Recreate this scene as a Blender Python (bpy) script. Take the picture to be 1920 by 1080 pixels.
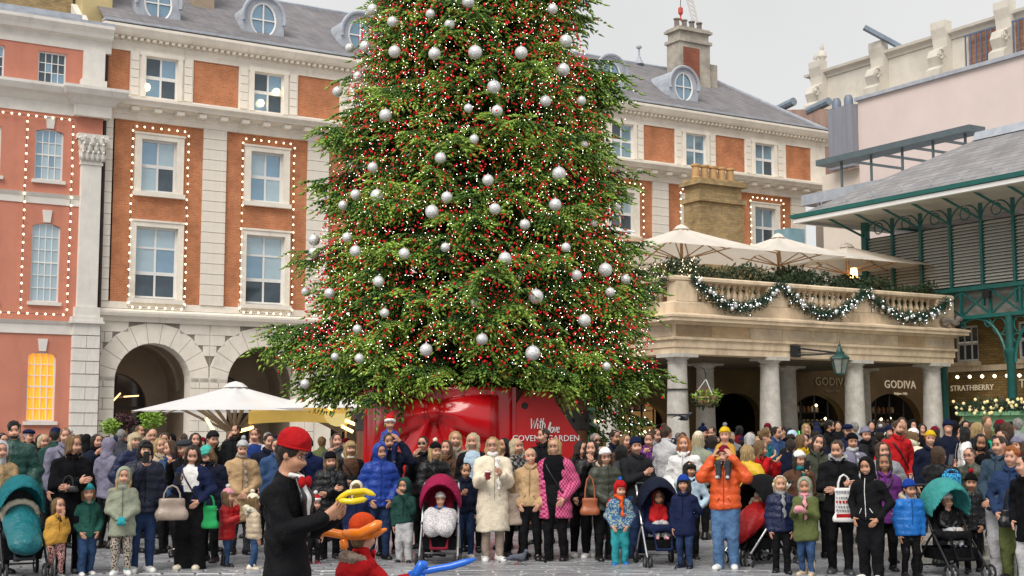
import bpy, math, random
import numpy as np
from mathutils import Vector, Matrix
for _o in list(bpy.data.objects):
    bpy.data.objects.remove(_o)
sc = bpy.context.scene
COL = sc.collection
RN = random.Random(11)
NR = np.random.default_rng(5)
# ------------------------------------------------------------------ camera, light, exposure
CAM_H, FPX, PITCH = 1.77, 2600.0, math.atan((812 - 540) / 2600.0)
cd = bpy.data.cameras.new("camera"); cam = bpy.data.objects.new("camera", cd); COL.objects.link(cam)
cam.location = (0, 0, CAM_H); cam.rotation_euler = (math.pi / 2 + PITCH, 0, 0)
cd.sensor_width = 36; cd.lens = 36 * FPX / 1920; cd.clip_start = 0.1; cd.clip_end = 2000
sc.camera = cam
SUN_EL, SUN_AZ = math.radians(48), math.radians(205)
w = bpy.data.worlds.new("World"); sc.world = w; w.use_nodes = True
nt = w.node_tree; nt.nodes.clear()
def nn(t, tree=None, **kw):
    n = (tree or nt).nodes.new(t)
    for k, v in kw.items(): setattr(n, k, v)
    return n
wo = nn("ShaderNodeOutputWorld"); wb = nn("ShaderNodeBackground"); sk = nn("ShaderNodeTexSky")
sk.sky_type = 'NISHITA'; sk.sun_disc = False; sk.sun_elevation = SUN_EL; sk.sun_rotation = SUN_AZ
hs = nn("ShaderNodeHueSaturation"); hs.inputs['Saturation'].default_value = 0.1
mx = nn("ShaderNodeMix", data_type='RGBA'); mx.inputs['Factor'].default_value = 0.85
tc = nn("ShaderNodeTexCoord"); nz = nn("ShaderNodeTexNoise"); nz.inputs['Scale'].default_value = 2.6; nz.inputs['Detail'].default_value = 4
cr = nn("ShaderNodeValToRGB"); cr.color_ramp.elements[0].position = .35; cr.color_ramp.elements[1].position = .68
cr.color_ramp.elements[0].color = (7.9, 7.92, 7.96, 1); cr.color_ramp.elements[1].color = (8.9, 8.88, 8.85, 1)
nt.links.new(tc.outputs['Generated'], nz.inputs['Vector']); nt.links.new(nz.outputs['Fac'], cr.inputs['Fac'])
nt.links.new(sk.outputs['Color'], hs.inputs['Color']); nt.links.new(hs.outputs['Color'], mx.inputs['A'])
nt.links.new(cr.outputs['Color'], mx.inputs['B']); nt.links.new(mx.outputs['Result'], wb.inputs['Color'])
wb.inputs['Strength'].default_value = 0.05
nt.links.new(wb.outputs[0], wo.inputs[0])
sl = bpy.data.lights.new("sun", 'SUN'); sl.energy = 1.5; sl.angle = math.radians(35); sl.color = (1, .95, .88)
so = bpy.data.objects.new("sun", sl); COL.objects.link(so)
_d = Vector((math.sin(SUN_AZ) * math.cos(SUN_EL), math.cos(SUN_AZ) * math.cos(SUN_EL), math.sin(SUN_EL)))
so.rotation_euler = _d.to_track_quat('Z', 'Y').to_euler(); so.location = (0, 0, 40)
sc.view_settings.view_transform = 'Standard'; sc.view_settings.look = 'None'
sc.view_settings.gamma = 1; sc.view_settings.use_curve_mapping = False
sc.view_settings.exposure = 1.02
sc.cycles.max_bounces = 6; sc.cycles.diffuse_bounces = 3; sc.cycles.glossy_bounces = 3
sc.cycles.use_adaptive_sampling = True
try: sc.cycles.use_denoising = True
except Exception: pass
# ------------------------------------------------------------------ geometry helpers
YAW = math.radians(31.4)
E1 = Vector((math.cos(YAW), math.sin(YAW), 0)); E2 = Vector((-math.sin(YAW), math.cos(YAW), 0))
_c, _s = math.cos(PITCH), math.sin(PITCH)
def ray(px, py):
    a, b = (px - 960) / FPX, (540 - py) / FPX
    return Vector((a, _c - b * _s, _s + b * _c))
def at(px, py, Y):                      # the point at distance Y seen at a pixel of the photo
    r = ray(px, py); r = r * (Y / r.y); r.z += CAM_H; return r
def onV(px, py, v):                     # on a wall v = const of the square's own axes -> (u, z)
    r = ray(px, py); p = r * (v / r.dot(E2)); return p.dot(E1), p.z + CAM_H
def onU(px, py, u):
    r = ray(px, py); p = r * (u / r.dot(E1)); return p.dot(E2), p.z + CAM_H
def UV(u, v, z=0): return E1 * u + E2 * v + Vector((0, 0, z))

class MB:
    def __init__(s, weld=False): s.v = []; s.f = []; s.m = []; s.cur = 0; s.w = {} if weld else None
    def p(s, x, y, z):
        if s.w is not None:
            k = (round(x, 4), round(y, 4), round(z, 4))
            if k in s.w: return s.w[k]
            s.w[k] = len(s.v)
        s.v.append((x, y, z)); return len(s.v) - 1
    def face(s, pts):
        i = [s.p(*q) for q in pts]
        j = [i[n] for n in range(len(i)) if i[n] != i[n - 1]]
        if len(set(j)) >= 3: s.f.append(j); s.m.append(s.cur)
    def box(s, x0, x1, y0, y1, z0, z1):
        P = [(x, y, z) for z in (z0, z1) for y in (y0, y1) for x in (x0, x1)]
        for q in ((0, 2, 3, 1), (4, 5, 7, 6), (0, 1, 5, 4), (2, 6, 7, 3), (0, 4, 6, 2), (1, 3, 7, 5)):
            s.face([P[i] for i in q])
    def prism(s, poly, y0, y1, axis='y'):   # poly in (x,z), extruded along y
        n = len(poly); f = (lambda a, b, t: (a, t, b)) if axis == 'y' else ((lambda a, b, t: (t, a, b)) if axis == 'x' else (lambda a, b, t: (a, b, t)))
        A = [f(a, b, y0) for a, b in poly]; B = [f(a, b, y1) for a, b in poly]
        s.face(A); s.face(B[::-1])
        for i in range(n): j = (i + 1) % n; s.face([A[j], A[i], B[i], B[j]])
    def tube(s, pts, rad, n=6, cap=True):
        pts = [Vector(p) for p in pts]; m = len(pts)
        rad = [rad] * m if isinstance(rad, (int, float)) else rad
        rings = []; prev = None
        for i, p in enumerate(pts):
            t = (pts[min(i + 1, m - 1)] - pts[max(i - 1, 0)])
            t = t.normalized() if t.length > 1e-9 else Vector((0, 0, 1))
            if prev is None:
                a = t.orthogonal().normalized()
            else:
                a = (prev - t * prev.dot(t)); a = a.normalized() if a.length > 1e-6 else t.orthogonal().normalized()
            prev = a; b = t.cross(a); base = len(s.v)
            for k in range(n):
                q = p + (a * math.cos(2 * math.pi * k / n) + b * math.sin(2 * math.pi * k / n)) * rad[i]
                s.v.append(tuple(q))
            rings.append(base)
        for i in range(m - 1):
            for k in range(n):
                k2 = (k + 1) % n
                s.f.append([rings[i] + k, rings[i] + k2, rings[i + 1] + k2, rings[i + 1] + k]); s.m.append(s.cur)
        if cap:
            s.f.append([rings[0] + k for k in range(n)][::-1]); s.m.append(s.cur)
            s.f.append([rings[-1] + k for k in range(n)]); s.m.append(s.cur)
    def lathe(s, prof, n=16, c=(0, 0, 0), cap=True, sy=1.0):
        rows = []
        for r, z in prof:
            b = len(s.v)
            for k in range(n):
                a = 2 * math.pi * k / n; s.v.append((c[0] + r * math.cos(a), c[1] + sy * r * math.sin(a), c[2] + z))
            rows.append(b)
        for i in range(len(rows) - 1):
            for k in range(n):
                k2 = (k + 1) % n
                s.f.append([rows[i] + k, rows[i] + k2, rows[i + 1] + k2, rows[i + 1] + k]); s.m.append(s.cur)
        if cap:
            s.f.append([rows[0] + k for k in range(n)][::-1]); s.m.append(s.cur)
            s.f.append([rows[-1] + k for k in range(n)]); s.m.append(s.cur)
    def sweep(s, path, prof):               # prof (out, z) swept along a uv path with mitres; out = right-hand side
        P = [Vector((a, b)) for a, b in path]; rows = []
        for i, p in enumerate(P):
            d0 = (P[i] - P[i - 1]).normalized() if i else None
            d1 = (P[i + 1] - P[i]).normalized() if i < len(P) - 1 else None
            n0 = Vector((d0.y, -d0.x)) if d0 else None; n1 = Vector((d1.y, -d1.x)) if d1 else None
            if n0 and n1:
                m = (n0 + n1).normalized(); m = m / max(.3, m.dot(n0))
            else: m = n0 or n1
            rows.append([(p.x + m.x * o, p.y + m.y * o, z) for o, z in prof])
        for i in range(len(rows) - 1):
            for k in range(len(prof) - 1):
                s.face([rows[i][k], rows[i + 1][k], rows[i + 1][k + 1], rows[i][k + 1]])
        s.face(rows[0]); s.face(rows[-1][::-1])
    def wall(s, x0, x1, z0, z1, y, holes=(), depth=.3, seg=None):
        # one welded sheet with rectangular holes and reveals; seg = rise of a segmental head
        xs = sorted({x0, x1, *[h[0] for h in holes], *[h[1] for h in holes]})
        zs = sorted({z0, z1, *[h[2] for h in holes], *[h[3] for h in holes]})
        for i in range(len(xs) - 1):
            for k in range(len(zs) - 1):
                cx, cz = (xs[i] + xs[i + 1]) / 2, (zs[k] + zs[k + 1]) / 2
                if any(h[0] < cx < h[1] and h[2] < cz < h[3] for h in holes): continue
                s.face([(xs[i], y, zs[k]), (xs[i + 1], y, zs[k]), (xs[i + 1], y, zs[k + 1]), (xs[i], y, zs[k + 1])])
        for a, b, c, d in holes:
            e = y + depth
            s.face([(a, y, c), (a, y, d), (a, e, d), (a, e, c)]); s.face([(b, y, d), (b, y, c), (b, e, c), (b, e, d)])
            s.face([(a, y, c), (a, e, c), (b, e, c), (b, y, c)])
            if seg:
                N = 8; A = []
                for i in range(N + 1):
                    t = -1 + 2 * i / N; A.append((a + (b - a) * i / N, d - seg * t * t))
                for i in range(N):
                    s.face([(A[i][0], y, A[i][1]), (A[i + 1][0], y, A[i + 1][1]), (A[i + 1][0], y, d), (A[i][0], y, d)])
                    s.face([(A[i][0], y, A[i][1]), (A[i][0], e, A[i][1]), (A[i + 1][0], e, A[i + 1][1]), (A[i + 1][0], y, A[i + 1][1])])
            else: s.face([(a, y, d), (b, y, d), (b, e, d), (a, e, d)])
    def archwall(s, x0, x1, z0, z1, xc, r, zs, y, depth, N=16, rz=None):
        rz = rz or r
        A = [(xc - r * math.cos(math.pi * i / N), zs + rz * math.sin(math.pi * i / N)) for i in range(N + 1)]
        for a, b, c, d in ((x0, A[0][0], z0, zs), (x0, A[0][0], zs, z1), (A[-1][0], x1, z0, zs), (A[-1][0], x1, zs, z1)):
            s.face([(a, y, c), (b, y, c), (b, y, d), (a, y, d)])
        for i in range(N):
            (a, b), (c, d) = A[i], A[i + 1]
            s.face([(a, y, b), (c, y, d), (c, y, z1), (a, y, z1)])
            s.face([(a, y, b), (a, y + depth, b), (c, y + depth, d), (c, y, d)])
        for x, sg in ((A[0][0], 1), (A[-1][0], -1)):
            s.face([(x, y, z0), (x, y, zs), (x, y + depth, zs), (x, y + depth, z0)][::sg])
    def mesh(s, name, mats, smooth=False, off=None):
        me = bpy.data.meshes.new(name)
        v = s.v if off is None else [(a - off[0], b - off[1], c - off[2]) for a, b, c in s.v]
        me.from_pydata(v, [], s.f)
        for m in (mats if isinstance(mats, (list, tuple)) else [mats]): me.materials.append(m)
        if any(s.m): me.polygons.foreach_set('material_index', s.m)
        if smooth:
            me.shade_smooth()
            if smooth != 'all':
                try: me.set_sharp_from_angle(angle=math.radians(40))
                except Exception: pass
        me.update(); return me
ORG = {}
def link(name, data, parent=None, loc=None):
    o = bpy.data.objects.new(name, data); COL.objects.link(o)
    if parent: o.parent = parent
    if loc is not None: o.location = loc
    if parent and parent in ORG: ORG[o] = ORG[parent]
    return o
def tag(o, label=None, cat=None, group=None, kind=None):
    if label: o['label'] = label
    if cat: o['category'] = cat
    if group: o['group'] = group
    if kind: o['kind'] = kind
    return o
def thing(name, label, cat, loc=(0, 0, 0), rz=0.0, group=None):
    o = link(name, None, None, loc); o.rotation_euler = (0, 0, rz); o.empty_display_size = .3
    return tag(o, label, cat, group)
def site(name, label, cat, u, v, z=0, group=None):       # a thing standing on the square's axes; its meshes are given in (u, v, z)
    o = thing(name, label, cat, UV(u, v, z), YAW, group); ORG[o] = (u, v, z); return o
def build(mb, name, mats, parent=None, smooth=False, kind=None, label=None):
    o = link(name, mb.mesh(name, mats, smooth, ORG.get(parent)), parent)
    if kind: o['kind'] = kind
    if label: o['label'] = label
    return o
def put(me, name, parent, u, v, z, rot=None, scale=None):   # a shared mesh at (u, v, z) under a site
    g = ORG.get(parent, (0, 0, 0)); o = link(name, me, parent, (u - g[0], v - g[1], z - g[2]))
    if rot: o.rotation_euler = rot
    if scale: o.scale = scale
    return o
# ------------------------------------------------------------------ materials
MATS = {}
def mat(name, col, rough=.7, var=.18, scale=3.0, bump=.0, bscale=40.0, metal=0.0, spec=.5, emit=None, estr=0.0, coat=0.0, dirt=None, dscale=.6, dpos=(.5, .75), stretch=None, sheen=0.0, rvar=0.0, dstr=(1, 1, 1), transl=0.0, bdist=.02, emitvar=False):
    if name in MATS: return MATS[name]
    m = bpy.data.materials.new(name); m.use_nodes = True; t = m.node_tree
    b = t.nodes['Principled BSDF']
    b.inputs['Roughness'].default_value = rough; b.inputs['Metallic'].default_value = metal
    b.inputs['Specular IOR Level'].default_value = spec; b.inputs['Coat Weight'].default_value = coat
    b.inputs['Coat Roughness'].default_value = .1
    if sheen: b.inputs['Sheen Weight'].default_value = sheen
    co = nn('ShaderNodeTexCoord', t); src = co.outputs['Object']
    if stretch:
        mp = nn('ShaderNodeMapping', t); mp.inputs['Scale'].default_value = stretch
        t.links.new(src, mp.inputs['Vector']); src = mp.outputs['Vector']
    c = (*col[:3], 1)
    if var:
        n1 = nn('ShaderNodeTexNoise', t); n1.inputs['Scale'].default_value = scale; n1.inputs['Detail'].default_value = 6; n1.inputs['Roughness'].default_value = .65
        t.links.new(src, n1.inputs['Vector'])
        r = nn('ShaderNodeValToRGB', t); r.color_ramp.elements[0].position = .3; r.color_ramp.elements[1].position = .72
        r.color_ramp.elements[0].color = (*[x * (1 - var) for x in col[:3]], 1)
        r.color_ramp.elements[1].color = (*[min(1, x * (1 + var)) for x in col[:3]], 1)
        t.links.new(n1.outputs['Fac'], r.inputs['Fac']); out = r.outputs['Color']
        if dirt:
            n2 = nn('ShaderNodeTexNoise', t); n2.inputs['Scale'].default_value = dscale; n2.inputs['Detail'].default_value = 8; n2.inputs['Roughness'].default_value = .75
            mp2 = nn('ShaderNodeMapping', t); mp2.inputs['Scale'].default_value = dstr; t.links.new(src, mp2.inputs['Vector']); t.links.new(mp2.outputs[0], n2.inputs['Vector'])
            r2 = nn('ShaderNodeMapRange', t); r2.inputs[1].default_value = dpos[0]; r2.inputs[2].default_value = dpos[1]; r2.inputs[4].default_value = .75
            t.links.new(n2.outputs['Fac'], r2.inputs[0])
            mm = nn('ShaderNodeMix', t, data_type='RGBA'); t.links.new(r2.outputs[0], mm.inputs['Factor'])
            t.links.new(out, mm.inputs['A']); mm.inputs['B'].default_value = (*dirt, 1); out = mm.outputs['Result']
        t.links.new(out, b.inputs['Base Color'])
        if emitvar: t.links.new(out, b.inputs['Emission Color'])
        if rvar:
            r3 = nn('ShaderNodeMapRange', t); r3.inputs[3].default_value = rough - rvar; r3.inputs[4].default_value = rough + rvar
            t.links.new(n1.outputs['Fac'], r3.inputs[0]); t.links.new(r3.outputs[0], b.inputs['Roughness'])
    else: b.inputs['Base Color'].default_value = c
    if bump:
        n3 = nn('ShaderNodeTexNoise', t); n3.inputs['Scale'].default_value = bscale; n3.inputs['Detail'].default_value = 4
        t.links.new(src, n3.inputs['Vector'])
        bp = nn('ShaderNodeBump', t); bp.inputs['Strength'].default_value = bump; bp.inputs['Distance'].default_value = bdist
        t.links.new(n3.outputs['Fac'], bp.inputs['Height']); t.links.new(bp.outputs['Normal'], b.inputs['Normal'])
    if emit:
        if not emitvar: b.inputs['Emission Color'].default_value = (*emit, 1)
        b.inputs['Emission Strength'].default_value = estr
    if transl:
        tl = nn('ShaderNodeBsdfTranslucent', t); tl.inputs['Color'].default_value = c; ms_ = nn('ShaderNodeMixShader', t); ms_.inputs[0].default_value = transl
        t.links.new(b.outputs[0], ms_.inputs[1]); t.links.new(tl.outputs[0], ms_.inputs[2]); t.links.new(ms_.outputs[0], t.nodes['Material Output'].inputs[0])
    MATS[name] = m; return m
def brickmat(name, c1, c2, mortar, bw, bh, ms=.012, rough=.85, plane='xz', varn=.25, offs=.5):
    m = bpy.data.materials.new(name); m.use_nodes = True; t = m.node_tree; b = t.nodes['Principled BSDF']
    b.inputs['Roughness'].default_value = rough; b.inputs['Specular IOR Level'].default_value = .25
    co = nn('ShaderNodeTexCoord', t); sx = nn('ShaderNodeSeparateXYZ', t); cx = nn('ShaderNodeCombineXYZ', t)
    t.links.new(co.outputs['Object'], sx.inputs[0])
    ad = nn('ShaderNodeMath', t, operation='ADD'); t.links.new(sx.outputs['X'], ad.inputs[0]); t.links.new(sx.outputs['Y'], ad.inputs[1])
    if plane == 'xz': t.links.new(ad.outputs[0], cx.inputs['X'])
    elif plane == 'xz1': t.links.new(sx.outputs['X'], cx.inputs['X'])
    elif plane == 'yz': t.links.new(sx.outputs['Y'], cx.inputs['X'])
    t.links.new(sx.outputs['Z'], cx.inputs['Y'])
    br = nn('ShaderNodeTexBrick', t); br.offset = offs
    br.inputs['Scale'].default_value = 1; br.inputs['Brick Width'].default_value = bw; br.inputs['Row Height'].default_value = bh
    br.inputs['Mortar Size'].default_value = ms; br.inputs['Mortar Smooth'].default_value = .3
    br.inputs['Color1'].default_value = (*c1, 1); br.inputs['Color2'].default_value = (*c2, 1); br.inputs['Mortar'].default_value = (*mortar, 1)
    t.links.new(cx.outputs[0], br.inputs['Vector'])
    n1 = nn('ShaderNodeTexNoise', t); n1.inputs['Scale'].default_value = 1.1; n1.inputs['Detail'].default_value = 8; n1.inputs['Roughness'].default_value = .7
    t.links.new(co.outputs['Object'], n1.inputs['Vector'])
    mr = nn('ShaderNodeMapRange', t); mr.inputs[1].default_value = .3; mr.inputs[2].default_value = .7; mr.inputs[3].default_value = 1 - varn; mr.inputs[4].default_value = 1 + varn * .7
    t.links.new(n1.outputs['Fac'], mr.inputs[0])
    vm = nn('ShaderNodeVectorMath', t, operation='SCALE'); t.links.new(br.outputs['Color'], vm.inputs[0]); t.links.new(mr.outputs[0], vm.inputs['Scale'])
    t.links.new(vm.outputs[0], b.inputs['Base Color'])
    bp = nn('ShaderNodeBump', t); bp.inputs['Strength'].default_value = .4; bp.inputs['Distance'].default_value = .01; bp.invert = True
    t.links.new(br.outputs['Fac'], bp.inputs['Height']); t.links.new(bp.outputs['Normal'], b.inputs['Normal'])
    MATS[name] = m; return m
M_STONE = mat('portland_stone', (.80, .74, .65), .8, .12, 1.2, .15, 25, dirt=(.36, .32, .27), dscale=1.0, dpos=(.56, .84), dstr=(1.6, 1.6, .35))
M_STONE2 = mat('portico_sandstone', (.74, .585, .41), .85, .2, 1.5, .2, 20, dirt=(.27, .19, .12), dscale=1.0, dpos=(.47, .74), dstr=(1.4, 1.4, .5))
M_COLUMN = mat('grey_granite', (.55, .52, .47), .75, .2, 5, .1, 30, dirt=(.30, .27, .23), dscale=1.4, dstr=(2, 2, .5))
M_STUCCO = mat('pink_stucco', (.55, .215, .145), .85, .1, .8, .06, 20, dirt=(.40, .15, .10), dscale=1.1, dpos=(.48, .8), dstr=(1.4, 1.4, .3))
M_PSTONE = mat('painted_stone', (.70, .67, .62), .75, .1, 1.5, .1, 20, dirt=(.42, .39, .35), dscale=.9, dpos=(.55, .82), dstr=(1.6, 1.6, .3))
M_LEAD = mat('lead_sheet', (.36, .39, .44), .55, .2, 2.5, .1, 8, dirt=(.5, .52, .55), dscale=1.5)
M_WHITE = mat('white_paint', (.76, .75, .73), .5, .05, 5)
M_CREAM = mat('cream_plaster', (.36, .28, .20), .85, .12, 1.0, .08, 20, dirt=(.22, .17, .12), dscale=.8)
M_GLASS = mat('window_glass', (.30, .38, .47), .06, .25, .7, metal=.55, spec=.9)
M_DGLASS = mat('dark_glass', (.045, .045, .05), .08, .3, .9, spec=.8)
M_BLACK = mat('black_paint', (.012, .012, .014), .45, .2, 3)
M_DARK = mat('dark_interior', (.018, .014, .011), .9, .3, 1)
M_GREEN = mat('green_iron_paint', (.014, .135, .12), .45, .2, 4, .1, 20, dirt=(.03, .13, .12), dscale=2)
M_BRICK = brickmat('orange_brick', (.56, .20, .085), (.47, .155, .062), (.50, .28, .17), .22, .075, varn=.35)
M_BRICK2 = brickmat('yellow_stock_brick', (.46, .32, .145), (.31, .215, .10), (.27, .22, .15), .225, .085, varn=.4)
M_BRICK3 = brickmat('brown_stock_brick', (.33, .205, .070), (.22, .135, .045), (.15, .11, .06), .225, .085, varn=.4)
M_SLATE = brickmat('grey_slates', (.19, .18, .19), (.24, .225, .235), (.10, .095, .10), .42, .16, .010, .6)
M_SLATE2 = brickmat('hall_slates', (.22, .21, .215), (.30, .29, .29), (.13, .125, .13), .45, .19, .012, .55, plane='yz')
M_BULB = mat('warm_bulb', (1, .9, .7), .4, 0, emit=(1, .82, .52), estr=1.8)
M_WBULB = mat('white_led', (1, 1, 1), .4, 0, emit=(.9, .95, 1), estr=1.7)
M_SILVER = mat('silver_bauble', (.80, .80, .82), .28, .12, 9, .5, 14, metal=.75)
M_CANVAS = mat('cream_canvas', (.87, .82, .74), .8, .06, 2, .05, 60, transl=.35)
M_WCANVAS = mat('white_canvas', (.87, .86, .86), .8, .05, 2, .05, 60, transl=.3)
M_WOOD = mat('umbrella_wood', (.42, .24, .11), .55, .2, 8, stretch=(1, 1, .2))
# ================================================================== SETTING: ground
M_GROUND = mat('granite_sett_ground', (.24, .24, .255), .34, .3, 2.2, .25, 14, dirt=(.17, .17, .17), dscale=.35, rvar=.14)
M_SETT = mat('granite_sett', (.28, .285, .30), .30, .35, 1.1, .2, 30, dirt=(.12, .115, .11), dscale=.8, rvar=.14)
g = MB(); g.face([(-400, -60, 0), (400, -60, 0), (400, 700, 0), (-400, 700, 0)])
ground = build(g, 'ground', M_GROUND, kind='structure')
def settmesh(wd, dp, h=.03):
    b = MB(); e = .018
    lo = [(-wd / 2, -dp / 2), (wd / 2, -dp / 2), (wd / 2, dp / 2), (-wd / 2, dp / 2)]
    hi = [(x * (1 - 2 * e / wd), y * (1 - 2 * e / dp)) for x, y in lo]
    b.face([(x, y, h) for x, y in hi])
    for i in range(4):
        j = (i + 1) % 4
        b.face([(*lo[i], .0), (*lo[j], .0), (*hi[j], h * .8 + .006), (*hi[i], h * .8 + .006)])
    return b.mesh('sett', M_SETT)
SETTS = [settmesh(.30 + .05 * i, .17) for i in range(4)]
stuff_sett = MB(); cnt = 0
yy = 15.6
while yy < 25:
    xx = -9.5 * yy / 20 + RN.random() * .3
    lim = 9.5 * yy / 20
    row = int(yy / .19)
    while xx < lim:
        i = RN.randrange(4); wd = .30 + .05 * i
        p = Vector((xx + wd / 2, yy, 0)); u = p.dot(E1); v = p.dot(E2)
        if not (u > 14.8 and v < 20.4):
            if cnt < 300 and 16.3 < yy < 18.3 and row % 2 == 0 or (cnt < 300 and yy < 17.2 and yy > 16.3):
                o = link('sett', SETTS[i], ground, (xx + wd / 2, yy, .0 + RN.uniform(-.006, .004))); o.rotation_euler = (RN.uniform(-.02, .02), RN.uniform(-.02, .02), RN.uniform(-.03, .03)); cnt += 1
            else:
                h = .03 + RN.uniform(-.008, .004); a, b_ = xx + .012, xx + wd - .012; c, d = yy - .083, yy + .083
                stuff_sett.face([(a, c, h), (b_, c, h + RN.uniform(-.004, .004)), (b_, d, h), (a, d, h)])
                stuff_sett.face([(a - .012, c - .008, 0), (b_ + .012, c - .008, 0), (b_, c, h), (a, c, h)])
        xx += wd + .012
    yy += .185
tag(build(stuff_sett, 'setts', M_SETT, ground), kind='stuff')
# raised pavement by the market building with two kerb steps
M_PAVE = mat('york_stone_paving', (.30, .28, .25), .6, .2, 1.2, .15, 20)
M_KERB = mat('kerb_granite', (.33, .32, .29), .65, .25, 2, .15, 25, dirt=(.16, .15, .13), dscale=1.5)
pv = MB(); pv.prism([(15.3, 2), (15.3, 20), (22.5, 20), (22.5, 60), (60, 60), (60, 2)], -.02, .28, 'z')
_r = site('raised_pavement', None, None, 15.3, 2); _r['kind'] = 'structure'
build(pv, 'paving_slab', M_PAVE, _r)
st = MB(); st.box(14.92, 15.297, 2, 20.3, -.02, .135); build(st, 'step', M_KERB, _r)
kb = MB(); kb.prism([(14.88, -.01), (15.0, -.01), (15.0, .14), (14.9, .14), (14.88, .125)], -.49, .49); KME = kb.mesh('kerb', M_KERB, off=(14.88, 0, 0))
kb = MB(); kb.prism([(15.26, .136), (15.45, .136), (15.45, .285), (15.28, .285), (15.26, .27)], -.49, .49); KME2 = kb.mesh('kerb', M_KERB, off=(15.26, 0, 0))
for i in range(14):
    put(KME, 'kerb_stone', _r, 14.88, 6.8 + i, RN.uniform(-.003, .003)); put(KME2, 'kerb_stone', _r, 15.26, 6.4 + i, RN.uniform(-.003, .003))
# ================================================================== windows
GL_SKY = mat('sky_reflecting_glass', (.24, .36, .46), .05, .2, .5, metal=.6, spec=.9)
GL_PALE = mat('glass_pale_sky_tint', (.40, .52, .58), .12, .12, .8, metal=.25, spec=.8)  # pale reflected sky put into the pane colour
GL_DARK = mat('glass_dark_reflection_tint', (.055, .08, .10), .05, .4, .9, metal=.3, spec=.9)  # dark reflection put into the pane colour
GL_WARM = mat('lit_window_curtain', (.62, .235, .018), .3, .55, 2.2, emit=(1, .36, .02), estr=.75, emitvar=True, stretch=(5, 5, .35))
PANES = {}
def pane_mesh(wd, h, m):
    k = (round(wd, 3), round(h, 3), m.name)
    if k not in PANES:
        b = MB(); b.box(-wd / 2, wd / 2, -.006, .006, -h / 2, h / 2); PANES[k] = b.mesh('pane', m)
    return PANES[k]
def window(parent, uc, z0, z1, hw, v, cols, rows, choose, frame=.07, bar=.035, name='window', meet=None, fm=None, tilt=.012):
    b = MB(); fm = fm or M_WHITE
    b.box(uc - hw, uc - hw + frame, v - .03, v + .06, z0, z1); b.box(uc + hw - frame, uc + hw, v - .03, v + .06, z0, z1)
    b.box(uc - hw + frame, uc + hw - frame, v - .028, v + .06, z0, z0 + frame); b.box(uc - hw + frame, uc + hw - frame, v - .028, v + .06, z1 - frame, z1)
    iw = (2 * hw - 2 * frame) / cols
    zr = rows if isinstance(rows, list) else [i / rows for i in range(rows + 1)]
    H = z1 - z0 - 2 * frame; zz = [z0 + frame + H * q for q in zr]
    for i in range(1, cols): b.box(uc - hw + frame + iw * i - bar, uc - hw + frame + iw * i + bar, v - .022, v + .04, z0 + frame, z1 - frame)
    for k in range(1, len(zz) - 1):
        t = bar * (1.8 if meet == k else 1); b.box(uc - hw + frame, uc + hw - frame, v - .024, v + .038, zz[k] - t, zz[k] + t)
    o = build(b, name, fm, parent)
    for i in range(cols):
        for k in range(len(zz) - 1):
            me = pane_mesh(iw - .01, zz[k + 1] - zz[k] - .01, choose(i, k, len(zz) - 1))
            put(me, 'pane', o, uc - hw + frame + iw * (i + .5), v + .015, (zz[k] + zz[k + 1]) / 2, (RN.uniform(-tilt, tilt), 0, RN.uniform(-tilt, tilt)))
    return o
def box_part(parent, name, m, *a, **k):
    b = MB(); b.box(*a); return build(b, name, m, parent, **k)
# ================================================================== the orange brick and stone building
V0 = 57.40
bb = site('brick_building', 'long stone and orange brick building with an arcade and slate roof behind the Christmas tree', 'building', 15, V0)
BAY = [17.45 + 4.85 * k for k in range(8)]
U0, U1 = 14.95, 56.0
SEEN = (0, 1, 2, 5, 6, 7)
for k, uc in enumerate(BAY):
    m = MB(weld=True); m.archwall(uc - 2.425, uc + 2.425 if k < 7 else U1, 0, 6.4, uc, 1.6, 3.9, V0 + .03, .75)
    if k == 0: m.box(U0, uc - 2.425, V0 + .03, V0 + .6, 0, 6.4)
    build(m, 'arcade_wall', M_STONE, bb)
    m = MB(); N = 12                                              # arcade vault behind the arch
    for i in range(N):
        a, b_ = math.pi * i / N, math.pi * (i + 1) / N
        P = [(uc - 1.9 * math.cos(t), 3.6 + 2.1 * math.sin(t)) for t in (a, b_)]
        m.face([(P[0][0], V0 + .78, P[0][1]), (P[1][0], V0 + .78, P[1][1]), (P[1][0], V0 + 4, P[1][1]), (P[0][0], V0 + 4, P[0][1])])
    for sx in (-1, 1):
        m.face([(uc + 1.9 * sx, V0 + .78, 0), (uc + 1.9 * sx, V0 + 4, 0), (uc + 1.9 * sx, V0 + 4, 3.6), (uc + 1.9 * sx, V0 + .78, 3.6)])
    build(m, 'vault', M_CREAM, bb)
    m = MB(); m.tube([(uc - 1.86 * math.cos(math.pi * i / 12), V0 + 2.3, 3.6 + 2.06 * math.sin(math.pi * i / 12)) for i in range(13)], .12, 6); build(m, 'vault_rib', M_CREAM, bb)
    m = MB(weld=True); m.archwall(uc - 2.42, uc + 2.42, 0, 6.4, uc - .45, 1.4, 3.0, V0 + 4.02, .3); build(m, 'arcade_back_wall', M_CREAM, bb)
    box_part(bb, 'shop_glazing', M_DGLASS, uc - 1.9, uc + 1.0, V0 + 4.25, V0 + 4.3, 0, 4.5)
    m = MB(); m.box(uc - .38, uc - .32, V0 + 4.2, V0 + 4.26, 0, 4.3); m.box(uc - 1.55, uc + .85, V0 + 4.19, V0 + 4.25, 2.85, 2.95); build(m, 'shop_frame', M_BLACK, bb)
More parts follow.
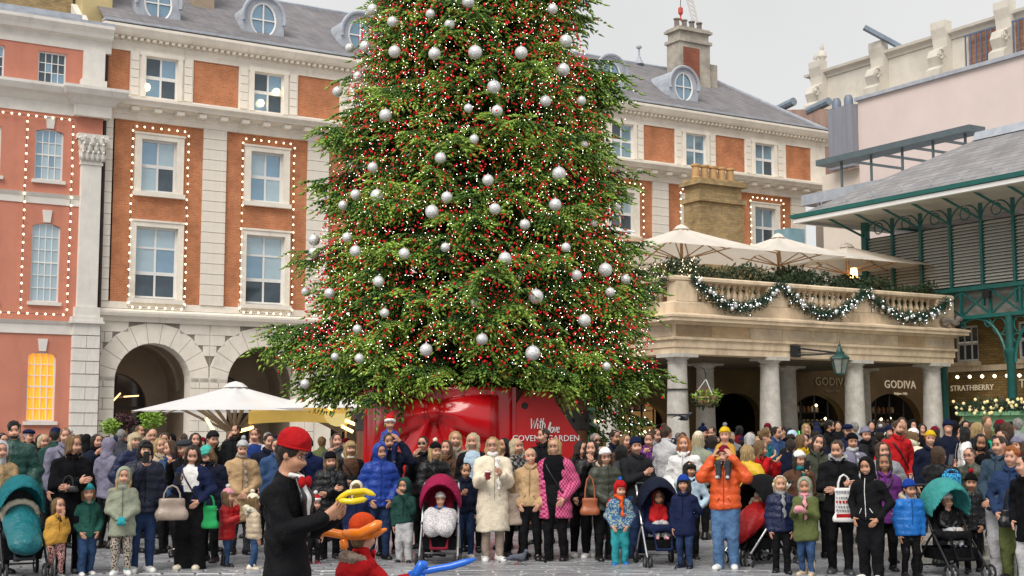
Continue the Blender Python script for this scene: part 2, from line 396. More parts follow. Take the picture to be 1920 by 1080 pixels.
m = MB(); m.tube([(BAY[0] - .9, V0 + 3.2, 3.0), (BAY[0] - .45, V0 + 3.2, 3.5)], .035, 5); m.tube([(BAY[0] - .3, V0 + 3.2, 3.35), (BAY[0] + .35, V0 + 3.2, 3.4)], .03, 5); build(m, 'arcade_lamp', mat('arcade_lamp_glow', (1, .7, .4), .5, 0, emit=(1, .55, .22), estr=1.6), bb)
for k in (0, 1):
    m = MB(weld=True); m.archwall(BAY[k] - 2.42, BAY[k] + 2.42, 0, 6.39, BAY[k], 1.603, 3.9, V0 + .025, .003); build(m, 'mortar_bed', mat('dark_mortar', (.25, .22, .185), .95, .2, 3), bb)
# individual stones of the two arches and their piers that show beside the tree
def stone_prism(poly, v, t=.035, e=.02):
    cx = sum(p[0] for p in poly) / len(poly); cz = sum(p[1] for p in poly) / len(poly); b = MB(); n = len(poly)
    def sh(p, d):
        dx, dz = p[0] - cx, p[1] - cz; L = math.hypot(dx, dz) or 1; return (p[0] - dx / L * d, p[1] - dz / L * d)
    A = [sh(p, .008) for p in poly]; B = [sh(p, .008 + e) for p in poly]
    b.face([(x, v - t, z) for x, z in B])
    for i in range(n):
        j = (i + 1) % n
        b.face([(A[i][0], v, A[i][1]), (A[j][0], v, A[j][1]), (B[j][0], v - t, B[j][1]), (B[i][0], v - t, B[i][1])])
    return b
ncount = 0
CH = .457
for k in (0, 1):
    uc = BAY[k]; r, zs, RO = 1.6, 3.9, 2.5
    nv = 11
    for i in range(nv):
        a0, a1 = math.pi * i / nv, math.pi * (i + 1) / nv
        pts = [(uc - r * math.cos(a0), zs + r * math.sin(a0)), (uc - r * math.cos((a0 + a1) / 2), zs + r * math.sin((a0 + a1) / 2)), (uc - r * math.cos(a1), zs + r * math.sin(a1))]
        ro = []
        for a in (a1, a0):
            R_ = min(RO, 2.42 / max(1e-3, abs(math.cos(a))), 2.46 / max(1e-3, math.sin(a))); ro.append((uc - R_ * math.cos(a), zs + R_ * math.sin(a)))
        build(stone_prism(pts + ro, V0 + .03), 'voussoir', M_STONE, bb); ncount += 1
    for c in range(14):
        za, zb = c * CH, (c + 1) * CH; zm = (za + zb) / 2
        if zm < zs: hw = r
        else:
            d = zm - zs; hw = math.sqrt(max(0, RO * RO - d * d)) + .02
        for sx in (-1, 1):
            x0, x1 = hw, (2.425 if not (k == 0 and sx < 0) else 2.5)
            if x1 - x0 < .12: continue
            cuts = [x0, x1] if (c % 2 or x1 - x0 < .7) else [x0, x1 - .42, x1]
            for q in range(len(cuts) - 1):
                a, b_ = sorted((uc + sx * cuts[q], uc + sx * cuts[q + 1]))
                build(stone_prism([(a, za), (b_, za), (b_, zb), (a, zb)], V0 + .03), 'stone', M_STONE, bb)
# string course over the arcade and the plain band below the brick
m = MB(); m.sweep([(U0, V0), (U1, V0)], [(-.3, 6.38), (.10, 6.38), (.14, 6.5), (.30, 6.6), (.34, 6.72), (.34, 6.8), (.1, 6.9), (-.3, 6.92)]); build(m, 'string_course', M_STONE, bb)
box_part(bb, 'plinth_band', M_STONE, U0, U1, V0 - .06, V0 + .3, 6.92, 7.2)
def glassy(kind):
    def f(i, k, n):
        x = RN.random()
        if kind == 'low': return GL_DARK if k == 0 else (GL_PALE if k == n - 1 or x < .6 else GL_SKY)  # bottom panes darker, top ones paler: reflected buildings and sky painted in
        if kind == 'mid': return (GL_DARK if (k == 0 and i == 1) else GL_SKY) if x < .7 else GL_PALE
        return GL_DARK if x < .35 else GL_SKY
    return f
lampw = mat('globe_lamp', (1, .85, .55), .5, 0, emit=(1, .78, .42), estr=1.2)
for k, uc in enumerate(BAY):
    m = MB(weld=True); a, b_ = uc - 2.425 + .52, uc + 2.425 - .52
    m.wall(a, b_, 7.2, 14.9, V0, [(uc - 1.0, uc + 1.0, 7.3, 10.5), (uc - .95, uc + .95, 11.75, 14.3)], .35); build(m, 'brick_panel', M_BRICK, bb)
    for z0, z1, hw, fw in ((7.42, 10.42, .9, .24), (11.94, 14.15, .76, .3)):
        m = MB(); zi0, zi1 = z0, z1; t = .2
        m.box(uc - hw - fw, uc - hw, V0 - .09, V0 + .3, zi0 - .05, zi1 + t); m.box(uc + hw, uc + hw + fw, V0 - .09, V0 + .3, zi0 - .05, zi1 + t)
        m.box(uc - hw, uc + hw, V0 - .088, V0 + .3, zi1, zi1 + t); m.box(uc - hw - fw - .04, uc + hw + fw + .04, V0 - .13, V0 + .3, zi1 + t, zi1 + t + .08)
        build(m, 'window_surround', M_STONE, bb)
        m = MB(); m.box(uc - hw - fw - .06, uc + hw + fw + .06, V0 - .2, V0 + .3, zi0 - .24, zi0 - .052); build(m, 'window_sill', M_STONE, bb)
        window(bb, uc, z0, z1, hw, V0 + .2, 2, [0, .34, .72, 1] if z1 < 11 else [0, .5, 1], glassy('low' if z1 < 11 else 'mid'), .08, .04, meet=1)
# stone piers of banded blocks between the bays
m = MB(); m.box(-.515, .515, -.12, .2, .012, .43); m.box(-.5, .5, -.10, .2, .43, .453); PB = m.mesh('stone', M_STONE)
m = MB(); m.box(-.25, .25, -.12, .2, .012, .43); m.box(-.24, .24, -.10, .2, .43, .453); PBH = m.mesh('stone', M_STONE)
PIERS = [15.2] + [uc + 2.425 for uc in BAY]
for n_, u in enumerate(PIERS):
    if n_ in (3, 4, 5): box_part(bb, 'pier', M_STONE, u - .5, u + .5, V0 - .1, V0 + .3, 7.2, 14.9); continue
    for c in range(17): put(PBH if n_ == 0 else PB, 'stone', bb, u, V0, 7.2 + .4529 * c)
# middle entablature with modillions
m = MB(); m.sweep([(U0 - .2, V0), (U1 + .3, V0)], [(-.3, 14.88), (.16, 14.88), (.16, 15.1), (.22, 15.12), (.22, 15.34), (.7, 15.42), (.75, 15.5), (.88, 15.62), (.88, 15.72), (.3, 15.86), (-.3, 15.88)]); build(m, 'cornice', M_STONE, bb)
m = MB(); m.box(-.16, .16, -.62, -.2, 0, .17); MODM = m.mesh('modillion', M_STONE)
for i in range(42):
    u = U0 + .3 + i * .97
    if u < 26.5 or u > 39.5: put(MODM, 'modillion', bb, u, V0, 15.215)
# attic storey
ZA0, ZA1 = 15.86, 18.1
holes = [(uc - .74, uc + .74, 16.0, 17.72) for uc in BAY] + [(uc + 2.425 - 1.03, uc + 2.425 + 1.03, 15.98, 17.86) for uc in BAY[:-1]] + [(U0 + .1, 16.1, 15.98, 17.86), (53.0, 54.9, 15.98, 17.86)]
m = MB(weld=True); m.wall(U0, U1, ZA0, ZA1, V0 - .05, holes, .25); build(m, 'attic_wall', M_STONE, bb)
for a, b_, c, d in holes[8:]: box_part(bb, 'brick_panel', M_BRICK, a + .012, b_ - .012, V0 + .012, V0 + .12, c + .012, d - .012)
m = MB(); m.box(-.17, .17, -.03, .025, 0, .34); QUO = m.mesh('quoin_stone', M_STONE)
for k, uc in enumerate(BAY):
    m = MB(); hw, fw = .70, .2
    m.box(uc - hw - fw, uc - hw, V0 - .13, V0 + .1, 15.95, 17.74); m.box(uc + hw, uc + hw + fw, V0 - .13, V0 + .1, 15.95, 17.74); m.box(uc - hw - fw - .05, uc + hw + fw + .05, V0 - .135, V0 + .1, 17.74, 17.92)
    build(m, 'window_surround', M_STONE, bb)
    window(bb, uc, 15.96, 17.74, hw, V0 + .08, 2, [0, .5, 1], glassy('top'), .07, .04, meet=1)
    for sx in (-1, 1):
        for c in range(5): put(QUO, 'quoin_stone', bb, uc + sx * 1.16, V0 - .07, 16.0 + c * .37)
for du, z, k in ((-.62, 16.4, 0), (.38, 16.95, 1), (-.35, 16.35, 1)):
    m = MB(); m.lathe([(.02, -.17), (.12, -.13), (.17, 0), (.12, .13), (.02, .17)], 12, (BAY[k] + du, V0 - .02, z)); build(m, 'globe_lamp', lampw, bb, smooth='all')
m = MB(); m.sweep([(U0 - .1, V0), (U1 + .4, V0)], [(-.3, 18.08), (.06, 18.08), (.08, 18.3), (.14, 18.3), (.14, 18.42), (.42, 18.44), (.5, 18.52), (.62, 18.72), (.62, 18.84), (-.3, 18.95)]); build(m, 'cornice', M_STONE, bb)
m = MB()
for i in range(150): m.box(U0 + .1 + i * .272, U0 + .24 + i * .272, V0 - .36, V0 - .1, 18.3, 18.425)
tag(build(m, 'dentil_course', M_STONE, bb), kind='stuff')
m = MB(); m.box(U0 - .1, U1 + .35, V0 - .58, V0 - .1, 18.925, 19.02)
for i in range(17): m.box(U0 + 1 + 2.42 * i, U0 + 1.12 + 2.42 * i, V0 - .585, V0 - .1, 19.015, 19.05)
build(m, 'lead_gutter', M_LEAD, bb)
m = MB(weld=True); zr, vr = 22.85, V0 + 5.3
m.face([(U0, V0 - .25, 18.96), (U1, V0 - .25, 18.96), (51.4, vr, zr), (U0, vr, zr)]); m.face([(U1, V0 - .25, 18.96), (U1, V0 + 11, 18.96), (51.4, vr, zr)])
m.face([(U0, vr, zr), (51.4, vr, zr), (U1, V0 + 11, 18.96), (U0, V0 + 11, 18.96)])
build(m, 'roof', M_SLATE, bb)
m = MB(); m.tube([(U0, vr, zr + .02), (51.4, vr, zr + .02), (U1, V0 - .25, 19.0)], .10, 6); build(m, 'ridge', M_LEAD, bb)
box_part(bb, 'rear_wall', M_BRICK, U0, U1, V0 + 5, V0 + 11, 0, 18.9)
def dormer(u, z=20.5):
    N = 28; v = V0 + 1.0; m = MB(weld=True)
    E = [(u + .64 * math.cos(2 * math.pi * i / N), z + .82 * math.sin(2 * math.pi * i / N)) for i in range(N)]
    O = []
    for i in range(N):
        a = 2 * math.pi * i / N; x, y = math.cos(a), math.sin(a)
        O.append((u + .92 * x, z + 1.02 * y) if y >= 0 else (u + x * (.92 + .5 * (-y) ** 1.2) * (1 if abs(x) > .3 else 1), z + max(-1.05, 1.25 * y)))
    for i in range(N):
        j = (i + 1) % N
        m.face([(E[i][0], v, E[i][1]), (E[j][0], v, E[j][1]), (O[j][0], v, O[j][1]), (O[i][0], v, O[i][1])])
        m.face([(E[i][0], v, E[i][1]), (E[i][0], v + .14, E[i][1]), (E[j][0], v + .14, E[j][1]), (E[j][0], v, E[j][1])])
        m.face([(O[i][0], v, O[i][1]), (O[j][0], v, O[j][1]), (O[j][0], v + 3.2, O[j][1]), (O[i][0], v + 3.2, O[i][1])])
    d = build(m, 'dormer', M_LEAD, bb)
    m = MB(); m.tube([(u + 1.0 * math.cos(math.pi * i / 14), v - .06, z + .08 + 1.02 * math.sin(math.pi * i / 14)) for i in range(-1, 16)], .09, 6); build(m, 'dormer_hood', M_LEAD, d)
    m = MB(); m.tube([(u + .60 * math.cos(2 * math.pi * i / 24), v + .05, z + .78 * math.sin(2 * math.pi * i / 24)) for i in range(25)], .06, 5)
    m.box(u - .03, u + .03, v + .02, v + .08, z - .78, z + .78); m.box(u - .6, u - .03, v + .022, v + .078, z - .03, z + .03); m.box(u + .03, u + .6, v + .022, v + .078, z - .03, z + .03)
    build(m, 'oval_frame', M_WHITE, d)
    m = MB(); m.face([(a, v + .1, b) for a, b in [(u + .62 * math.cos(2 * math.pi * i / 24), z + .80 * math.sin(2 * math.pi * i / 24)) for i in range(24)]]); build(m, 'pane', GL_SKY, d)
for k, uc in enumerate(BAY):
    if k != 7: dormer(uc + .1, 20.45 + .02 * k)
def chimney(parent, u0, u1, v0, v1, z0, z1, m1, m2, pots=4, potm=None, panel=None, name='chimney'):
    m = MB(); m.box(u0, u1, v0, v1, z0, z1 - .9); m.box(u0 - .1, u1 + .1, v0 - .1, v1 + .1, z1 - .9, z1 - .72); m.box(u0 + .05, u1 - .05, v0 + .05, v1 - .05, z1 - .72, z1 - .25)
    m.box(u0 - .12, u1 + .12, v0 - .12, v1 + .12, z1 - .25, z1 - .1); m.box(u0 - .02, u1 + .02, v0 - .02, v1 + .02, z1 - .1, z1)
    c = build(m, name, m1, parent)
    if panel: box_part(c, 'brick_inset', panel, u0 + .25, u1 - .8, v0 - .03, v0 + .05, z0 + .2, z1 - 1.2)
    for i in range(pots):
        m = MB(); m.lathe([(.17, 0), (.2, .08), (.15, .12), (.14, .5), (.19, .53), (.19, .6), (.12, .61)], 10, (u0 + (u1 - u0) * (i + .5) / pots, (v0 + v1) / 2, z1 - .02)); build(m, 'chimney_pot', potm or m2, c, smooth=True)
    return c
M_POT = mat('buff_clay', (.50, .30, .13), .8, .2, 4, .1, 20)
M_SOOT = mat('sooty_stone', (.20, .17, .145), .9, .35, 2.5, .2, 20)
M_REDBRICK = brickmat('red_brick', (.33, .09, .05), (.26, .07, .04), (.2, .12, .09), .22, .075)
c = chimney(bb, 48.3, 50.5, V0 + 3.4, V0 + 4.6, 19.8, 24.9, mat('chimney_stone', (.42, .38, .32), .85, .25, 1.6, .2, 20, dirt=(.18, .16, .14), dscale=.9, dpos=(.45, .7)), M_SOOT, 4, M_SOOT, M_REDBRICK)
box_part(c, 'side_shaft', MATS['chimney_stone'], 50.503, 51.2, V0 + 3.6, V0 + 4.5, 20.0, 23.0)
m = MB(); m.lathe([(.3, 0), (.14, .3), (.06, .5), (.05, .9), (.16, .95), (.16, 1.05), (.02, 1.15)], 10, (46.83, vr, zr)); build(m, 'roof_vent', MATS['lead_sheet'], bb)
chimney(bb, 19.75, 20.75, V0 + 3.0, V0 + 3.9, 19.9, 23.5, M_CREAM, M_POT, 2)
# ================================================================== the pink house on the left
M_POLE = mat('cast_iron_pipe', (.03, .018, .02), .5, .2, 5)
V1 = 57.05
pk = site('pink_house', 'salmon pink stucco house with white sash windows at the left edge', 'building', 8, V1)
WP = (10.40, 12.83)
rows = ((2.23, 5.0, .17), (7.0, 10.2, .16), (11.95, 14.05, .12), (15.95, 17.25, 0))
for (za, zb, lvl) in ((0, 5.75, 0), (6.25, 11.0, 1), (11.4, 14.95, 2), (15.9, 18.05, 3)):
    z0, z1, sg = rows[lvl]; m = MB(weld=True)
    m.wall(7.5, 14.95, za, zb, V1, [(u - .56, u + .56, z0, z1) for u in WP], .22, sg or None); build(m, 'stucco_wall', M_STUCCO, pk)
for lvl, (z0, z1, sg) in enumerate(rows):
    for u in WP:
        if lvl == 0: ch = lambda i, k, n: GL_WARM
        elif lvl == 1: ch = lambda i, k, n: GL_PALE
        elif lvl == 2: ch = lambda i, k, n: GL_SKY if RN.random() < .5 else GL_PALE
        else: ch = lambda i, k, n: GL_DARK if RN.random() < .85 else GL_SKY
        window(pk, u, z0, z1, .56, V1 + .12, (4, 4, 4, 4)[lvl], (6, 6, 4, 3)[lvl], ch, .06, .016, meet=(3, 3, 2, 0)[lvl])
        box_part(pk, 'window_sill', M_PSTONE, u - .66, u + .66, V1 - .12, V1 + .1, z0 - .14, z0 - .005)
        if lvl in (0, 1, 2):
            m = MB(); m.prism([(u - .13, z1 + .02), (u + .13, z1 + .02), (u + .19, z1 + .52), (u - .19, z1 + .52)], V1 - .07, V1 + .05); build(m, 'keystone', M_PSTONE, pk)
for a, b_, o in ((5.72, 6.28, .10), (10.97, 11.43, .08)):
    m = MB(); m.sweep([(7.5, V1), (14.15, V1)], [(-.2, a), (o * .5, a), (o * .5, b_ - .2), (o, b_ - .14), (o + .06, b_ - .03), (-.2, b_)]); build(m, 'string_course', M_PSTONE, pk)
m = MB(); m.sweep([(7.5, V1), (13.75, V1), (13.75, V1 - .32), (15.15, V1 - .32), (15.15, V1 + .6)], [(-.2, 14.7), (.05, 14.7), (.05, 15.15), (.12, 15.2), (.3, 15.4), (.5, 15.5), (.62, 15.72), (.62, 15.84), (-.2, 15.98)]); build(m, 'cornice', M_PSTONE, pk)
m = MB(); m.sweep([(7.5, V1), (15.2, V1)], [(-.2, 17.5), (.04, 17.5), (.06, 17.95), (.3, 18.05), (.36, 18.2), (.5, 18.42), (.5, 18.55), (-.2, 18.62)]); build(m, 'cornice', M_PSTONE, pk)
m = MB(); m.sweep([(7.5, V1), (15.2, V1)], [(.46, 18.56), (.46, 18.68), (-.6, 19.0), (-2.2, 19.15)]); build(m, 'lead_roof', M_LEAD, pk)
m = MB(); m.box(13.95, 14.98, V1 - .34, V1 + .1, 15.98, 16.25); m.box(14.05, 14.9, V1 - .26, V1 + .1, 16.25, 17.5); build(m, 'attic_pier', M_PSTONE, pk)
m = MB(); m.box(14.08, 14.88, V1 - .26, V1 + .1, 6.85, 12.7); m.box(13.98, 14.98, V1 - .36, V1 + .1, 6.45, 6.85); m.box(14.03, 14.93, V1 - .31, V1 + .1, 12.7, 12.82); build(m, 'pilaster', M_PSTONE, pk)
m = MB(weld=True)
for z0, z1, a, b_ in ((12.82, 13.3, .42, .5), (13.3, 13.75, .44, .56), (13.75, 13.95, .62, .62)):
    u = 14.48
    m.face([(u - a, V1 - a * .7, z0), (u + a, V1 - a * .7, z0), (u + b_, V1 - b_ * .75, z1), (u - b_, V1 - b_ * .75, z1)])
    for sx in (-1, 1): m.face([(u + sx * a, V1 - a * .7, z0), (u + sx * b_, V1 - b_ * .75, z1), (u + sx * b_, V1 + .1, z1), (u + sx * a, V1 + .1, z0)])
    m.face([(u - b_, V1 - b_ * .75, z1), (u + b_, V1 - b_ * .75, z1), (u + b_, V1 + .1, z1), (u - b_, V1 + .1, z1)])
cap = build(m, 'capital', M_PSTONE, pk)
for rz_, rr, nn_ in ((13.05, .10, 5), (13.38, .12, 4), (13.66, .13, 3)):
    for i in range(nn_):
        t = (i + .5) / nn_; m = MB(); x = 14.48 + (t - .5) * 1.05
        yv_ = V1 - .33 - (rz_ - 13) * .13
        m.tube([(x, yv_, rz_ - .2), (x, yv_ - .03, rz_ - .02), (x, yv_ - .07, rz_ + .12), (x, yv_ - .15, rz_ + .17), (x, yv_ - .17, rz_ + .10)], [.07, .075, .06, .04, .02], 6); m.tube([(x - .07, yv_, rz_ - .18), (x - .09, yv_ - .05, rz_ + .08)], [.02, .03], 5); m.tube([(x + .07, yv_, rz_ - .18), (x + .09, yv_ - .05, rz_ + .08)], [.02, .03], 5); build(m, 'acanthus_leaf', M_PSTONE, cap, smooth='all')
for sx in (-1, 1):
    m = MB(); m.tube([(14.48 + sx * (.5 + .1 * (1 - i / 9) * math.cos(i * .8)), V1 - .5, 13.7 + .1 * (1 - i / 9) * math.sin(i * .8)) for i in range(10)], .045, 6); build(m, 'volute', M_PSTONE, cap)
m = MB(); m.box(13.85, 15.1, V1 - .42, V1 + .1, 6.28, 6.45); m.box(13.8, 15.15, V1 - .46, V1 + .1, 6.18, 6.28); build(m, 'pedestal_cap', M_PSTONE, pk)
m = MB(); m.box(-.53, .53, -.34, .1, .01, .5); PED = m.mesh('stone', M_PSTONE)
m = MB(); m.box(-.26, .26, -.34, .1, .01, .5); PED2 = m.mesh('stone', M_PSTONE)
for c_ in range(12):
    if c_ % 2: put(PED, 'stone', pk, 14.48, V1, .52 * c_ - .02)
    else: put(PED2, 'stone', pk, 14.21, V1, .52 * c_ - .02); put(PED2, 'stone', pk, 14.75, V1, .52 * c_ - .02)
m = MB(); m.tube([(15.03, V1 - .12, 0), (15.03, V1 - .12, 6.1)], .06, 6); m.tube([(15.08, V1 + .2, 6.9), (15.08, V1 + .2, 17.6)], .07, 6); build(m, 'downpipe', M_POLE, pk)
box_part(pk, 'side_wall', M_STUCCO, 14.6, 14.97, V1 + .12, V1 + 10, 0, 18.5)
box_part(pk, 'party_wall', mat('buff_render', (.50, .40, .20), .9, .2, 1, .1, 10), 14.35, 15.6, V0 + 1.2, V0 + 3, 18.6, 23.5)
box_part(pk, 'parapet_wall', M_BRICK2, 7.5, 14.2, V0 + 2.4, V0 + 3, 18.6, 22.5)
m = MB(); m.prism([(V0 + .4, 18.9), (V0 + 2.2, 19.1), (V0 + 2.2, 20.2)], 14.1, 14.5, 'x'); build(m, 'raking_coping', M_PSTONE, pk)
box_part(pk, 'lead_flat', M_LEAD, 7.5, 14.1, V0 + .2, V0 + 2.38, 18.9, 19.16)
# railings along the foot of the arcade
rl = site('iron_railing', 'low black iron railing in front of the leftmost stone arcade pier', 'railing', 13, V0 - .8)
m = MB(); m.tube([(11, V0 - .8, 1.0), (15.9, V0 - .8, 1.0)], .025, 5); build(m, 'rail', M_BLACK, rl)
m = MB(); m.tube([(0, 0, 0), (0, 0, 1.15)], .018, 5); m.lathe([(.018, 1.12), (.035, 1.17), (.004, 1.28)], 5); RB_ = m.mesh('bar', M_BLACK)
for i in range(24): put(RB_, 'bar', rl, 11.1 + .2 * i, V0 - .8, 0)
# festoon lights round the windows
def festoon(label, pts, n, v, sz=.045):
    o = site('string_lights', label, 'string lights', pts[0][0], v, 0, 'warm bulb strings framing the facade windows')
    m = MB(); m.tube([(a, v, b) for a, b in pts], .012, 4); build(m, 'cable', M_BLACK, o)
    L = [math.dist(pts[i], pts[i + 1]) for i in range(len(pts) - 1)]; T = sum(L); b = MB()
    for q in range(n):
        d = T * (q + .5) / n; i = 0
        while d > L[i] and i < len(L) - 1: d -= L[i]; i += 1
        t = d / L[i]; x = pts[i][0] + (pts[i + 1][0] - pts[i][0]) * t; z = pts[i][1] + (pts[i + 1][1] - pts[i][1]) * t
        b.lathe([(.01, -sz), (sz * .8, -sz * .5), (sz, 0), (sz * .8, sz * .5), (.01, sz)], 6, (x + RN.uniform(-.02, .02), v - .05, z))
    tag(build(b, 'bulbs', M_BULB, o, smooth='all'), kind='stuff')
for k, lab in ((0, 'warm bulb string round the brick bay beside the downpipe'), (1, 'warm bulb string round the brick bay left of the tree'), (5, 'warm bulb string round a window right behind the tree edge'), (6, 'warm bulb string round the window left of the clay chimney pots'), (7, 'warm bulb string round the window right of the clay chimney pots')):
    uc = BAY[k]; festoon(lab, [(uc - 1.2, 6.98), (uc - 1.2, 14.62), (uc + 1.2, 14.62), (uc + 1.2, 6.98), (uc - 1.2, 6.98)], 58, V0 - .17)
festoon('warm bulb string running down the pink wall left of its windows', [(11.9, 6.55), (11.9, 14.4)], 24, V1 - .1)
festoon('warm bulb string running down the pink wall beside the white pilaster', [(13.72, 6.55), (13.72, 14.4)], 24, V1 - .1)
festoon('warm bulb string along the top of the pink wall', [(8.5, 14.5), (13.72, 14.5)], 16, V1 - .1)
festoon('warm bulb string along the foot of the pink wall over the lit window', [(8.5, 6.5), (13.72, 6.5)], 15, V1 - .16)
# ================================================================== leaf helper
def leaf_cloud(mb, pts, size, n_each=1, flat=.0, elong=2.0, rng=RN):
    for p in pts:
        for _ in range(n_each):
            d = Vector((rng.gauss(0, 1), rng.gauss(0, 1), rng.gauss(0, 1) * (1 - flat))).normalized()
            s = d.orthogonal().normalized(); s = (Matrix.Rotation(rng.random() * 6.28, 3, d) @ s)
            L = size * rng.uniform(.6, 1.3); q = Vector(p); W = L / elong
            mb.face([tuple(q), tuple(q + d * L * .5 + s * W * .5), tuple(q + d * L), tuple(q + d * L * .5 - s * W * .5)])
M_FIRD = mat('garland_fir', (.012, .05, .028), .7, .5, 6)
M_LEAFD = mat('hedge_leaf', (.022, .045, .014), .7, .5, 4)
M_LEAFB = mat('bright_leaf', (.20, .34, .035), .6, .4, 4)
def text_mesh(name, s, size, m, ext=.012, space=1.0, align='CENTER'):
    cu = bpy.data.curves.new(name, 'FONT'); cu.body = s; cu.size = size; cu.extrude = ext; cu.align_x = align; cu.space_character = space; cu.resolution_u = 2
    o = bpy.data.objects.new(name, cu); COL.objects.link(o); bpy.context.view_layer.update()
    me = bpy.data.meshes.new_from_object(o.evaluated_get(bpy.context.evaluated_depsgraph_get()))
    bpy.data.objects.remove(o); me.materials.clear(); me.materials.append(m); me.name = name; return me
# ================================================================== market building with the columned portico
UC, VC = 24.91, 31.66
pt = site('market_portico', 'sandstone portico with grey Tuscan columns and a balustraded terrace on top', 'building', UC, VC, .28)
FU, FV = UC - .36, VC - .36
UE = 36.1
PATH = [(FU, 45), (FU, FV), (UE, FV), (UE, 37.5)]
m = MB(); m.sweep(PATH, [(-.72, 4.03), (0, 4.03), (0, 4.22), (.035, 4.22), (.035, 4.42), (.10, 4.44), (.10, 4.5), (.02, 4.53), (.02, 4.86), (.08, 4.87), (.12, 4.93), (.36, 4.95), (.36, 5.04), (.40, 5.06), (.40, 5.12), (.1, 5.2), (-.72, 5.2)]); build(m, 'entablature', M_STONE2, pt)
# frieze blocks with their own tones
FRZ = [mat('frieze_stone_%s' % n, c, .85, .25, 2, .2, 18, dirt=(.22, .17, .12), dscale=1.1, dpos=(.52, .8)) for n, c in (('pale', (.62, .50, .36)), ('tan', (.55, .39, .23)), ('brown', (.44, .31, .19)))]
x = FU + .02
while x < UE - .3:
    wd = min(RN.uniform(.9, 1.5), UE - .02 - x); m = MB(); m.box(x + .008, x + wd - .008, FV - .035, FV + .1, 4.54, 4.855); build(m, 'frieze_block', RN.choice(FRZ), pt); x += wd
y = FV + .1
while y < 40:
    wd = RN.uniform(.9, 1.4); m = MB(); m.box(FU - .035, FU + .1, y + .008, y + wd - .008, 4.54, 4.855); build(m, 'frieze_block', RN.choice(FRZ), pt); y += wd
m = MB(); m.prism([(FU + .5, FV + .5), (FU + .5, 44), (UE, 44), (UE, FV + .5)], 5.0, 5.15, 'z'); build(m, 'terrace_slab', M_STONE2, pt)
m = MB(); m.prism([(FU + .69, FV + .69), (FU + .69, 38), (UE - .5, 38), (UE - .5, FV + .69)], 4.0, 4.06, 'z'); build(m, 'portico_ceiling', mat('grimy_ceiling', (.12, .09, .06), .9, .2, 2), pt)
def column_mesh(r0, r1, h):
    m = MB(); pr = [(r0 * 1.22, 0), (r0 * 1.22, .1), (r0 * 1.1, .13), (r0, .18)]
    for i in range(9):
        t = i / 8; pr.append((r0 + (r1 - r0) * (t ** 1.4), .18 + (h - .46) * t))
    pr += [(r1 * 1.08, h - .27), (r1 * 1.08, h - .24), (r1, h - .23), (r1, h - .18), (r1 * 1.15, h - .15), (r1 * 1.35, h - .10)]
    m.lathe(pr, 24); return m
cs = column_mesh(.345, .275, 3.76); CM = cs.mesh('column', M_COLUMN, True)
m = MB(); m.box(-.43, .43, -.43, .43, 3.655, 3.76); ABM = m.mesh('abacus', M_COLUMN)
colpos = [(UC + 3.51 * i, VC) for i in range(4)] + [(UC, VC + 3.4), (UC, VC + 6.8)] + [(28.75, 35.1), (32.3, 35.1), (35.75, 35.1)]
for u, v in colpos:
    o = put(CM, 'column', pt, u, v, .28); link('abacus', ABM, o)
for z in (2.28, 3.0):
    m = MB(); m.lathe([(.345, z), (.35, z), (.35, z + .035), (.345, z + .035)], 20, (UC, VC, .0)); build(m, 'strap', M_BLACK, pt)
m = MB(); m.tube([(UC + .33, VC - .12, 2.25), (UC + .33, VC - .12, 3.6)], .015, 5); build(m, 'conduit', M_BLACK, pt)
# balustrade
m = MB(); m.sweep(PATH[:3] + [(UE, 33.0)], [(-.45, 5.18), (.06, 5.18), (.06, 5.5), (.02, 5.54), (-.42, 5.54)]); build(m, 'plinth', M_STONE2, pt)
m = MB(); m.sweep(PATH[:3] + [(UE, 33.0)], [(-.40, 6.12), (.0, 6.12), (.05, 6.16), (.05, 6.24), (.0, 6.28), (-.40, 6.28)]); build(m, 'handrail', M_STONE2, pt)
PEDU = [FU + .42, 28.45, 31.95, UE - .35]
m = MB(); m.box(-.38, .38, -.03, .40, 5.54, 6.12); PDM = m.mesh('pedestal', M_STONE2)
for i, u in enumerate(PEDU): put(PDM, 'pedestal', pt, u, FV - .01, .0)
m = MB(); m.box(-.02, .36, -.02, .7, 5.54, 6.12)
for v in (35.1, 38.5): 
    m = MB(); m.box(FU - .02, FU + .36, v - .35, v + .35, 5.54, 6.12); build(m, 'pedestal', M_STONE2, pt)
m = MB(); m.lathe([(.085, 0), (.085, .05), (.05, .07), (.055, .12), (.09, .2), (.085, .27), (.045, .4), (.04, .46), (.06, .48), (.06, .5), (.085, .52), (.085, .585)], 10); BALM = m.mesh('baluster', M_STONE2, True)
for i in range(3):
    a, b_ = PEDU[i] + .45, PEDU[i + 1] - .45; n = 11
    for q in range(n): put(BALM, 'baluster', pt, a + (b_ - a) * (q + .5) / n, FV + .2, 5.54)
for a, b_ in ((FV + .75, 34.75), (35.5, 38.1)):
    for q in range(11): put(BALM, 'baluster', pt, FU + .2, a + (b_ - a) * (q + .5) / 11, 5.54)
# carved blocks on the corner pedestal roof: little stone heap at the right end
m = MB()
for i in range(14): m.lathe([(.02, 0), (.12, .04), (.13, .12), (.04, .2)], 6, (UE - .35 + RN.uniform(-.4, .4), FV + RN.uniform(-.25, .1), 5.2 + RN.random() * .2))
tag(build(m, 'broken_stones', M_SOOT, pt), kind='stuff')
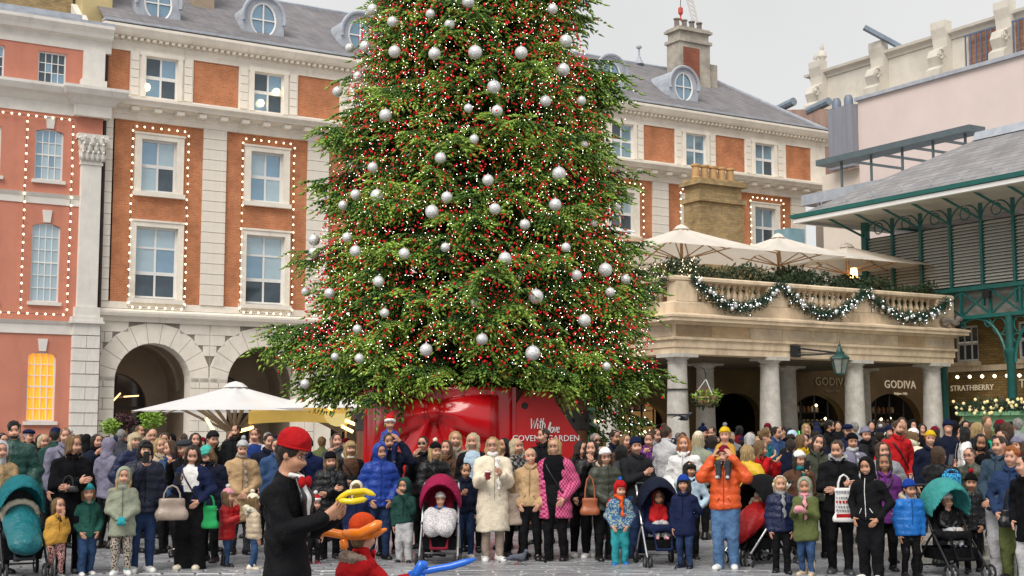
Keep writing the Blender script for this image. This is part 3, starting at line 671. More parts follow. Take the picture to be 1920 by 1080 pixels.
# shop wall under the portico
VS = 37.8
WB = mat('brown_shop_wall', (.14, .085, .03), .75, .3, 1.2, .15, 12)
m = MB(weld=True)
SH = [(22.5, 26.6, 25.6, .85, 2.3), (26.6, 30.3, 28.35, 1.0, 2.05), (30.3, 34.15, 32.35, 1.15, 2.35), (34.15, 37.9, 36.25, 1.35, 2.2), (37.9, 43.5, 40.15, 1.5, 2.2)]
for a, b_, c, r, z in SH: m.archwall(a, b_, .28, 5.0, c, r, z, VS, .35, 14, r * .72)
build(m, 'shop_wall', WB, pt)
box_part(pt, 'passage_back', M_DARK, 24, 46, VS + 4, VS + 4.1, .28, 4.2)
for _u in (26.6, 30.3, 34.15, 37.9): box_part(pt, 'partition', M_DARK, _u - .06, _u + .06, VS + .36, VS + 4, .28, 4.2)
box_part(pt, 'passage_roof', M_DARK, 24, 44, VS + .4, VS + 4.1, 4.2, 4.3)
WARM = mat('warm_shop_glow', (.3, .16, .05), .6, .5, 2.5, emit=(1, .55, .2), estr=.10)
for i, (a, b_, c, r, z) in enumerate(SH):
    if i == 2: continue
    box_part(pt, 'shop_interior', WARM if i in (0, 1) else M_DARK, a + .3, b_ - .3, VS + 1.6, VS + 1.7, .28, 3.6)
    m = MB(); m.box(c - r, c + r, VS + .2, VS + .215, .28, z + r * .72); build(m, 'shop_window', M_DGLASS, pt) if i > 4 else None
    m = MB(); m.box(c - .025, c + .025, VS + .18, VS + .24, .3, z + r * .7)
    for s_ in (-.5, .5): m.box(c + s_ * r - .02, c + s_ * r + .02, VS + .18, VS + .24, .3, z + r * .55)
    m.box(c - r, c + r, VS + .175, VS + .235, z - .05, z + .03); build(m, 'window_bar', M_BLACK, pt)
    # shelves with goods and small spot lamps
    for zz_ in (1.5, 2.05, 2.55):
        box_part(pt, 'shelf', M_BLACK, c - r * .95, c + r * .95, VS + .9, VS + 1.2, zz_ - .03, zz_)
M_GOODS = [mat('chocolate_box_gold', (.5, .36, .16), .4, .3, 4), mat('chocolate_box_cream', (.6, .52, .42), .5, .2, 4), mat('chocolate_box_brown', (.20, .07, .03), .5, .2, 4)]
m = MB(); m.lathe([(.06, 0), (.075, .12), (.06, .2), (.03, .24)], 8)
GM = [m.mesh('jar', q, True) for q in M_GOODS]
for i in (1, 3, 4):
    a, b_, c, r, z = SH[i]
    for zz_ in (1.5, 2.05, 2.55):
        n = 11
        for q in range(n):
            if abs((q + .5) / n - .5) * 2 < (1 if zz_ < 2.4 else .75): put(RN.choice(GM), 'jar', pt, c - r * .9 + 1.8 * r * (q + .5) / n, VS + 1.0, zz_)
SPOT = mat('shop_spot_lamp', (1, .8, .5), .5, 0, emit=(1, .72, .36), estr=7.0)
for i, (a, b_, c, r, z) in enumerate(SH):
    if i == 2: continue
    for q in range(5):
        m = MB(); m.lathe([(.01, -.05), (.05, 0), (.01, .05)], 6, (c - r * .8 + 1.6 * r * q / 4 + RN.uniform(-.1, .1), VS + .7, RN.choice((1.75, 2.35, 2.75)) + RN.uniform(-.08, .08))); build(m, 'spot_lamp', SPOT, pt)
GLOWG = mat('green_lit_display', (.05, .4, .05), .5, .3, 5, emit=(.1, 1, .15), estr=.55)
for q, wd in ((35.05, .42), (35.75, .42)): box_part(pt, 'green_display', GLOWG, q, q + wd, VS + .5, VS + .6, 1.2, 1.85)
LET = mat('sign_letter', (.72, .62, .46), .5, .08, 4, emit=(.9, .75, .5), estr=.12)
LETD = mat('dull_sign_letter', (.40, .31, .19), .5, .08, 4)
def lettering(parent, s, u, v, z, size, m, rot=(math.pi / 2, 0, 0), space=1.0, name='sign_letters'):
    me = text_mesh(name, s, size, m, .015, space); g_ = ORG[parent]
    o = link(name, me, parent, (u - g_[0], v - g_[1], z - g_[2])); o.rotation_euler = rot; return o
VL = VS - .03
for pxc, pyb, mm in ((1560, 723, LETD), (1688, 728, LET)):
    u, z = onV(pxc, pyb, VL); lettering(pt, 'GODIVA', u, VL, z, .43, mm, space=1.06)
    u, z = onV(pxc + 1, pyb + 12, VL); lettering(pt, 'Belgium 1926', u, VL, z, .13, mm)
# green framed glass doors at the left with fairy lights
GP = mat('mint_door_paint', (.09, .25, .18), .5, .15, 3)
dr = build((lambda b: (b.box(25.0, 25.1, VS - .3, VS - .2, .28, 2.6), b.box(26.45, 26.55, VS - .3, VS - .2, .28, 2.6), b.box(25.1, 26.45, VS - .3, VS - .21, 2.5, 2.6), b.box(25.72, 25.83, VS - .298, VS - .2, .28, 2.5), b.box(25.1, 25.72, VS - .297, VS - .21, 1.0, 1.1), b.box(25.83, 26.45, VS - .297, VS - .21, 1.0, 1.1), b)[-1])(MB()), 'glass_door', GP, pt)
for u in (25.41, 26.14): put(pane_mesh(.6, 1.4, GL_DARK), 'pane', dr, u, VS - .25, 1.8)
m = MB(); m.lathe([(.02, -.09), (.07, -.03), (.07, .05), (.02, .09)], 8, (26.2, VS - .34, 2.15)); build(m, 'door_lamp', SPOT, pt)
fl = site('fairy_light_net', 'net of tiny white fairy lights around the green shop door under the portico', 'fairy lights', 26.5, VS - .4)
m = MB()
for i in range(64):
    u = RN.choice((RN.uniform(24.2, 25.0), RN.uniform(26.6, 27.5), RN.uniform(27.0, 28.4))); m.lathe([(.004, -.02), (.02, 0), (.004, .02)], 5, (u, VS - .35 - RN.random() * .2, RN.uniform(1.6, 2.55)))
tag(build(m, 'bulbs', M_WBULB, fl), kind='stuff')
# stone corner of the market building left of the portico
m = MB(); m.box(22.6, 24.2, VS - .6, VS + 1, 0.0, 2.7)
build(m, 'end_pier', M_STONE2, pt)
# ---- garlands, hedge, bushes
def garland(label, P0, P1, sag, out, n=2200):
    o = site('garland', label, 'garland', P0[0], P0[1], 0, 'lit fir garlands hung on the balustrade')
    m = MB(); b = MB(); s_ = MB()
    for i in range(n):
        t = RN.random(); q = 4 * t * (1 - t)
        c = Vector((P0[0] + (P1[0] - P0[0]) * t, P0[1] + (P1[1] - P0[1]) * t, P0[2] + (P1[2] - P0[2]) * t - sag * q)) + Vector((out[0], out[1], 0)) * (.12 + .04 * q)
        a = Vector((RN.gauss(0, 1), RN.gauss(0, 1), RN.gauss(0, 1))).normalized() * RN.uniform(.02, .19) * (.8 + .5 * q)
        leaf_cloud(m, [c + a], .13, 1, elong=5)
        if i % 46 == 0: b.lathe([(.003, -.015), (.015, 0), (.003, .015)], 5, tuple(c + a * 1.25 + Vector((out[0], out[1], 0)) * .09))
        if i % 210 == 50: s_.lathe([(.01, -.065), (.046, -.046), (.065, 0), (.046, .046), (.01, .065)], 10, tuple(c + Vector((out[0], out[1], 0)) * .17 + Vector((0, 0, RN.uniform(-.12, .06)))))
    tag(build(m, 'fir_foliage', M_FIRD, o), kind='stuff'); tag(build(b, 'white_lights', M_WBULB, o), kind='stuff'); tag(build(s_, 'silver_balls', M_SILVER, o, smooth='all'), kind='stuff')
garland('lit fir garland swag left of the portico corner', (FU - .05, 35.1, 6.2), (FU - .05, FV + .2, 6.25), .75, (-1, 0))
garland('lit fir garland swag on the front, nearest the portico corner', (PEDU[0] + .1, FV - .05, 6.25), (PEDU[1], FV - .05, 6.22), .8, (0, -1), 2900)
garland('lit fir garland swag, middle one along the portico front', (PEDU[1], FV - .05, 6.22), (PEDU[2], FV - .05, 6.2), .8, (0, -1), 2900)
garland('lit fir garland swag at the right end of the portico front', (PEDU[2], FV - .05, 6.2), (PEDU[3], FV - .05, 6.1), .7, (0, -1), 2900)
hd = site('planter_hedge', 'dark clipped hedge with tiny lights along the terrace balustrade', 'hedge', 28, 32.4)
m = MB(); b = MB()
for i in range(8200):
    t = RN.random(); u = 24.9 + 11.2 * t if i % 5 else FU + .5 + RN.random() * .5; v = FV + .55 + RN.random() * .5 if i % 5 else FV + RN.random() * 5
    z = 6.0 + RN.random() ** .8 * (.78 + .12 * math.sin(u * 2.3) - .12 * t); leaf_cloud(m, [(u, v, z)], .16, 1, elong=3.2)
    if i % 30 == 0: b.lathe([(.003, -.015), (.015, 0), (.003, .015)], 4, (u, v - .1, z))
tag(build(m, 'foliage', M_LEAFD, hd), kind='stuff'); tag(build(b, 'lights', M_BULB, hd), kind='stuff')
def bush(name, label, cat, c, r, n, m_, size, group=None):
    o = site(name, label, cat, c[0], c[1], c[2], group); m = MB()
    for i in range(n):
        d = Vector((RN.gauss(0, 1), RN.gauss(0, 1), RN.gauss(0, 1))).normalized() * RN.random() ** .4
        leaf_cloud(m, [(c[0] + d.x * r[0], c[1] + d.y * r[1], c[2] + r[2] + d.z * r[2])], size, 1, elong=2.2)
    tag(build(m, 'foliage', m_, o), kind='stuff'); return o
bush('box_bush', 'rounded dark bush on the terrace under the middle umbrella', 'bush', (31.0, 33.4, 6.3), (.95, .5, .42), 1500, M_LEAFD, .14, 'terrace bushes')
bush('box_bush', 'rounded dark bush on the terrace under the right umbrella', 'bush', (33.6, 33.4, 6.2), (.9, .5, .42), 1500, M_LEAFD, .14, 'terrace bushes')
# ---- rooms behind the terrace
mk = site('terrace_building', 'cream and yellow brick upper storey behind the terrace umbrellas', 'building', 26, 38.2, 5.1)
box_part(mk, 'cream_wall', mat('cream_terrace_render', (.62, .53, .42), .85, .12, 1.0, .08, 20, dirt=(.42, .33, .24), dscale=.8), 24.2, 29.2, 38.2, 44, 5.1, 8.3)
m = MB(); m.sweep([(24.2, 44), (24.2, 38.2), (29.2, 38.2)], [(-.2, 8.0), (.05, 8.0), (.1, 8.2), (.28, 8.3), (.3, 8.42), (-.2, 8.5)]); build(m, 'cornice', M_STONE2, mk)
box_part(mk, 'brick_wall', M_BRICK2, 29.2, 36.4, 38.4, 44, 5.1, 8.0)
m = MB()
m.face([(24.3, 38.0, 8.6), (28.2, 38.0, 8.6), (28.2, 43, 9.9), (24.3, 43, 9.9)]); build(m, 'glass_roof', mat('frosted_glass_roof', (.45, .47, .5), .25, .15, 1, metal=.3), mk)
m = MB()
for i in range(8): m.tube([(24.3 + i * .55, 38.0, 8.63), (24.3 + i * .55, 43, 9.93)], .035, 5)
build(m, 'glazing_bars', M_WHITE, mk)
chimney(mk, 32.65, 34.75, 40, 41, 5.2, 11.3, M_BRICK2, M_BRICK2, 5, M_POT, None, 'brick_chimney')
m = MB(); m.box(29.3, 36.3, 38.25, 38.39, 6.5, 6.62); build(m, 'brick_band', M_STONE2, mk)
M_VENT = mat('blue_grey_duct', (.22, .36, .42), .5, .2, 3)
box_part(mk, 'duct', M_VENT, 36.45, 37.3, 39.4, 40.2, 7.0, 9.6)
# ---- umbrellas
def umbrella(label, base, z_edge, z_top, half, ribs=8, m_=None, square=True, group='umbrellas', cat='umbrella', rz=YAW, tilt=0, pole=True, struts=1, poleoff=(0, 0), valance=.0, pm=None):
    pm = pm or M_WOOD
    o = thing('market_umbrella', label, cat, base, rz, group); m = MB(weld=True)
    hw = half if isinstance(half, tuple) else (half, half); N = 32; rings = 7
    def P(a, t):
        c_, s_ = math.cos(a), math.sin(a)
        if square: k = 1 / max(abs(c_), abs(s_))
        else:
            q = (a % (2 * math.pi / ribs)) - math.pi / ribs; k = math.cos(math.pi / ribs) / math.cos(q)
        sag = .10 * math.sin(math.pi * t) * (z_top - z_edge) * abs(math.sin(a * ribs / 2))
        return (c_ * k * hw[0] * t, s_ * k * hw[1] * t, z_top - (z_top - z_edge) * (t ** .92) - sag)
    for i in range(N):
        a0, a1 = 2 * math.pi * i / N, 2 * math.pi * (i + 1) / N
        for q in range(rings):
            t0, t1 = .06 + .94 * q / rings, .06 + .94 * (q + 1) / rings
            m.face([P(a0, t0), P(a1, t0), P(a1, t1), P(a0, t1)])
        if valance: A, B = P(a0, 1), P(a1, 1); m.face([A, B, (B[0], B[1], B[2] - valance), (A[0], A[1], A[2] - valance)])
    cp = build(m, 'canopy', m_ or M_CANVAS, o, smooth=True)
    m = MB(); m.lathe([(hw[0] * .12, z_top - .06), (hw[0] * .07, z_top + .05), (.02, z_top + .10)], 8); build(m, 'vent_cap', m_ or M_CANVAS, o)
    for i in range(ribs):
        a = 2 * math.pi * i / ribs + (math.pi / 4 if square and ribs == 4 else 0); e = P(a, .99); f_ = P(a, .08)
        mid = [(f_[0] + (e[0] - f_[0]) * t, f_[1] + (e[1] - f_[1]) * t, P(a, .08 + .91 * t)[2] - .05) for t in (0, .33, .66, 1)]
        m = MB(); m.tube(mid, .022, 5); rb = build(m, 'rib', pm, o)
        for s_ in range(struts):
            e2 = P(a + .18 * s_, .62 - .16 * s_); m = MB(); m.tube([(e2[0], e2[1], e2[2] - .06), (0, 0, z_edge - (.18 if struts == 1 else .62))], .02 + .018 * (struts > 1), 5); build(m, 'strut', pm, rb)
    if pole:
        m = MB(); m.tube([(poleoff[0], poleoff[1], 0), (poleoff[0], poleoff[1], z_top - .05)], .05, 8); build(m, 'pole', pm, o)
        m = MB(); m.box(-.35 + poleoff[0], .35 + poleoff[0], -.35 + poleoff[1], .35 + poleoff[1], 0, .08); build(m, 'base', M_BLACK, o)
    return o
gz = 5.16
for lab, u, hw, zt, ze in (('cream terrace umbrella nearest the Christmas tree', 27.45, 2.15, 8.3, 7.42), ('cream terrace umbrella between the other two', 31.55, 1.95, 8.33, 7.5), ('cream terrace umbrella farthest right, with a glowing heater below', 34.7, 2.2, 8.22, 7.42)):
    umbrella(lab, UV(u, 34.6, gz), ze - gz, zt - gz, hw, 8, None, True, 'cream umbrellas on the terrace', poleoff=(0, 0))
ht = site('patio_heater', 'glowing electric patio heater under the right terrace umbrella', 'heater', 34.63, 34.3, gz)
m = MB(); m.tube([(34.63, 34.3, 5.2), (34.63, 34.3, 7.05)], .035, 6); build(m, 'stand', M_BLACK, ht)
m = MB(); m.prism([(34.5, 7.05), (34.76, 7.05), (34.7, 7.4), (34.56, 7.4)], 34.15, 34.3); build(m, 'element', mat('heater_glow', (1, .6, .3), .5, 0, emit=(1, .5, .18), estr=3.5), ht)
# ================================================================== green iron market hall
UH = 36.6
hl = site('market_hall', 'green iron market hall with louvred walls and a slate roof', 'building', UH, 28)
PV = [35.5 - 1.28 * i for i in range(11)]
for i, v in enumerate(PV[:9]):
    m = MB(); t = .11 if i == 0 else .05; m.box(UH - t - .06, UH + t - .06, v - t, v + t, 5.9 if i else 5.0, 9.35); build(m, 'post', M_GREEN, hl)
m = MB(); n_sl = 19
m.prism([(UH - .05, 0.0), (UH + .05, .085), (UH + .05, .10), (UH - .05, .015)], -.575, .575); SLM = bpy.data.meshes.new('slat')
# slats run along v: swap axes
mv = [(p[0] - UH, p[1], p[2]) for p in m.v]; SLM.from_pydata(mv, [], m.f); SLM.materials.append(mat('louvre_slat_paint', (.60, .59, .53), .6, .2, 2.5, dirt=(.2, .2, .17), dscale=1.4))
for b_ in range(8):
    vm = (PV[b_] + PV[b_ + 1]) / 2
    for k in range(n_sl):
        put(SLM, 'slat', hl, UH, vm, 6.62 + .108 * k, (0, RN.uniform(-.05, .05), 0))
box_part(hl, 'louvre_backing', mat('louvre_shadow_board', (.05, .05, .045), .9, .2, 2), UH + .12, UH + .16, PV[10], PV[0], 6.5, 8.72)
# ironwork arches with rings between the posts under the eave
def arc(c, r, a0, a1, n=10): return [(UH - .06, c[0] + r * math.cos(a0 + (a1 - a0) * i / n), c[1] + r * math.sin(a0 + (a1 - a0) * i / n)) for i in range(n + 1)]
for b_ in range(8):
    va, vb = PV[b_], PV[b_ + 1]
    m = MB(); m.tube(arc((va - .6, 8.72), .56, 0, math.pi / 2), .028, 5); build(m, 'arch_brace', M_GREEN, hl)
    m = MB(); m.tube(arc((vb + .6, 8.72), .56, math.pi / 2, math.pi), .028, 5); build(m, 'arch_brace', M_GREEN, hl)
    m = MB(); m.tube(arc(((va + vb) / 2, 9.0), .2, 0, 2 * math.pi, 14), .022, 5); build(m, 'iron_ring', M_GREEN, hl)
    m = MB(); m.tube([(UH - .06, va, 8.75), (UH - 1.9, va, 9.32)], .045, 5); build(m, 'eave_bracket', M_GREEN, hl)
m = MB(); m.box(UH - .12, UH, 20, PV[0] + .1, 9.3, 9.42); build(m, 'eave_beam', M_GREEN, hl)
# roof with hipped corner
UEV, VEV, ZEV = 33.9, 36.3, 9.42
URG, VRG, ZRG = 39.9, 32.9, 12.35
m = MB(weld=True); e = .16
m.face([(UEV, 15, ZEV), (UEV, VEV, ZEV), (URG, VRG, ZRG), (URG, 15, ZRG)]); m.face([(UEV, VEV, ZEV), (46, VEV, ZEV), (URG + 3, VRG, ZRG), (URG, VRG, ZRG)]); build(m, 'roof', M_SLATE2, hl)
m = MB(); m.sweep([(UEV + .02, 15), (UEV + .02, VEV), (46, VEV)][::-1], [(-.1, ZEV - .26), (.06, ZEV - .26), (.06, ZEV - .12), (.0, ZEV - .11), (-.1, ZEV - .11)]); build(m, 'fascia', M_WHITE, hl)
m = MB(); m.sweep([(UEV + .02, 15), (UEV + .02, VEV), (46, VEV)][::-1], [(-.1, ZEV - .10), (.11, ZEV - .10), (.14, ZEV + .04), (.02, ZEV + .05), (-.1, ZEV + .03)]); build(m, 'gutter', M_GREEN, hl)
m = MB(); m.prism([(UEV + .1, VEV - .1), (UEV + .1, 15), (UH + 2, 15), (UH + 2, VEV - .1)], ZEV - .14, ZEV - .11, 'z'); build(m, 'soffit', mat('cream_soffit', (.55, .52, .45), .8, .15, 1), hl)
for i in range(14):
    m = MB(); v = VEV - .7 - .62 * i; x0 = UEV + .55; z0 = ZEV + .27
    if i % 2: m.tube([(x0, v, z0), (x0, v, z0 + .16)], .012, 4); 
    else: m.tube([(x0, v + .1 * math.cos(a), z0 + .10 + .1 * math.sin(a)) for a in [6.28 * q / 10 for q in range(11)]], .012, 4)
    build(m, 'snow_guard', MATS['lead_sheet'], hl)
m = MB(); m.prism([(URG - .5, ZRG - .2), (URG + .2, ZRG - .2), (URG + .2, ZRG + .18), (URG - .35, ZRG + .12)], 15, VRG + .1); build(m, 'ridge_flashing', M_LEAD, hl)
# lower girder, brackets, big column
ZG0, ZG1 = 5.55, 6.5
m = MB(); m.box(UH - .2, UH - .02, 24, 34.0, ZG1 - .08, ZG1 + .06); build(m, 'girder_chord', M_GREEN, hl)
m = MB(); m.box(UH - .2, UH - .02, 24, 34.0, ZG0 - .06, ZG0 + .06); build(m, 'girder_chord', M_GREEN, hl)
GV = [33.6 - 1.18 * i for i in range(9)]
for i in range(8):
    a, b_ = GV[i], GV[i + 1]
    m = MB(); m.tube([(UH - .10, a, ZG0 + .05), (UH - .10, b_, ZG1 - .07)], .04, 4); build(m, 'girder_brace', M_GREEN, hl)
    m = MB(); m.tube([(UH - .13, a, ZG1 - .07), (UH - .13, b_, ZG0 + .05)], .04, 4); build(m, 'girder_brace', M_GREEN, hl)
    m = MB(); m.box(UH - .16, UH - .06, a - .04, a + .04, ZG0 + .06, ZG1 - .08); build(m, 'girder_post', M_GREEN, hl)
box_part(hl, 'girder_backing', mat('pale_hall_board', (.42, .40, .36), .8, .2, 1), UH + .3, UH + .34, 20, 35.4, 5.6, 6.5)
for vc in (32.1, 29.35, 26.6):
    m = MB(); m.lathe([(.24, .28), (.24, .9), (.15, .95), (.14, 4.2), (.2, 4.3), (.2, 4.4), (.14, 4.45), (.14, 5.5)], 14, (UH - .1, vc, 0)); build(m, 'iron_column', mat('dark_green_iron', (.012, .10, .09), .45, .2, 4), hl, smooth=True)
    for sg in (-1, 1):
        if vc > 32 and sg > 0: continue
        P = [(UH - .1, vc + sg * (1.375 - 1.2 * math.cos(a)), 4.0 + 1.5 * math.sin(a)) for a in [math.pi / 2 * i / 10 for i in range(11)]]
        m = MB(); m.tube(P, .05, 5); br = build(m, 'spandrel_arch', M_GREEN, hl)
        for rr, dz, dv in ((.26, 5.2, .42), (.14, 4.78, .26), (.13, 5.33, .85)):
            m = MB(); m.tube([(UH - .1, vc + sg * dv + rr * math.cos(a), dz + rr * math.sin(a)) for a in [6.283 * i / 12 for i in range(13)]], .025, 4); build(m, 'spandrel_ring', M_GREEN, br)
for v_ in (31.3, 28.1):
    m = MB(); m.lathe([(.03, -.14), (.11, -.1), (.13, .08), (.05, .14)], 10, (UH - .3, v_, 5.35)); build(m, 'floodlight', M_BLACK, hl)
m = MB(); m.box(UH - .35, UH - .25, 29.9, 30.2, 6.1, 6.35); build(m, 'floodlight', M_BLACK, hl)
# brick shop behind the iron columns
bs = site('brick_shop', 'brown brick shop with a white sash window inside the market hall', 'shop', 38, 30, .28)
m = MB(weld=True)
VWIN = [(32.36, .48), (30.0 - .2, .45)]
yy0, yy1 = 26.0, 33.35
def wallU(mb, U, v0, v1, z0, z1, holes, depth):
    k = MB(weld=True); k.wall(v0, v1, z0, z1, 0, holes, depth)
    mb.v += [(U + p[1], p[0], p[2]) for p in k.v]; mb.f += k.f; mb.m += k.m
m = MB(); wallU(m, 38.0, yy0, yy1, .28, 6.6, [(c - h_, c + h_, 4.2, 5.42) for c, h_ in VWIN], .25); build(m, 'brick_wall', M_BRICK3, bs)
for c, h_ in VWIN:
    m = MB(); Z0, Z1 = 4.2, 5.42
    for a, b_, q, r_ in ((c - h_, c - h_ + .07, Z0, Z1), (c + h_ - .07, c + h_, Z0, Z1)): m.box(38.05, 38.15, a, b_, q, r_)
    for q in (Z0, (Z0 + Z1) / 2 - .035, Z1 - .07): m.box(38.052, 38.148, c - h_ + .07, c + h_ - .07, q, q + .07)
    for q in (-.15, .15): m.box(38.055, 38.13, c + q - .018, c + q + .018, Z0 + .07, Z1 - .07)
    wo_ = build(m, 'window', M_WHITE, bs)
    for iy in (-.3, 0, .3):
        for iz in (0, 1):
            m = MB(); m.box(38.1, 38.11, c + iy - .13, c + iy + .13, Z0 + .08 + iz * .61, Z0 + .57 + iz * .6); build(m, 'pane', GL_DARK, wo_)
    box_part(bs, 'window_sill', M_STONE2, 37.85, 38.1, c - h_ - .1, c + h_ + .1, 4.05, 4.19)
box_part(bs, 'stone_band', M_STONE2, 37.93, 38.05, yy0, yy1, 3.86, 4.05)
me = text_mesh('sign_letters', 'STRATHBERRY', .27, LET, .012, 1.05); v, z = onU(1822, 732, 37.95); o = put(me, 'sign_letters', bs, 37.95, v, z, (math.pi / 2, 0, -math.pi / 2))
me = text_mesh('sign_letters', 'T', .40, LET, .012, 1.05, 'LEFT'); v, z = onU(1911, 727, 37.95); put(me, 'sign_letters', bs, 37.95, v, z, (math.pi / 2, 0, -math.pi / 2))
m = MB(); m.prism([(32.9 - 1.9 * i / 12, 1.9 + .75 * math.sin(math.pi * i / 12)) for i in range(13)], 37.9, 37.98, 'y') ; 
mv = [(p[1], p[0], p[2]) for p in m.v]; m.v = mv; build(m, 'arch_fanlight', mat('cream_fanlight', (.62, .54, .42), .6, .1, 2, emit=(1, .7, .4), estr=.08), bs)
box_part(bs, 'dark_doorway', M_DARK, 37.9, 37.97, 32.75, 33.3, .28, 2.7)
fs = site('string_lights', 'row of round warm bulbs strung above the shop lettering in the market hall', 'string lights', 36.9, 30)
m = MB(); b = MB()
for i in range(9):
    v, z = onU(1795 + 23.3 * i, 707 - .6 * i, 36.95); b.lathe([(.01, -.06), (.05, -.03), (.06, 0), (.05, .03), (.01, .06)], 8, (36.95, v, z))
tag(build(b, 'bulbs', M_BULB, fs, smooth='all'), kind='stuff')
m.tube([(36.95, onU(1795, 703, 36.95)[0], onU(1795, 703, 36.95)[1]), (36.95, 26, 3.95)], .012, 4); build(m, 'cable', M_BLACK, fs)
# kiosk with garland
ks = site('green_kiosk', 'pale green market kiosk topped with a lit garland at the right edge', 'kiosk', 34.2, 28, .28)
KG = mat('mint_kiosk_paint', (.19, .40, .22), .5, .12, 2)
m = MB(); m.box(34.2, 35.6, 25.5, 29.35, .28, 2.3); build(m, 'cabinet', KG, ks)
m = MB(); m.box(34.05, 35.7, 25.4, 29.5, 2.3, 2.42); build(m, 'top', KG, ks)
kg = site('garland', 'fir garland with gold and cream baubles on the green kiosk', 'garland', 34.2, 28, 2.1)
m = MB(); b = MB()
for i in range(1500):
    v = RN.uniform(25.4, 29.5); a = RN.random() * 6.28; r_ = RN.random() ** .5 * .2; leaf_cloud(m, [(34.15 + r_ * math.cos(a), v, 2.56 + r_ * math.sin(a) * 1.1)], .14, 1, elong=3)
    if i % 26 == 0: b.lathe([(.01, -.05), (.04, -.03), (.052, 0), (.04, .03), (.01, .05)], 7, (34.15 - r_ - .03, v, 2.56 + r_ * math.sin(a) * 1.2))
tag(build(m, 'fir_foliage', M_FIRD, kg), kind='stuff'); tag(build(b, 'gold_balls', mat('cream_gold_bauble', (.75, .58, .28), .3, .15, 6, emit=(1, .8, .4), estr=.18), kg, smooth='all'), kind='stuff')
# ---- wall lantern and hanging basket
ln = site('wall_lantern', 'green hexagonal glass lantern on a black bracket fixed to the portico', 'lantern', 30.2, FV - .8, 3.4)
u_, v_ = 30.2, FV - .78
GI = mat('verdigris_lantern', (.015, .07, .06), .4, .25, 5)
m = MB(); m.lathe([(0.150, 3.980), (0.315, 3.995), (0.300, 4.040), (0.210, 4.100), (0.150, 4.122), (0.150, 4.205), (0.105, 4.220), (0.075, 4.310), (0.038, 4.370), (0.045, 4.415), (0.015, 4.460), (0.007, 4.558)], 6, (u_, v_, 0)); build(m, 'lantern_cap', GI, ln)
m = MB(); m.lathe([(0.158, 3.560), (0.270, 3.980)], 6, (u_, v_, 0), cap=False); build(m, 'glass_panel', mat('lantern_glass', (.30, .32, .30), .1, .3, 3, metal=.2), ln)
for i in range(6):
    a = math.pi / 3 * i; m = MB(); m.tube([(u_ + .158 * math.cos(a), v_ + .158 * math.sin(a), 3.56), (u_ + .274 * math.cos(a), v_ + .274 * math.sin(a), 3.985)], .016, 4); build(m, 'lantern_bar', GI, ln)
m = MB(); m.lathe([(0.038, 3.500), (0.165, 3.530), (0.165, 3.567), (0.038, 3.567)], 6, (u_, v_, 0)); build(m, 'lantern_base', GI, ln)
m = MB(); m.lathe([(0.007, 3.620), (0.038, 3.657), (0.038, 3.808), (0.007, 3.845)], 8, (u_, v_, 0)); build(m, 'lamp_bulb', mat('frosted_bulb', (.8, .8, .75), .4, .05, emit=(1, .9, .75), estr=.4), ln)
m = MB(); m.tube([(u_ - 1.15, FV - .05, 4.33), (u_ - .14, v_ + .05, 4.18)], .03, 5); m.tube([(u_ - 1.15, FV - .05, 4.12), (u_ - .75, FV - .3, 4.12), (u_ - .14, v_ + .05, 4.16)], .03, 5); m.box(u_ - 1.3, u_ - .95, FV - .12, FV - .037, 4.05, 4.4); build(m, 'bracket', M_BLACK, ln)
hb = site('hanging_basket', 'hanging basket of winter plants beside the corner column', 'hanging basket', 25.45, VC - .6, 2.5)
bu, bv = 25.45, VC - .62
m = MB(); m.lathe([(.05, 2.52), (.2, 2.55), (.31, 2.66), (.34, 2.82), (.3, 2.82)], 14, (bu, bv, 0)); build(m, 'basket_liner', mat('coir_liner', (.45, .27, .14), .9, .3, 8, .3, 40), hb, smooth=True)
m = MB()
for i in range(10):
    a = 6.283 * i / 10; m.tube([(bu + r_ * math.cos(a), bv + r_ * math.sin(a), z) for r_, z in ((.06, 2.5), (.22, 2.54), (.33, 2.66), (.36, 2.84))], .009, 4)
build(m, 'wire_frame', M_BLACK, hb)
for i in range(3):
    a = 6.283 * i / 3 + .4; m = MB(); m.tube([(bu + .34 * math.cos(a), bv + .34 * math.sin(a), 2.84), (bu, bv, 3.3)], .012, 4); build(m, 'chain', M_WHITE, hb)
m = MB(); m.tube([(bu, bv, 3.3), (bu, bv, 3.42), (bu - .06, bv, 3.6), (bu - .25, bv + .2, 3.72), (UC + .28, VC - .1, 3.6)], .014, 5); build(m, 'hook', M_BLACK, hb)
for nme, m_, n_, zc in (('foliage', M_LEAFB, 260, 2.86), ('trailing_leaves', M_LEAFD, 300, 2.7), ('heather', mat('heather_pink', (.30, .09, .08), .8, .3, 6), 90, 3.0)):
    m = MB()
    for i in range(n_):
        a = RN.random() * 6.28; r_ = RN.uniform(.12, .42) if nme != 'heather' else RN.uniform(0, .25); leaf_cloud(m, [(bu + r_ * math.cos(a), bv + r_ * math.sin(a), zc + RN.uniform(-.18, .1))], .12, 1, elong=2.2 if nme != 'heather' else 6)
    tag(build(m, nme, m_, hb), kind='stuff')
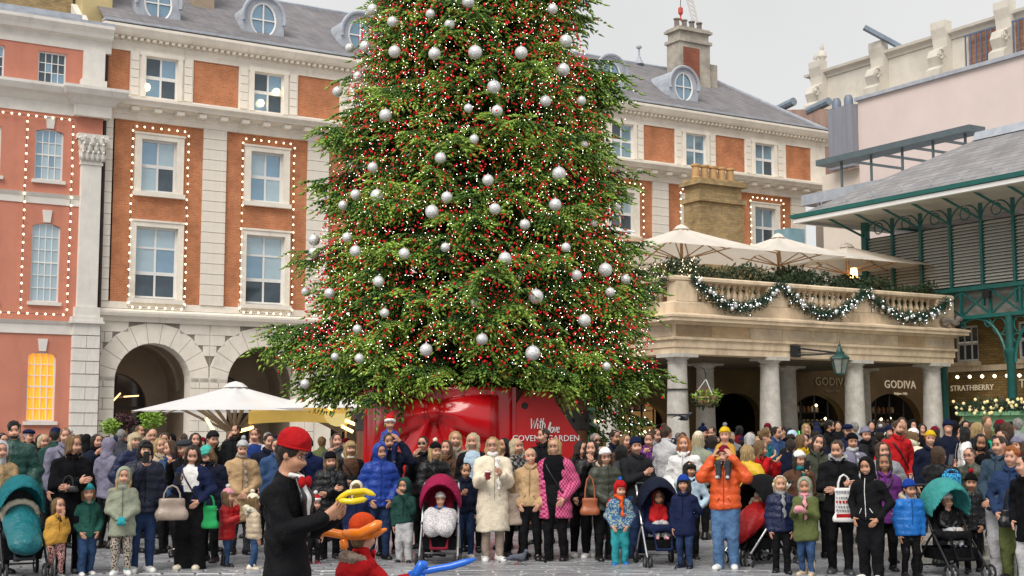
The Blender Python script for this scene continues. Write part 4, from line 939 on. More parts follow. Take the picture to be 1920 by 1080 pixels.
# ================================================================== buildings beyond, upper right
op = site('theatre_building', 'long cream rooftop storey with carved scroll brackets behind the market hall', 'building', 60, 62.5)
M_OP = mat('cream_theatre_wall', (.60, .56, .49), .85, .12, .7, .1, 8, dirt=(.45, .41, .36), dscale=.5)
box_part(op, 'main_wall', M_OP, 60, 75, 30, 62.4, 0, 23.7)
m = MB(); m.sweep([(75, 62.4), (60, 62.4), (60, 30)][::-1], [(-.3, 23.6), (-.06, 23.6), (-.3, 23.9), (-.3, 24.0)]); 
m = MB(); m.sweep([(60, 30), (60, 62.4), (75, 62.4)][::-1], [(-.3, 23.5), (.08, 23.5), (.12, 23.7), (.35, 23.8), (.38, 23.95), (-.3, 24.05)]); build(m, 'cornice', M_OP, op)
m = MB(); m.sweep([(60, 30), (60, 62.4), (75, 62.4)][::-1], [(-.3, 20.7), (.3, 20.7), (.36, 20.9), (.9, 21.05), (.9, 21.2), (-.3, 21.45)]); build(m, 'string_course', M_OP, op)
for v_ in (61.6, 56.6, 51.9, 47.6):
    m = MB()
    pr = [(-1.1, 21.4), (-1.1, 21.75), (-.75, 22.0), (-.95, 22.5), (-.75, 22.95), (-.4, 23.1), (-.45, 23.6), (-.6, 24.15), (-.6, 24.55), (0, 24.55), (0, 21.4)]
    m.prism([(v_ - .5, v_)] * 0 or [(60 + a, b_) for a, b_ in pr], v_ - .5, v_ + .5); build(m, 'scroll_bracket', M_OP, op)
    m = MB(); m.tube([(59.02 + .33 * (1 - i / 16) * math.cos(i * .62), v_ - .52, 22.5 + .38 * (1 - i / 16) * math.sin(i * .62)) for i in range(17)], .06, 5); build(m, 'scroll', M_OP, op)
for v_, z_ in ((61.6, 24.54), (62.2, 24.04)):
    m = MB(); m.lathe([(.25, 0), (.12, .12), (.3, .4), (.22, .7), (.08, .8), (.14, .95), (.02, 1.3)], 10, (60.1, v_, z_)); build(m, 'urn', M_OP, op, smooth=True)
m = MB(); m.box(59.9, 60.02, 42, 50.2, 21.6, 23.5); build(m, 'brick_screen', brickmat('theatre_brick', (.33, .16, .10), (.27, .13, .085), (.3, .25, .2), .6, .3, .03, plane='yz'), op)
m = MB()
for i in range(24): m.box(59.6, 59.66, 42.1 + i * .35, 42.16 + i * .35, 21.6, 23.3)
m.box(59.6, 59.68, 42, 50.3, 23.3, 23.38); build(m, 'balcony_railing', mat('blue_grey_rail', (.10, .14, .22), .5, .2, 3), op)
m = MB(); m.tube([(60.3, 55.3, 24.0), (58.6, 56.6, 25.3)], .18, 4); build(m, 'flood_bar', mat('blue_grey_steel', (.16, .20, .26), .45, .2, 2), op)
pb = site('pale_pink_block', 'plain pale pink rendered block rising above the market hall roof', 'building', 48, 45)
box_part(pb, 'rendered_wall', mat('pale_pink_render', (.66, .555, .52), .9, .06, .4, .05, 6), 48, 58, 25, 46.9, 0, 17.55)
box_part(pb, 'roof_edge', M_LEAD, 47.85, 58.1, 24.9, 47.0, 17.552, 17.72)
box_part(pb, 'lower_wall', mat('cream_render', (.70, .62, .54), .9, .08, .6), 48.2, 50, 46.91, 49.6, 0, 14.4)
m = MB(); A_ = [onU(a, b, 58.5) for a, b in ((1470, 206), (1545, 204), (1640, 330), (1470, 330))]
m.face([(58.5, *q) for q in A_]); m.face([(58.5, *A_[0]), (58.5, *A_[1]), (63, *A_[1]), (63, *A_[0])]); m.face([(58.5, *A_[1]), (58.5, *A_[2]), (63, *A_[2]), (63, *A_[1])])
build(m, 'copper_roof', mat('rusty_lead_roof', (.36, .24, .19), .7, .3, 1.2, stretch=(1, 3, .3)), pb)
box_part(pb, 'lead_turret', mat('dull_lead', (.23, .24, .28), .6, .15, 1.5, stretch=(4, 4, .3)), 47.6, 47.99, 46.92, 48.5, 14.4, 17.4)
for v_, z_ in ((48.1, 17.4), (47.3, 17.4)):
    m = MB(); m.lathe([(.22, 0), (.22, .35), (.15, .5), (.02, .55)], 10, (47.8, v_, z_)); build(m, 'vent_cowl', mat('blue_grey_steel', (.16, .2, .26)), pb, smooth=True)
for a_ in (1470, 1535):
    v_, z_ = onU(a_, 200, 58.6); m = MB(); m.tube([(58.6, v_ + .9, z_ - .1), (58.6, v_ - .9, z_ + .15)], .26, 9); build(m, 'air_duct', mat('grey_duct', (.20, .25, .30), .5, .2, 3), pb)
cn = site('steel_pergola', 'grey steel roof terrace canopy on slim posts above the slate roof', 'canopy', 42, 39, 12.2)
SG = mat('slate_grey_steel', (.10, .135, .15), .5, .15, 2)
m = MB(); m.box(42.0, 42.9, 35.3, 43.6, 13.25, 13.5); build(m, 'roof_blade', SG, cn)
for v_ in (42.4, 40.7, 39.0, 37.4, 35.8):
    box_part(cn, 'post', SG, 42.3, 42.38, v_ - .04, v_ + .04, 11.2, 13.249); box_part(cn, 'cross_beam', SG, 42.9, 46, v_ - .04, v_ + .04, 13.3, 13.4)
box_part(cn, 'roof_kerb', M_LEAD, 41.4, 47, 34, 43.9, 11.5, 11.95)
cr_ = thing('tower_crane', 'distant tower crane jib with a red hook block above the chimney', 'crane', at(1290, 20, 160))
o_ = Vector(cr_.location); m = MB()
def seg(a, b, r): m.tube([at(*a, 160) - o_, at(*b, 160) - o_], r, 4)
seg((1281, -30), (1300, 42), .14); seg((1291, -30), (1309, 42), .14)
for i in range(7): seg((1283 + 2.6 * i, -20 + 9 * i), (1295 + 2.4 * i, -12 + 9 * i), .08)
build(m, 'jib', mat('pale_crane_steel', (.55, .52, .5), .6, .1, .2), cr_)
m = MB(); m.tube([at(1276, -40, 160) - o_, at(1276, 14, 160) - o_], .05, 4); build(m, 'cable', M_BLACK, cr_)
m = MB(); p_ = at(1276, 20, 160) - o_; m.lathe([(.05, .5), (.28, .3), (.3, -.3), (.1, -.6), (.06, -.9), (.18, -1.0), (.1, -1.2)], 8, tuple(p_)); build(m, 'hook_block', mat('red_crane_paint', (.5, .06, .03), .5, .1, 1), cr_)
# ================================================================== umbrellas and planters in front of the arcade
c0 = at(440, 800, 38)
umbrella('big white umbrella on wooden struts below the right stone arch', (c0.x, 38, 0), 2.36, 3.08, 2.75, 8, M_WCANVAS, False, 'white umbrellas on the square', rz=.2, struts=3, pm=mat('pale_timber', (.42, .31, .20), .6, .2, 6))
c0 = at(636, 800, 38)
umbrella('white umbrella half hidden by the tree tub', (c0.x, 38.2, 0), 2.42, 3.02, 2.5, 8, M_WCANVAS, False, 'white umbrellas on the square', rz=.1, struts=3, pm=MATS['pale_timber'])
aw = thing('yellow_awning', 'mustard yellow canopy lit from below beside the white umbrella', 'awning', at(555, 800, 36.5))
o_ = Vector((aw.location.x, aw.location.y, 0)); aw.location = o_
m = MB(weld=True); N = 14
for i in range(N):
    x0, x1 = -1.25 + 2.6 * i / N, -1.25 + 2.6 * (i + 1) / N
    f_ = lambda x: .1 * math.cos(x * 1.2)
    m.face([(x0, 0, 2.3 + f_(x0)), (x1, 0, 2.3 + f_(x1)), (x1, 0, 2.0 + .6 * f_(x1)), (x0, 0, 2.0 + .6 * f_(x0))]); m.face([(x0, 0, 2.3 + f_(x0)), (x1, 0, 2.3 + f_(x1)), (x1, 1.6, 2.62), (x0, 1.6, 2.62)])
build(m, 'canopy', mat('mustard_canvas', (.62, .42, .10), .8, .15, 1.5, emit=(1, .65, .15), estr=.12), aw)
for x_ in (-1.2, 1.3):
    m = MB(); m.tube([(x_, .05, 0), (x_, .05, 2.3)], .03, 6); build(m, 'pole', M_WOOD, aw)
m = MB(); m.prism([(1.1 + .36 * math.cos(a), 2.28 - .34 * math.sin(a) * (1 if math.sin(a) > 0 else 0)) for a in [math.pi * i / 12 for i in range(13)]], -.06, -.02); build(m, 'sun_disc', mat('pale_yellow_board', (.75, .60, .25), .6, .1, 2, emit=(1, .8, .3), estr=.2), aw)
LB = mat('lit_tube', (1, .8, .3), .4, 0, emit=(1, .72, .25), estr=1.6)
for a, b_ in (((-2.35, 2.15), (-2.15, 1.85)), ((-1.55, 1.8), (-1.1, 1.92)), ((.75, 2.5), (.95, 2.38)), ((1.2, 1.95), (1.5, 1.8)), ((1.3, 2.1), (1.55, 2.0))):
    m = MB(); m.tube([(a[0], -.05, a[1]), (b_[0], -.05, b_[1])], .045, 6); build(m, 'light_tube', LB, aw)
def planter(label, px, py, Y, r, n, m_, size):
    c = at(px, py, Y); o = thing('planter_shrub', label, 'shrub', (c.x, Y, 0), 0, 'shrubs in planters before the arcade'); m = MB()
    for i in range(n):
        d = Vector((RN.gauss(0, 1), RN.gauss(0, 1), RN.gauss(0, 1))).normalized() * RN.random() ** .45; leaf_cloud(m, [(d.x * r, d.y * r, c.z + d.z * r * .8)], size, 1, flat=.5, elong=2.6)
    tag(build(m, 'crown', m_, o), kind='stuff')
    m = MB(); m.tube([(0, 0, .6), (.05, 0, c.z)], .03, 6); build(m, 'trunk', M_WOOD, o)
    m = MB(); m.lathe([(.24, 0), (.32, .65), (.34, .7), (.28, .7)], 12); build(m, 'pot', M_BLACK, o)
M_LEAFM = mat('plum_leaf', (.06, .02, .025), .6, .4, 4)
planter('yellow green shrub in a pot at the foot of the left arch, leftmost', 208, 800, 46, .32, 420, M_LEAFB, .16)
planter('dark plum shrub in a pot between two bright shrubs at the left arch', 236, 792, 46.4, .34, 420, M_LEAFM, .16)
planter('yellow green shrub in a pot nearest the white umbrella', 284, 787, 46, .42, 520, M_LEAFB, .17)
# ================================================================== Christmas tree
TX, TY = at(886, 760, 27.6).x, 27.6
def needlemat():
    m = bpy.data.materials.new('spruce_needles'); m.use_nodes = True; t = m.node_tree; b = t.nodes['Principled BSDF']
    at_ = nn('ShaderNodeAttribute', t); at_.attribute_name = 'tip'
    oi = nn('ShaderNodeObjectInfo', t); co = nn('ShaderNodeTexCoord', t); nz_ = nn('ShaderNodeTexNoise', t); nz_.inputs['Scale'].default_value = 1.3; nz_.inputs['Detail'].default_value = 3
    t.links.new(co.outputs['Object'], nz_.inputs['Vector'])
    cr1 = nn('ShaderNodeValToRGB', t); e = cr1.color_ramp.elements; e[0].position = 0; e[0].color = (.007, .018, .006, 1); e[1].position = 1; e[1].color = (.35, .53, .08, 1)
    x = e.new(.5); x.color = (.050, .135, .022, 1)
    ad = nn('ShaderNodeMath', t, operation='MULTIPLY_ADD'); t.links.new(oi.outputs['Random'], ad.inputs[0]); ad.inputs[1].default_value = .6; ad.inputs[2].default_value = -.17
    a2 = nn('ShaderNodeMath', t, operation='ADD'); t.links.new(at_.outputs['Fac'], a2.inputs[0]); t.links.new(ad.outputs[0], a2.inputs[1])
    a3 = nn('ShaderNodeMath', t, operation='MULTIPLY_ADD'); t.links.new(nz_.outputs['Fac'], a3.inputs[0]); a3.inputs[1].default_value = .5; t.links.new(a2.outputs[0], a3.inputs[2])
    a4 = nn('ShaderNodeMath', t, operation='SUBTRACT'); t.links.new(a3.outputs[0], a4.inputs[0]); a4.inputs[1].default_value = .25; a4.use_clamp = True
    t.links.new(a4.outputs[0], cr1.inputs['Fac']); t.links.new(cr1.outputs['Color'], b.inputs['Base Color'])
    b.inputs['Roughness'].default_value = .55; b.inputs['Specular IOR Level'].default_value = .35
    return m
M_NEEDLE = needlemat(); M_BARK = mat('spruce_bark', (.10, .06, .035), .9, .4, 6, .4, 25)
def spray(seed, n=15):
    """one bough end, 1.5 m long, along +x: a stem, alternate hanging fronds, each with a double row of needle-clad shoots"""
    r = random.Random(seed); V = []; F = []; T = []; M = []
    tips = []
    def shoot(p, d, L, wd, t0):
        d = d.normalized(); a = d.orthogonal().normalized(); a = Matrix.Rotation(r.random() * 6.28, 3, d) @ a; b = d.cross(a)
        i = len(V); mid = p + d * L * .35
        V.extend([tuple(p), *[tuple(mid + (a * math.cos(k * 2.0944) + b * math.sin(k * 2.0944)) * wd) for k in range(3)], tuple(p + d * L)])
        T.extend([t0 * .35, t0 * .7, t0 * .75, t0 * .7, min(1, t0 * 1.15)])
        for k in range(3):
            k2 = (k + 1) % 3
            F.extend([(i, i + 1 + k, i + 1 + k2), (i + 1 + k, i + 4, i + 1 + k2)]); M.extend([0, 0])
        if r.random() < .4:
            q = p + d * L * r.uniform(.15, .7); n_ = (d * .8 + a * r.choice((-1, 1))).normalized(); i = len(V)
            V.extend([tuple(q - d * .018), tuple(q + d * .018), tuple(q + n_ * wd * 2.3)]); T.extend([t0 * .5, t0 * .6, t0]); F.append((i, i + 1, i + 2)); M.append(0)
    L = 1.5
    def stem(t): return Vector((L * t, .05 * math.sin(3 * t + seed), -.30 * t + .10 * t * t + .02 * math.sin(7 * t + seed)))
    # woody stem
    ring = []
    for q in range(7):
        t = q / 6; c_ = stem(t); rr = .018 * (1 - t) + .004; i = len(V)
        for k in range(4): V.append((c_.x, c_.y + rr * math.cos(k * 1.5708), c_.z + rr * math.sin(k * 1.5708))); T.append(0)
        ring.append(i)
    for q in range(6):
        for k in range(4):
            k2 = (k + 1) % 4; F.append((ring[q] + k, ring[q] + k2, ring[q + 1] + k2)); F.append((ring[q] + k, ring[q + 1] + k2, ring[q + 1] + k)); M.extend([1, 1])
    for q in range(n):
        t = .08 + .92 * (q / (n - 1)); side = 1 if q % 2 else -1
        fl = (.62 * (1 - .68 * t) + .1) * r.uniform(.75, 1.15); o = stem(t)
        ang = math.radians(r.uniform(42, 66)) * side; d = Vector((math.cos(ang), math.sin(ang), r.uniform(-.72, -.14)))
        if q == n - 1: d = Vector((1, .1 * side, .08)); fl *= 1.3
        ns = max(4, int(fl / .074))
        for s_ in range(ns + 1):
            u = s_ / ns; p = o + d * fl * u + Vector((0, 0, -.34 * fl * u * u))
            tip = .26 + .50 * u + .30 * t
            if s_ == ns: shoot(p, d + Vector((0, 0, -.3 * u)), .20, .030, min(1, tip + .1)); tips.append(p + d * .1)
            else:
                for sd in (-1, 1):
                    pd = Vector((-d.y, d.x, 0)).normalized() * sd
                    shoot(p, d * .9 + pd * r.uniform(.55, 1.0) + Vector((0, 0, r.uniform(-.35, .2))), r.uniform(.13, .22) * (1 - .35 * u), .0300, tip * r.uniform(.75, 1.1))
                if r.random() < .5: tips.append(p + Vector((0, 0, .02)))
    return np.array(V, dtype=np.float32), F, np.array(T, dtype=np.float32), M, tips
SPR = [spray(s) for s in range(11)] + [spray(20 + s, 9) for s in range(3)]
def spray_mesh(V, F, T, M, name='branch'):
    me = bpy.data.meshes.new(name); nF = len(F); F = np.array(F, dtype=np.int32)
    me.vertices.add(len(V)); me.vertices.foreach_set('co', np.asarray(V, dtype=np.float32).ravel())
    me.loops.add(nF * 3); me.loops.foreach_set('vertex_index', F.ravel()); me.polygons.add(nF)
    me.polygons.foreach_set('loop_start', np.arange(0, nF * 3, 3, dtype=np.int32))
    me.materials.append(M_NEEDLE); me.materials.append(M_BARK); me.polygons.foreach_set('material_index', np.array(M, dtype=np.int32))
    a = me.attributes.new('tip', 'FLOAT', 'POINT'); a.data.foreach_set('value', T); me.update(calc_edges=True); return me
SPM = [spray_mesh(*s[:4]) for s in SPR]
tr = thing('christmas_tree', 'giant Christmas spruce covered in red and white lights and silver baubles', 'tree', (TX, TY, 2.4))
def axis_x(z): return .05 * math.sin(z * .5)
def rad(z): return 3.58 - .205 * (z - 3.6) if z < 11 else max(.05, 2.2 * (1 - (z - 11) / 8.4))
ZT = 19.3
m = MB(); m.tube([(0, 0, 0), (0, 0, 4), (.03, 0, 9), (0, 0, 14), (0, 0, ZT - 2.4)], [.30, .27, .2, .1, .02], 9); build(m, 'trunk', M_BARK, tr)
bulbs_at = []; place = []
r3 = random.Random(21); z = 3.1; lev = 0
while z < ZT - .3:
    R_ = rad(z); low = z < 11.5; nb = max(3, int(2 * math.pi * R_ / (1.02 if low else 1.5))); ph = r3.random() * 6.28
    for i in range(nb):
        a = ph + 2 * math.pi * (i + r3.uniform(-.32, .32)) / nb; zc = z + r3.uniform(-.24, .24)
        rr = R_ * (1 + .05 * math.sin(3 * a + z * 1.3) + .04 * math.sin(5 * a - z * 2.1)) * r3.uniform(.84, 1.05) * (.93 if z < 3.3 else 1)
        for q in range(4 if low else 2):                          # a bough: several ends held close together
            place.append((a + r3.uniform(-.42, .42) / max(.6, R_), zc + r3.uniform(-.22, .12), rr - abs(r3.gauss(0, .14)), r3.uniform(.62, .98) * (1 if low else .8), r3.randrange(11), r3.uniform(-.5, .5), r3.uniform(-.08, .30)))
    ni = max(3, int(2 * math.pi * R_ * .62 / .62))
    for i in range(ni): place.append((2 * math.pi * (i + r3.random()) / ni, z + r3.uniform(-.3, .3), R_ * r3.uniform(.52, .72), r3.uniform(.8, 1.1), 11 + r3.randrange(3), r3.uniform(-.6, .6), r3.uniform(-.1, .3)))
    for i in range(max(2, int(R_ * 3.2))): place.append((r3.random() * 6.28, z + r3.uniform(-.3, .3), R_ * r3.uniform(.34, .52), r3.uniform(.9, 1.2), 11 + r3.randrange(3), r3.uniform(-.9, .9), r3.uniform(-.2, .6)))
    z += .58 if low else .8; lev += 1
# the long bough reaching out to the left, and the drooping one at the right foot
for (px, py), n_ in (((500, 640), 3), ((545, 655), 3), ((560, 710), 3), ((600, 725), 3), ((1230, 690), 3), ((1215, 755), 2), ((1140, 765), 2), ((650, 130), 1), ((1110, 5), 2), ((1160, 130), 5), ((1165, 165), 4), ((1140, 205), 4), ((1150, 250), 3), ((1185, 330), 2), ((1200, 470), 3), ((1215, 560), 2), ((640, 205), 2), ((620, 270), 3), ((590, 330), 3), ((560, 480), 3)):
    for q in range(n_):
        p = at(px + RN.uniform(-12, 12), py + RN.uniform(-10, 14), 27.4 + RN.uniform(-.5, .5)); dx, dy = p.x - TX, p.y - TY
        place.append((math.atan2(dy, dx), p.z + .15, math.hypot(dx, dy), RN.uniform(.75, 1.0), RN.randrange(11), RN.uniform(-.4, .4), RN.uniform(-.1, .25) + (.35 if py > 745 and px > 1100 else 0)))
items = []
for a, z_, rr, s, k, roll, pit in place:
    mt = Matrix.Translation((TX + axis_x(z_), TY, z_)) @ Matrix.Rotation(a, 4, 'Z') @ Matrix.Translation((rr - 1.5 * s, 0, .12)) @ Matrix.Rotation(pit, 4, 'Y') @ Matrix.Rotation(roll, 4, 'X') @ Matrix.Diagonal((s, s, s, 1))
    c = mt @ Vector((1.0, 0, -.1)); facing = -math.sin(a)               # -1 away, +1 to the camera
    seen = z_ < 11.3 and facing > -.35
    items.append((seen, facing * 1.0 + .6 * abs(math.cos(a)) + (rr / rad(max(z_, 2.6)) > .8) * .8 - (z_ > 10.6), mt, k))
items.sort(key=lambda q: -(q[1] + 5 * q[0]))
inv = Matrix.Translation((-TX, -TY, -2.4))
GV_, GF_, GT_, GM_ = [], [], [], []; vo = 0
for n_, (seen, sco, mt, k) in enumerate(items):
    if n_ < 300:
        o = link('branch', SPM[k], tr); o.matrix_local = inv @ mt
    else:
        if not seen and n_ % 5 > 1: continue
        A = np.array(inv @ mt); V = SPR[k][0] @ A[:3, :3].T.astype(np.float32) + A[:3, 3].astype(np.float32)
        GV_.append(V); GF_.append(np.array(SPR[k][1]) + vo); GT_.append(SPR[k][2]); GM_.append(np.array(SPR[k][3])); vo += len(V)
    if seen or n_ % 3 == 0:
        for t_ in SPR[k][4]: bulbs_at.append(mt @ t_)
o = link('inner_foliage', spray_mesh(np.concatenate(GV_), np.concatenate(GF_), np.concatenate(GT_), np.concatenate(GM_), 'inner_foliage'), tr); o['kind'] = 'stuff'
M_REDB = mat('red_berry_light', (.42, .004, .010), .2, .1, 4, emit=(1, .015, .03), estr=.22)
M_WB = mat('tree_white_led', (1, .95, .9), .3, 0, emit=(1, .90, .78), estr=3.0)
def octs(pts, radii):
    n = len(pts); P = np.array(pts, dtype=np.float32); rr = np.array(radii, dtype=np.float32)[:, None]
    D = np.array([(1, 0, 0), (-1, 0, 0), (0, 1, 0), (0, -1, 0), (0, 0, 1), (0, 0, -1)], dtype=np.float32)
    V = (P[:, None, :] + D[None] * rr[:, None]).reshape(-1, 3)
    F = np.array([(0, 2, 4), (2, 1, 4), (1, 3, 4), (3, 0, 4), (2, 0, 5), (1, 2, 5), (3, 1, 5), (0, 3, 5)], dtype=np.int32)
    F = (F[None] + (np.arange(n, dtype=np.int32) * 6)[:, None, None]).reshape(-1, 3); return V, F
def trimesh(name, V, F, m_):
    me = bpy.data.meshes.new(name); me.vertices.add(len(V)); me.vertices.foreach_set('co', V.ravel()); me.loops.add(F.size); me.loops.foreach_set('vertex_index', F.ravel())
    me.polygons.add(len(F)); me.polygons.foreach_set('loop_start', np.arange(0, F.size, F.shape[1], dtype=np.int32)); me.materials.append(m_); me.update(calc_edges=True); return me
def shell(n, zmax=11.2):
    out = []
    while len(out) < n:
        z_ = 2.95 + (zmax - 2.95) * r3.random(); R_ = rad(z_)
        if r3.random() > R_ / 3.75: continue
        a = r3.uniform(math.pi * .96, math.pi * 2.04); k = r3.uniform(.62, .98) ** .7
        out.append((TX + axis_x(z_) + R_ * k * math.cos(a), TY + R_ * k * math.sin(a), z_))
    return out
def near(p): return (p.x + r3.uniform(-.05, .05), p.y - .03 + r3.uniform(-.05, .03), p.z + r3.uniform(-.06, .05))
r3.shuffle(bulbs_at)
front = [p for p in bulbs_at if p.y < TY + 1.2 and p.z < 11.3]; rest = [p for p in bulbs_at if not (p.y < TY + 1.2 and p.z < 11.3)][:800]
wp = shell(2900) + [near(p) for p in front[:2300]] + [near(p) for p in rest[:400]]
rp = shell(5200) + [near(p) for p in front[3000:6400]] + [near(p) for p in rest[400:]]
o = link('white_fairy_lights', trimesh('white_fairy_lights', *octs(wp, [r3.uniform(.005, .0088) for _ in wp]), M_WB)); tag(o, 'thousands of tiny white lights scattered over the Christmas tree', 'fairy lights', kind='stuff')
o = link('red_berry_lights', trimesh('red_berry_lights', *octs(rp, [r3.uniform(.014, .028) for _ in rp]), M_REDB)); o.data.shade_smooth(); tag(o, 'thousands of small red berry lights scattered over the Christmas tree', 'fairy lights', kind='stuff')
# silver baubles, each hung on the tree
BAU = [(699, 18, 22), (736, 41, 21), (807, 26, 18), (843, 46, 20), (878, 4, 24), (685, 87, 22), (656, 90, 18), (740, 97, 24), (815, 101, 24), (891, 98, 27), (671, 143, 18), (633, 172, 20), (723, 216, 24), (889, 261, 18), (826, 296, 22), (699, 314, 20), (667, 365, 20), (707, 367, 25), (838, 370, 22), (643, 385, 18), (810, 397, 26), (1061, 77, 25), (977, 99, 25), (1056, 131, 25), (926, 163, 26), (1023, 190, 22), (1090, 189, 18), (932, 208, 22), (878, 203, 17), (1096, 271, 14), (1147, 289, 18), (1048, 326, 27), (915, 338, 22), (1041, 384, 24), (928, 392, 22), (1155, 389, 18), (1036, 17, 20), (651, 445, 19), (589, 450, 22), (588, 475, 22), (667, 471, 22), (758, 476, 22), (835, 464, 18), (710, 528, 22), (618, 550, 20), (574, 547, 18), (721, 587, 18), (670, 617, 17), (674, 672, 18), (799, 656, 24), (892, 567, 18), (572, 720, 18), (628, 669, 15), (947, 485, 25), (984, 421, 20), (1061, 464, 18), (1135, 506, 26), (1081, 516, 20), (1173, 524, 18), (1144, 548, 18), (1005, 556, 28), (1096, 601, 24), (904, 636, 22), (999, 662, 28), (1114, 419, 14), (1137, 687, 16)]
m = MB(); m.lathe([(.02, -1), (.30, -.95), (.58, -.81), (.81, -.58), (.95, -.30), (1, 0), (.95, .30), (.81, .58), (.58, .81), (.30, .95), (.02, 1)], 18); BS = m.mesh('sphere', M_SILVER, 'all')
def mirror():
    mm = bpy.data.materials.new('mirror_tile_bauble'); mm.use_nodes = True; t = mm.node_tree; b = t.nodes['Principled BSDF']; b.inputs['Metallic'].default_value = .3; b.inputs['Roughness'].default_value = .26
    co = nn('ShaderNodeTexCoord', t); vo_ = nn('ShaderNodeTexVoronoi', t); vo_.inputs['Scale'].default_value = 4.2; t.links.new(co.outputs['Object'], vo_.inputs['Vector'])
    r_ = nn('ShaderNodeMapRange', t); sx = nn('ShaderNodeSeparateColor', t); t.links.new(vo_.outputs['Color'], sx.inputs[0]); t.links.new(sx.outputs[0], r_.inputs[0]); r_.inputs[3].default_value = .58; r_.inputs[4].default_value = .86
    cc = nn('ShaderNodeCombineColor', t); [t.links.new(r_.outputs[0], cc.inputs[i]) for i in range(3)]; t.links.new(cc.outputs[0], b.inputs['Base Color'])
    bp = nn('ShaderNodeBump', t); bp.inputs['Strength'].default_value = .2; bp.inputs['Distance'].default_value = .1; t.links.new(vo_.outputs['Distance'], bp.inputs['Height']); t.links.new(bp.outputs['Normal'], b.inputs['Normal']); return mm
BS.materials[0] = mirror()
m = MB(); m.lathe([(.16, .93), (.16, 1.1), (.05, 1.12), (.04, 1.3)], 8); BC = m.mesh('cap', mat('bauble_cap', (.6, .58, .55), .35, .1, 4, metal=.9))
SIZ = {}
def word(v, a): return a[0] if v < a[1] else (a[2] if v < a[3] else a[4])
for n_, (px, py, dpx) in enumerate(BAU):
    # on the front of the crown: march along the view ray to the crown's surface
    d = ray(px, py); best = None; t = 22.0
    while t < 29.0:
        p = d * (t / d.y); p.z += CAM_H; rho = math.hypot(p.x - TX, p.y - TY); R_ = rad(p.z)
        if rho < R_ * .97: best = p; break
        t += .05
    if best is None: best = at(px, py, 27.3)
    R_ = dpx / 2 / FPX * best.y * 1.02
    hy = 'near the top edge' if py < 110 else ('high on the tree' if py < 300 else ('halfway up the tree' if py < 480 else ('below halfway on the tree' if py < 610 else 'just above the tub')))
    hx = 'on the left edge' if px < 640 else ('on the left side' if px < 740 else ('left of the middle' if px < 860 else ('in the middle' if px < 950 else ('right of the middle' if px < 1050 else ('on the right side' if px < 1110 else 'on the right edge')))))
    sz = 'large' if dpx >= 25 else ('small' if dpx <= 18 else 'mid sized')
    key = (hy, hx, sz); SIZ.setdefault(key, []).append(n_)
    o = thing('bauble', '%s silver bauble %s, %s' % (sz, hx, hy), 'bauble', best, 0, 'silver baubles hung on the Christmas tree'); o['_k'] = n_
    s_ = link('sphere', BS, o); s_.scale = (R_,) * 3; s_.rotation_euler = (r3.random(), r3.random(), r3.random() * 6)
    c_ = link('cap', BC, o); c_.scale = (R_,) * 3
BOBS = {o['_k']: o for o in COL.objects if '_k' in o.keys()}
for key, L in SIZ.items():
    if len(L) > 1:
        hi = sorted(L, key=lambda q: BAU[q][1]); names = {2: ['upper of two', 'lower of two'], 3: ['topmost of three', 'middle of three', 'lowest of three']}.get(len(L)) or ['%s down' % w for w in ('first', 'second', 'third', 'fourth', 'fifth', 'sixth')]
        for q, nm in zip(hi, names): BOBS[q]['label'] = '%s, %s' % (BOBS[q]['label'], nm)
for o in BOBS.values(): del o['_k']
# ------------------------------------------------------------------ tub, bow panel, tag
tb = thing('tree_tub', 'large dark wooden tub with iron band holding the Christmas tree', 'tub', (TX, TY, 0))
M_TUB = mat('oiled_tub_wood', (.26, .095, .040), .5, .35, 2.5, .2, 18, stretch=(4, 4, .35), dirt=(.10, .04, .02), dscale=1.5)
TR = 2.28; NS = 44
m = MB(); hwid = math.pi * TR / NS; m.box(TR - .12, TR, -hwid + .006, hwid - .006, .12, 2.52); m.box(TR - .12, TR - .012, -hwid + .0061, hwid - .0061, 2.52, 2.56); SV = m.mesh('stave', M_TUB)
for i in range(NS):
    a = 2 * math.pi * i / NS; o = link('stave', SV, tb); o.rotation_euler = (0, 0, a); o.scale = (1 + RN.uniform(-.003, .003), 1, 1 + RN.uniform(-.006, .006))
for z0, z1 in ((1.82, 2.2), (.35, .6)):
    m = MB(); m.lathe([(TR + .005, z0), (TR + .035, z0 + .01), (TR + .035, z1 - .01), (TR + .005, z1)], 64, cap=False); build(m, 'iron_band', mat('rusty_black_iron', (.035, .028, .026), .55, .4, 4, .2, 20), tb)
m = MB(); m.lathe([(.02, 2.36), (TR - .13, 2.36)], 40, cap=False); build(m, 'soil', M_DARK, tb)
m = MB(); m.lathe([(TR - .05, 0), (TR - .02, .12)], 40); build(m, 'base', M_BLACK, tb)
for i in range(0, NS, 2):
    a = 2 * math.pi * i / NS; m = MB(); m.lathe([(.035, 0), (.03, .03), (.01, .04)], 8); me = m.mesh('rivet', M_BLACK) if i == 0 else me
    for z_ in (2.01,): o = link('rivet', me, tb, ((TR + .034) * math.cos(a), (TR + .034) * math.sin(a), z_)); o.rotation_euler = (0, math.pi / 2, a)
M_GLOSS = mat('glossy_red_panel', (.52, .006, .010), .2, .08, 1.2, spec=.5, coat=.3)
bw = thing('bow_panel', 'glossy red gift wrap panel with a moulded giant bow on the tree tub', 'gift bow', (TX, TY, 0))
AX0, AX1 = -1.98, .82; ZB0, ZB1 = .16, 2.60; nx, nz_ = 110, 96
BXc, BZc = -.62, 2.16
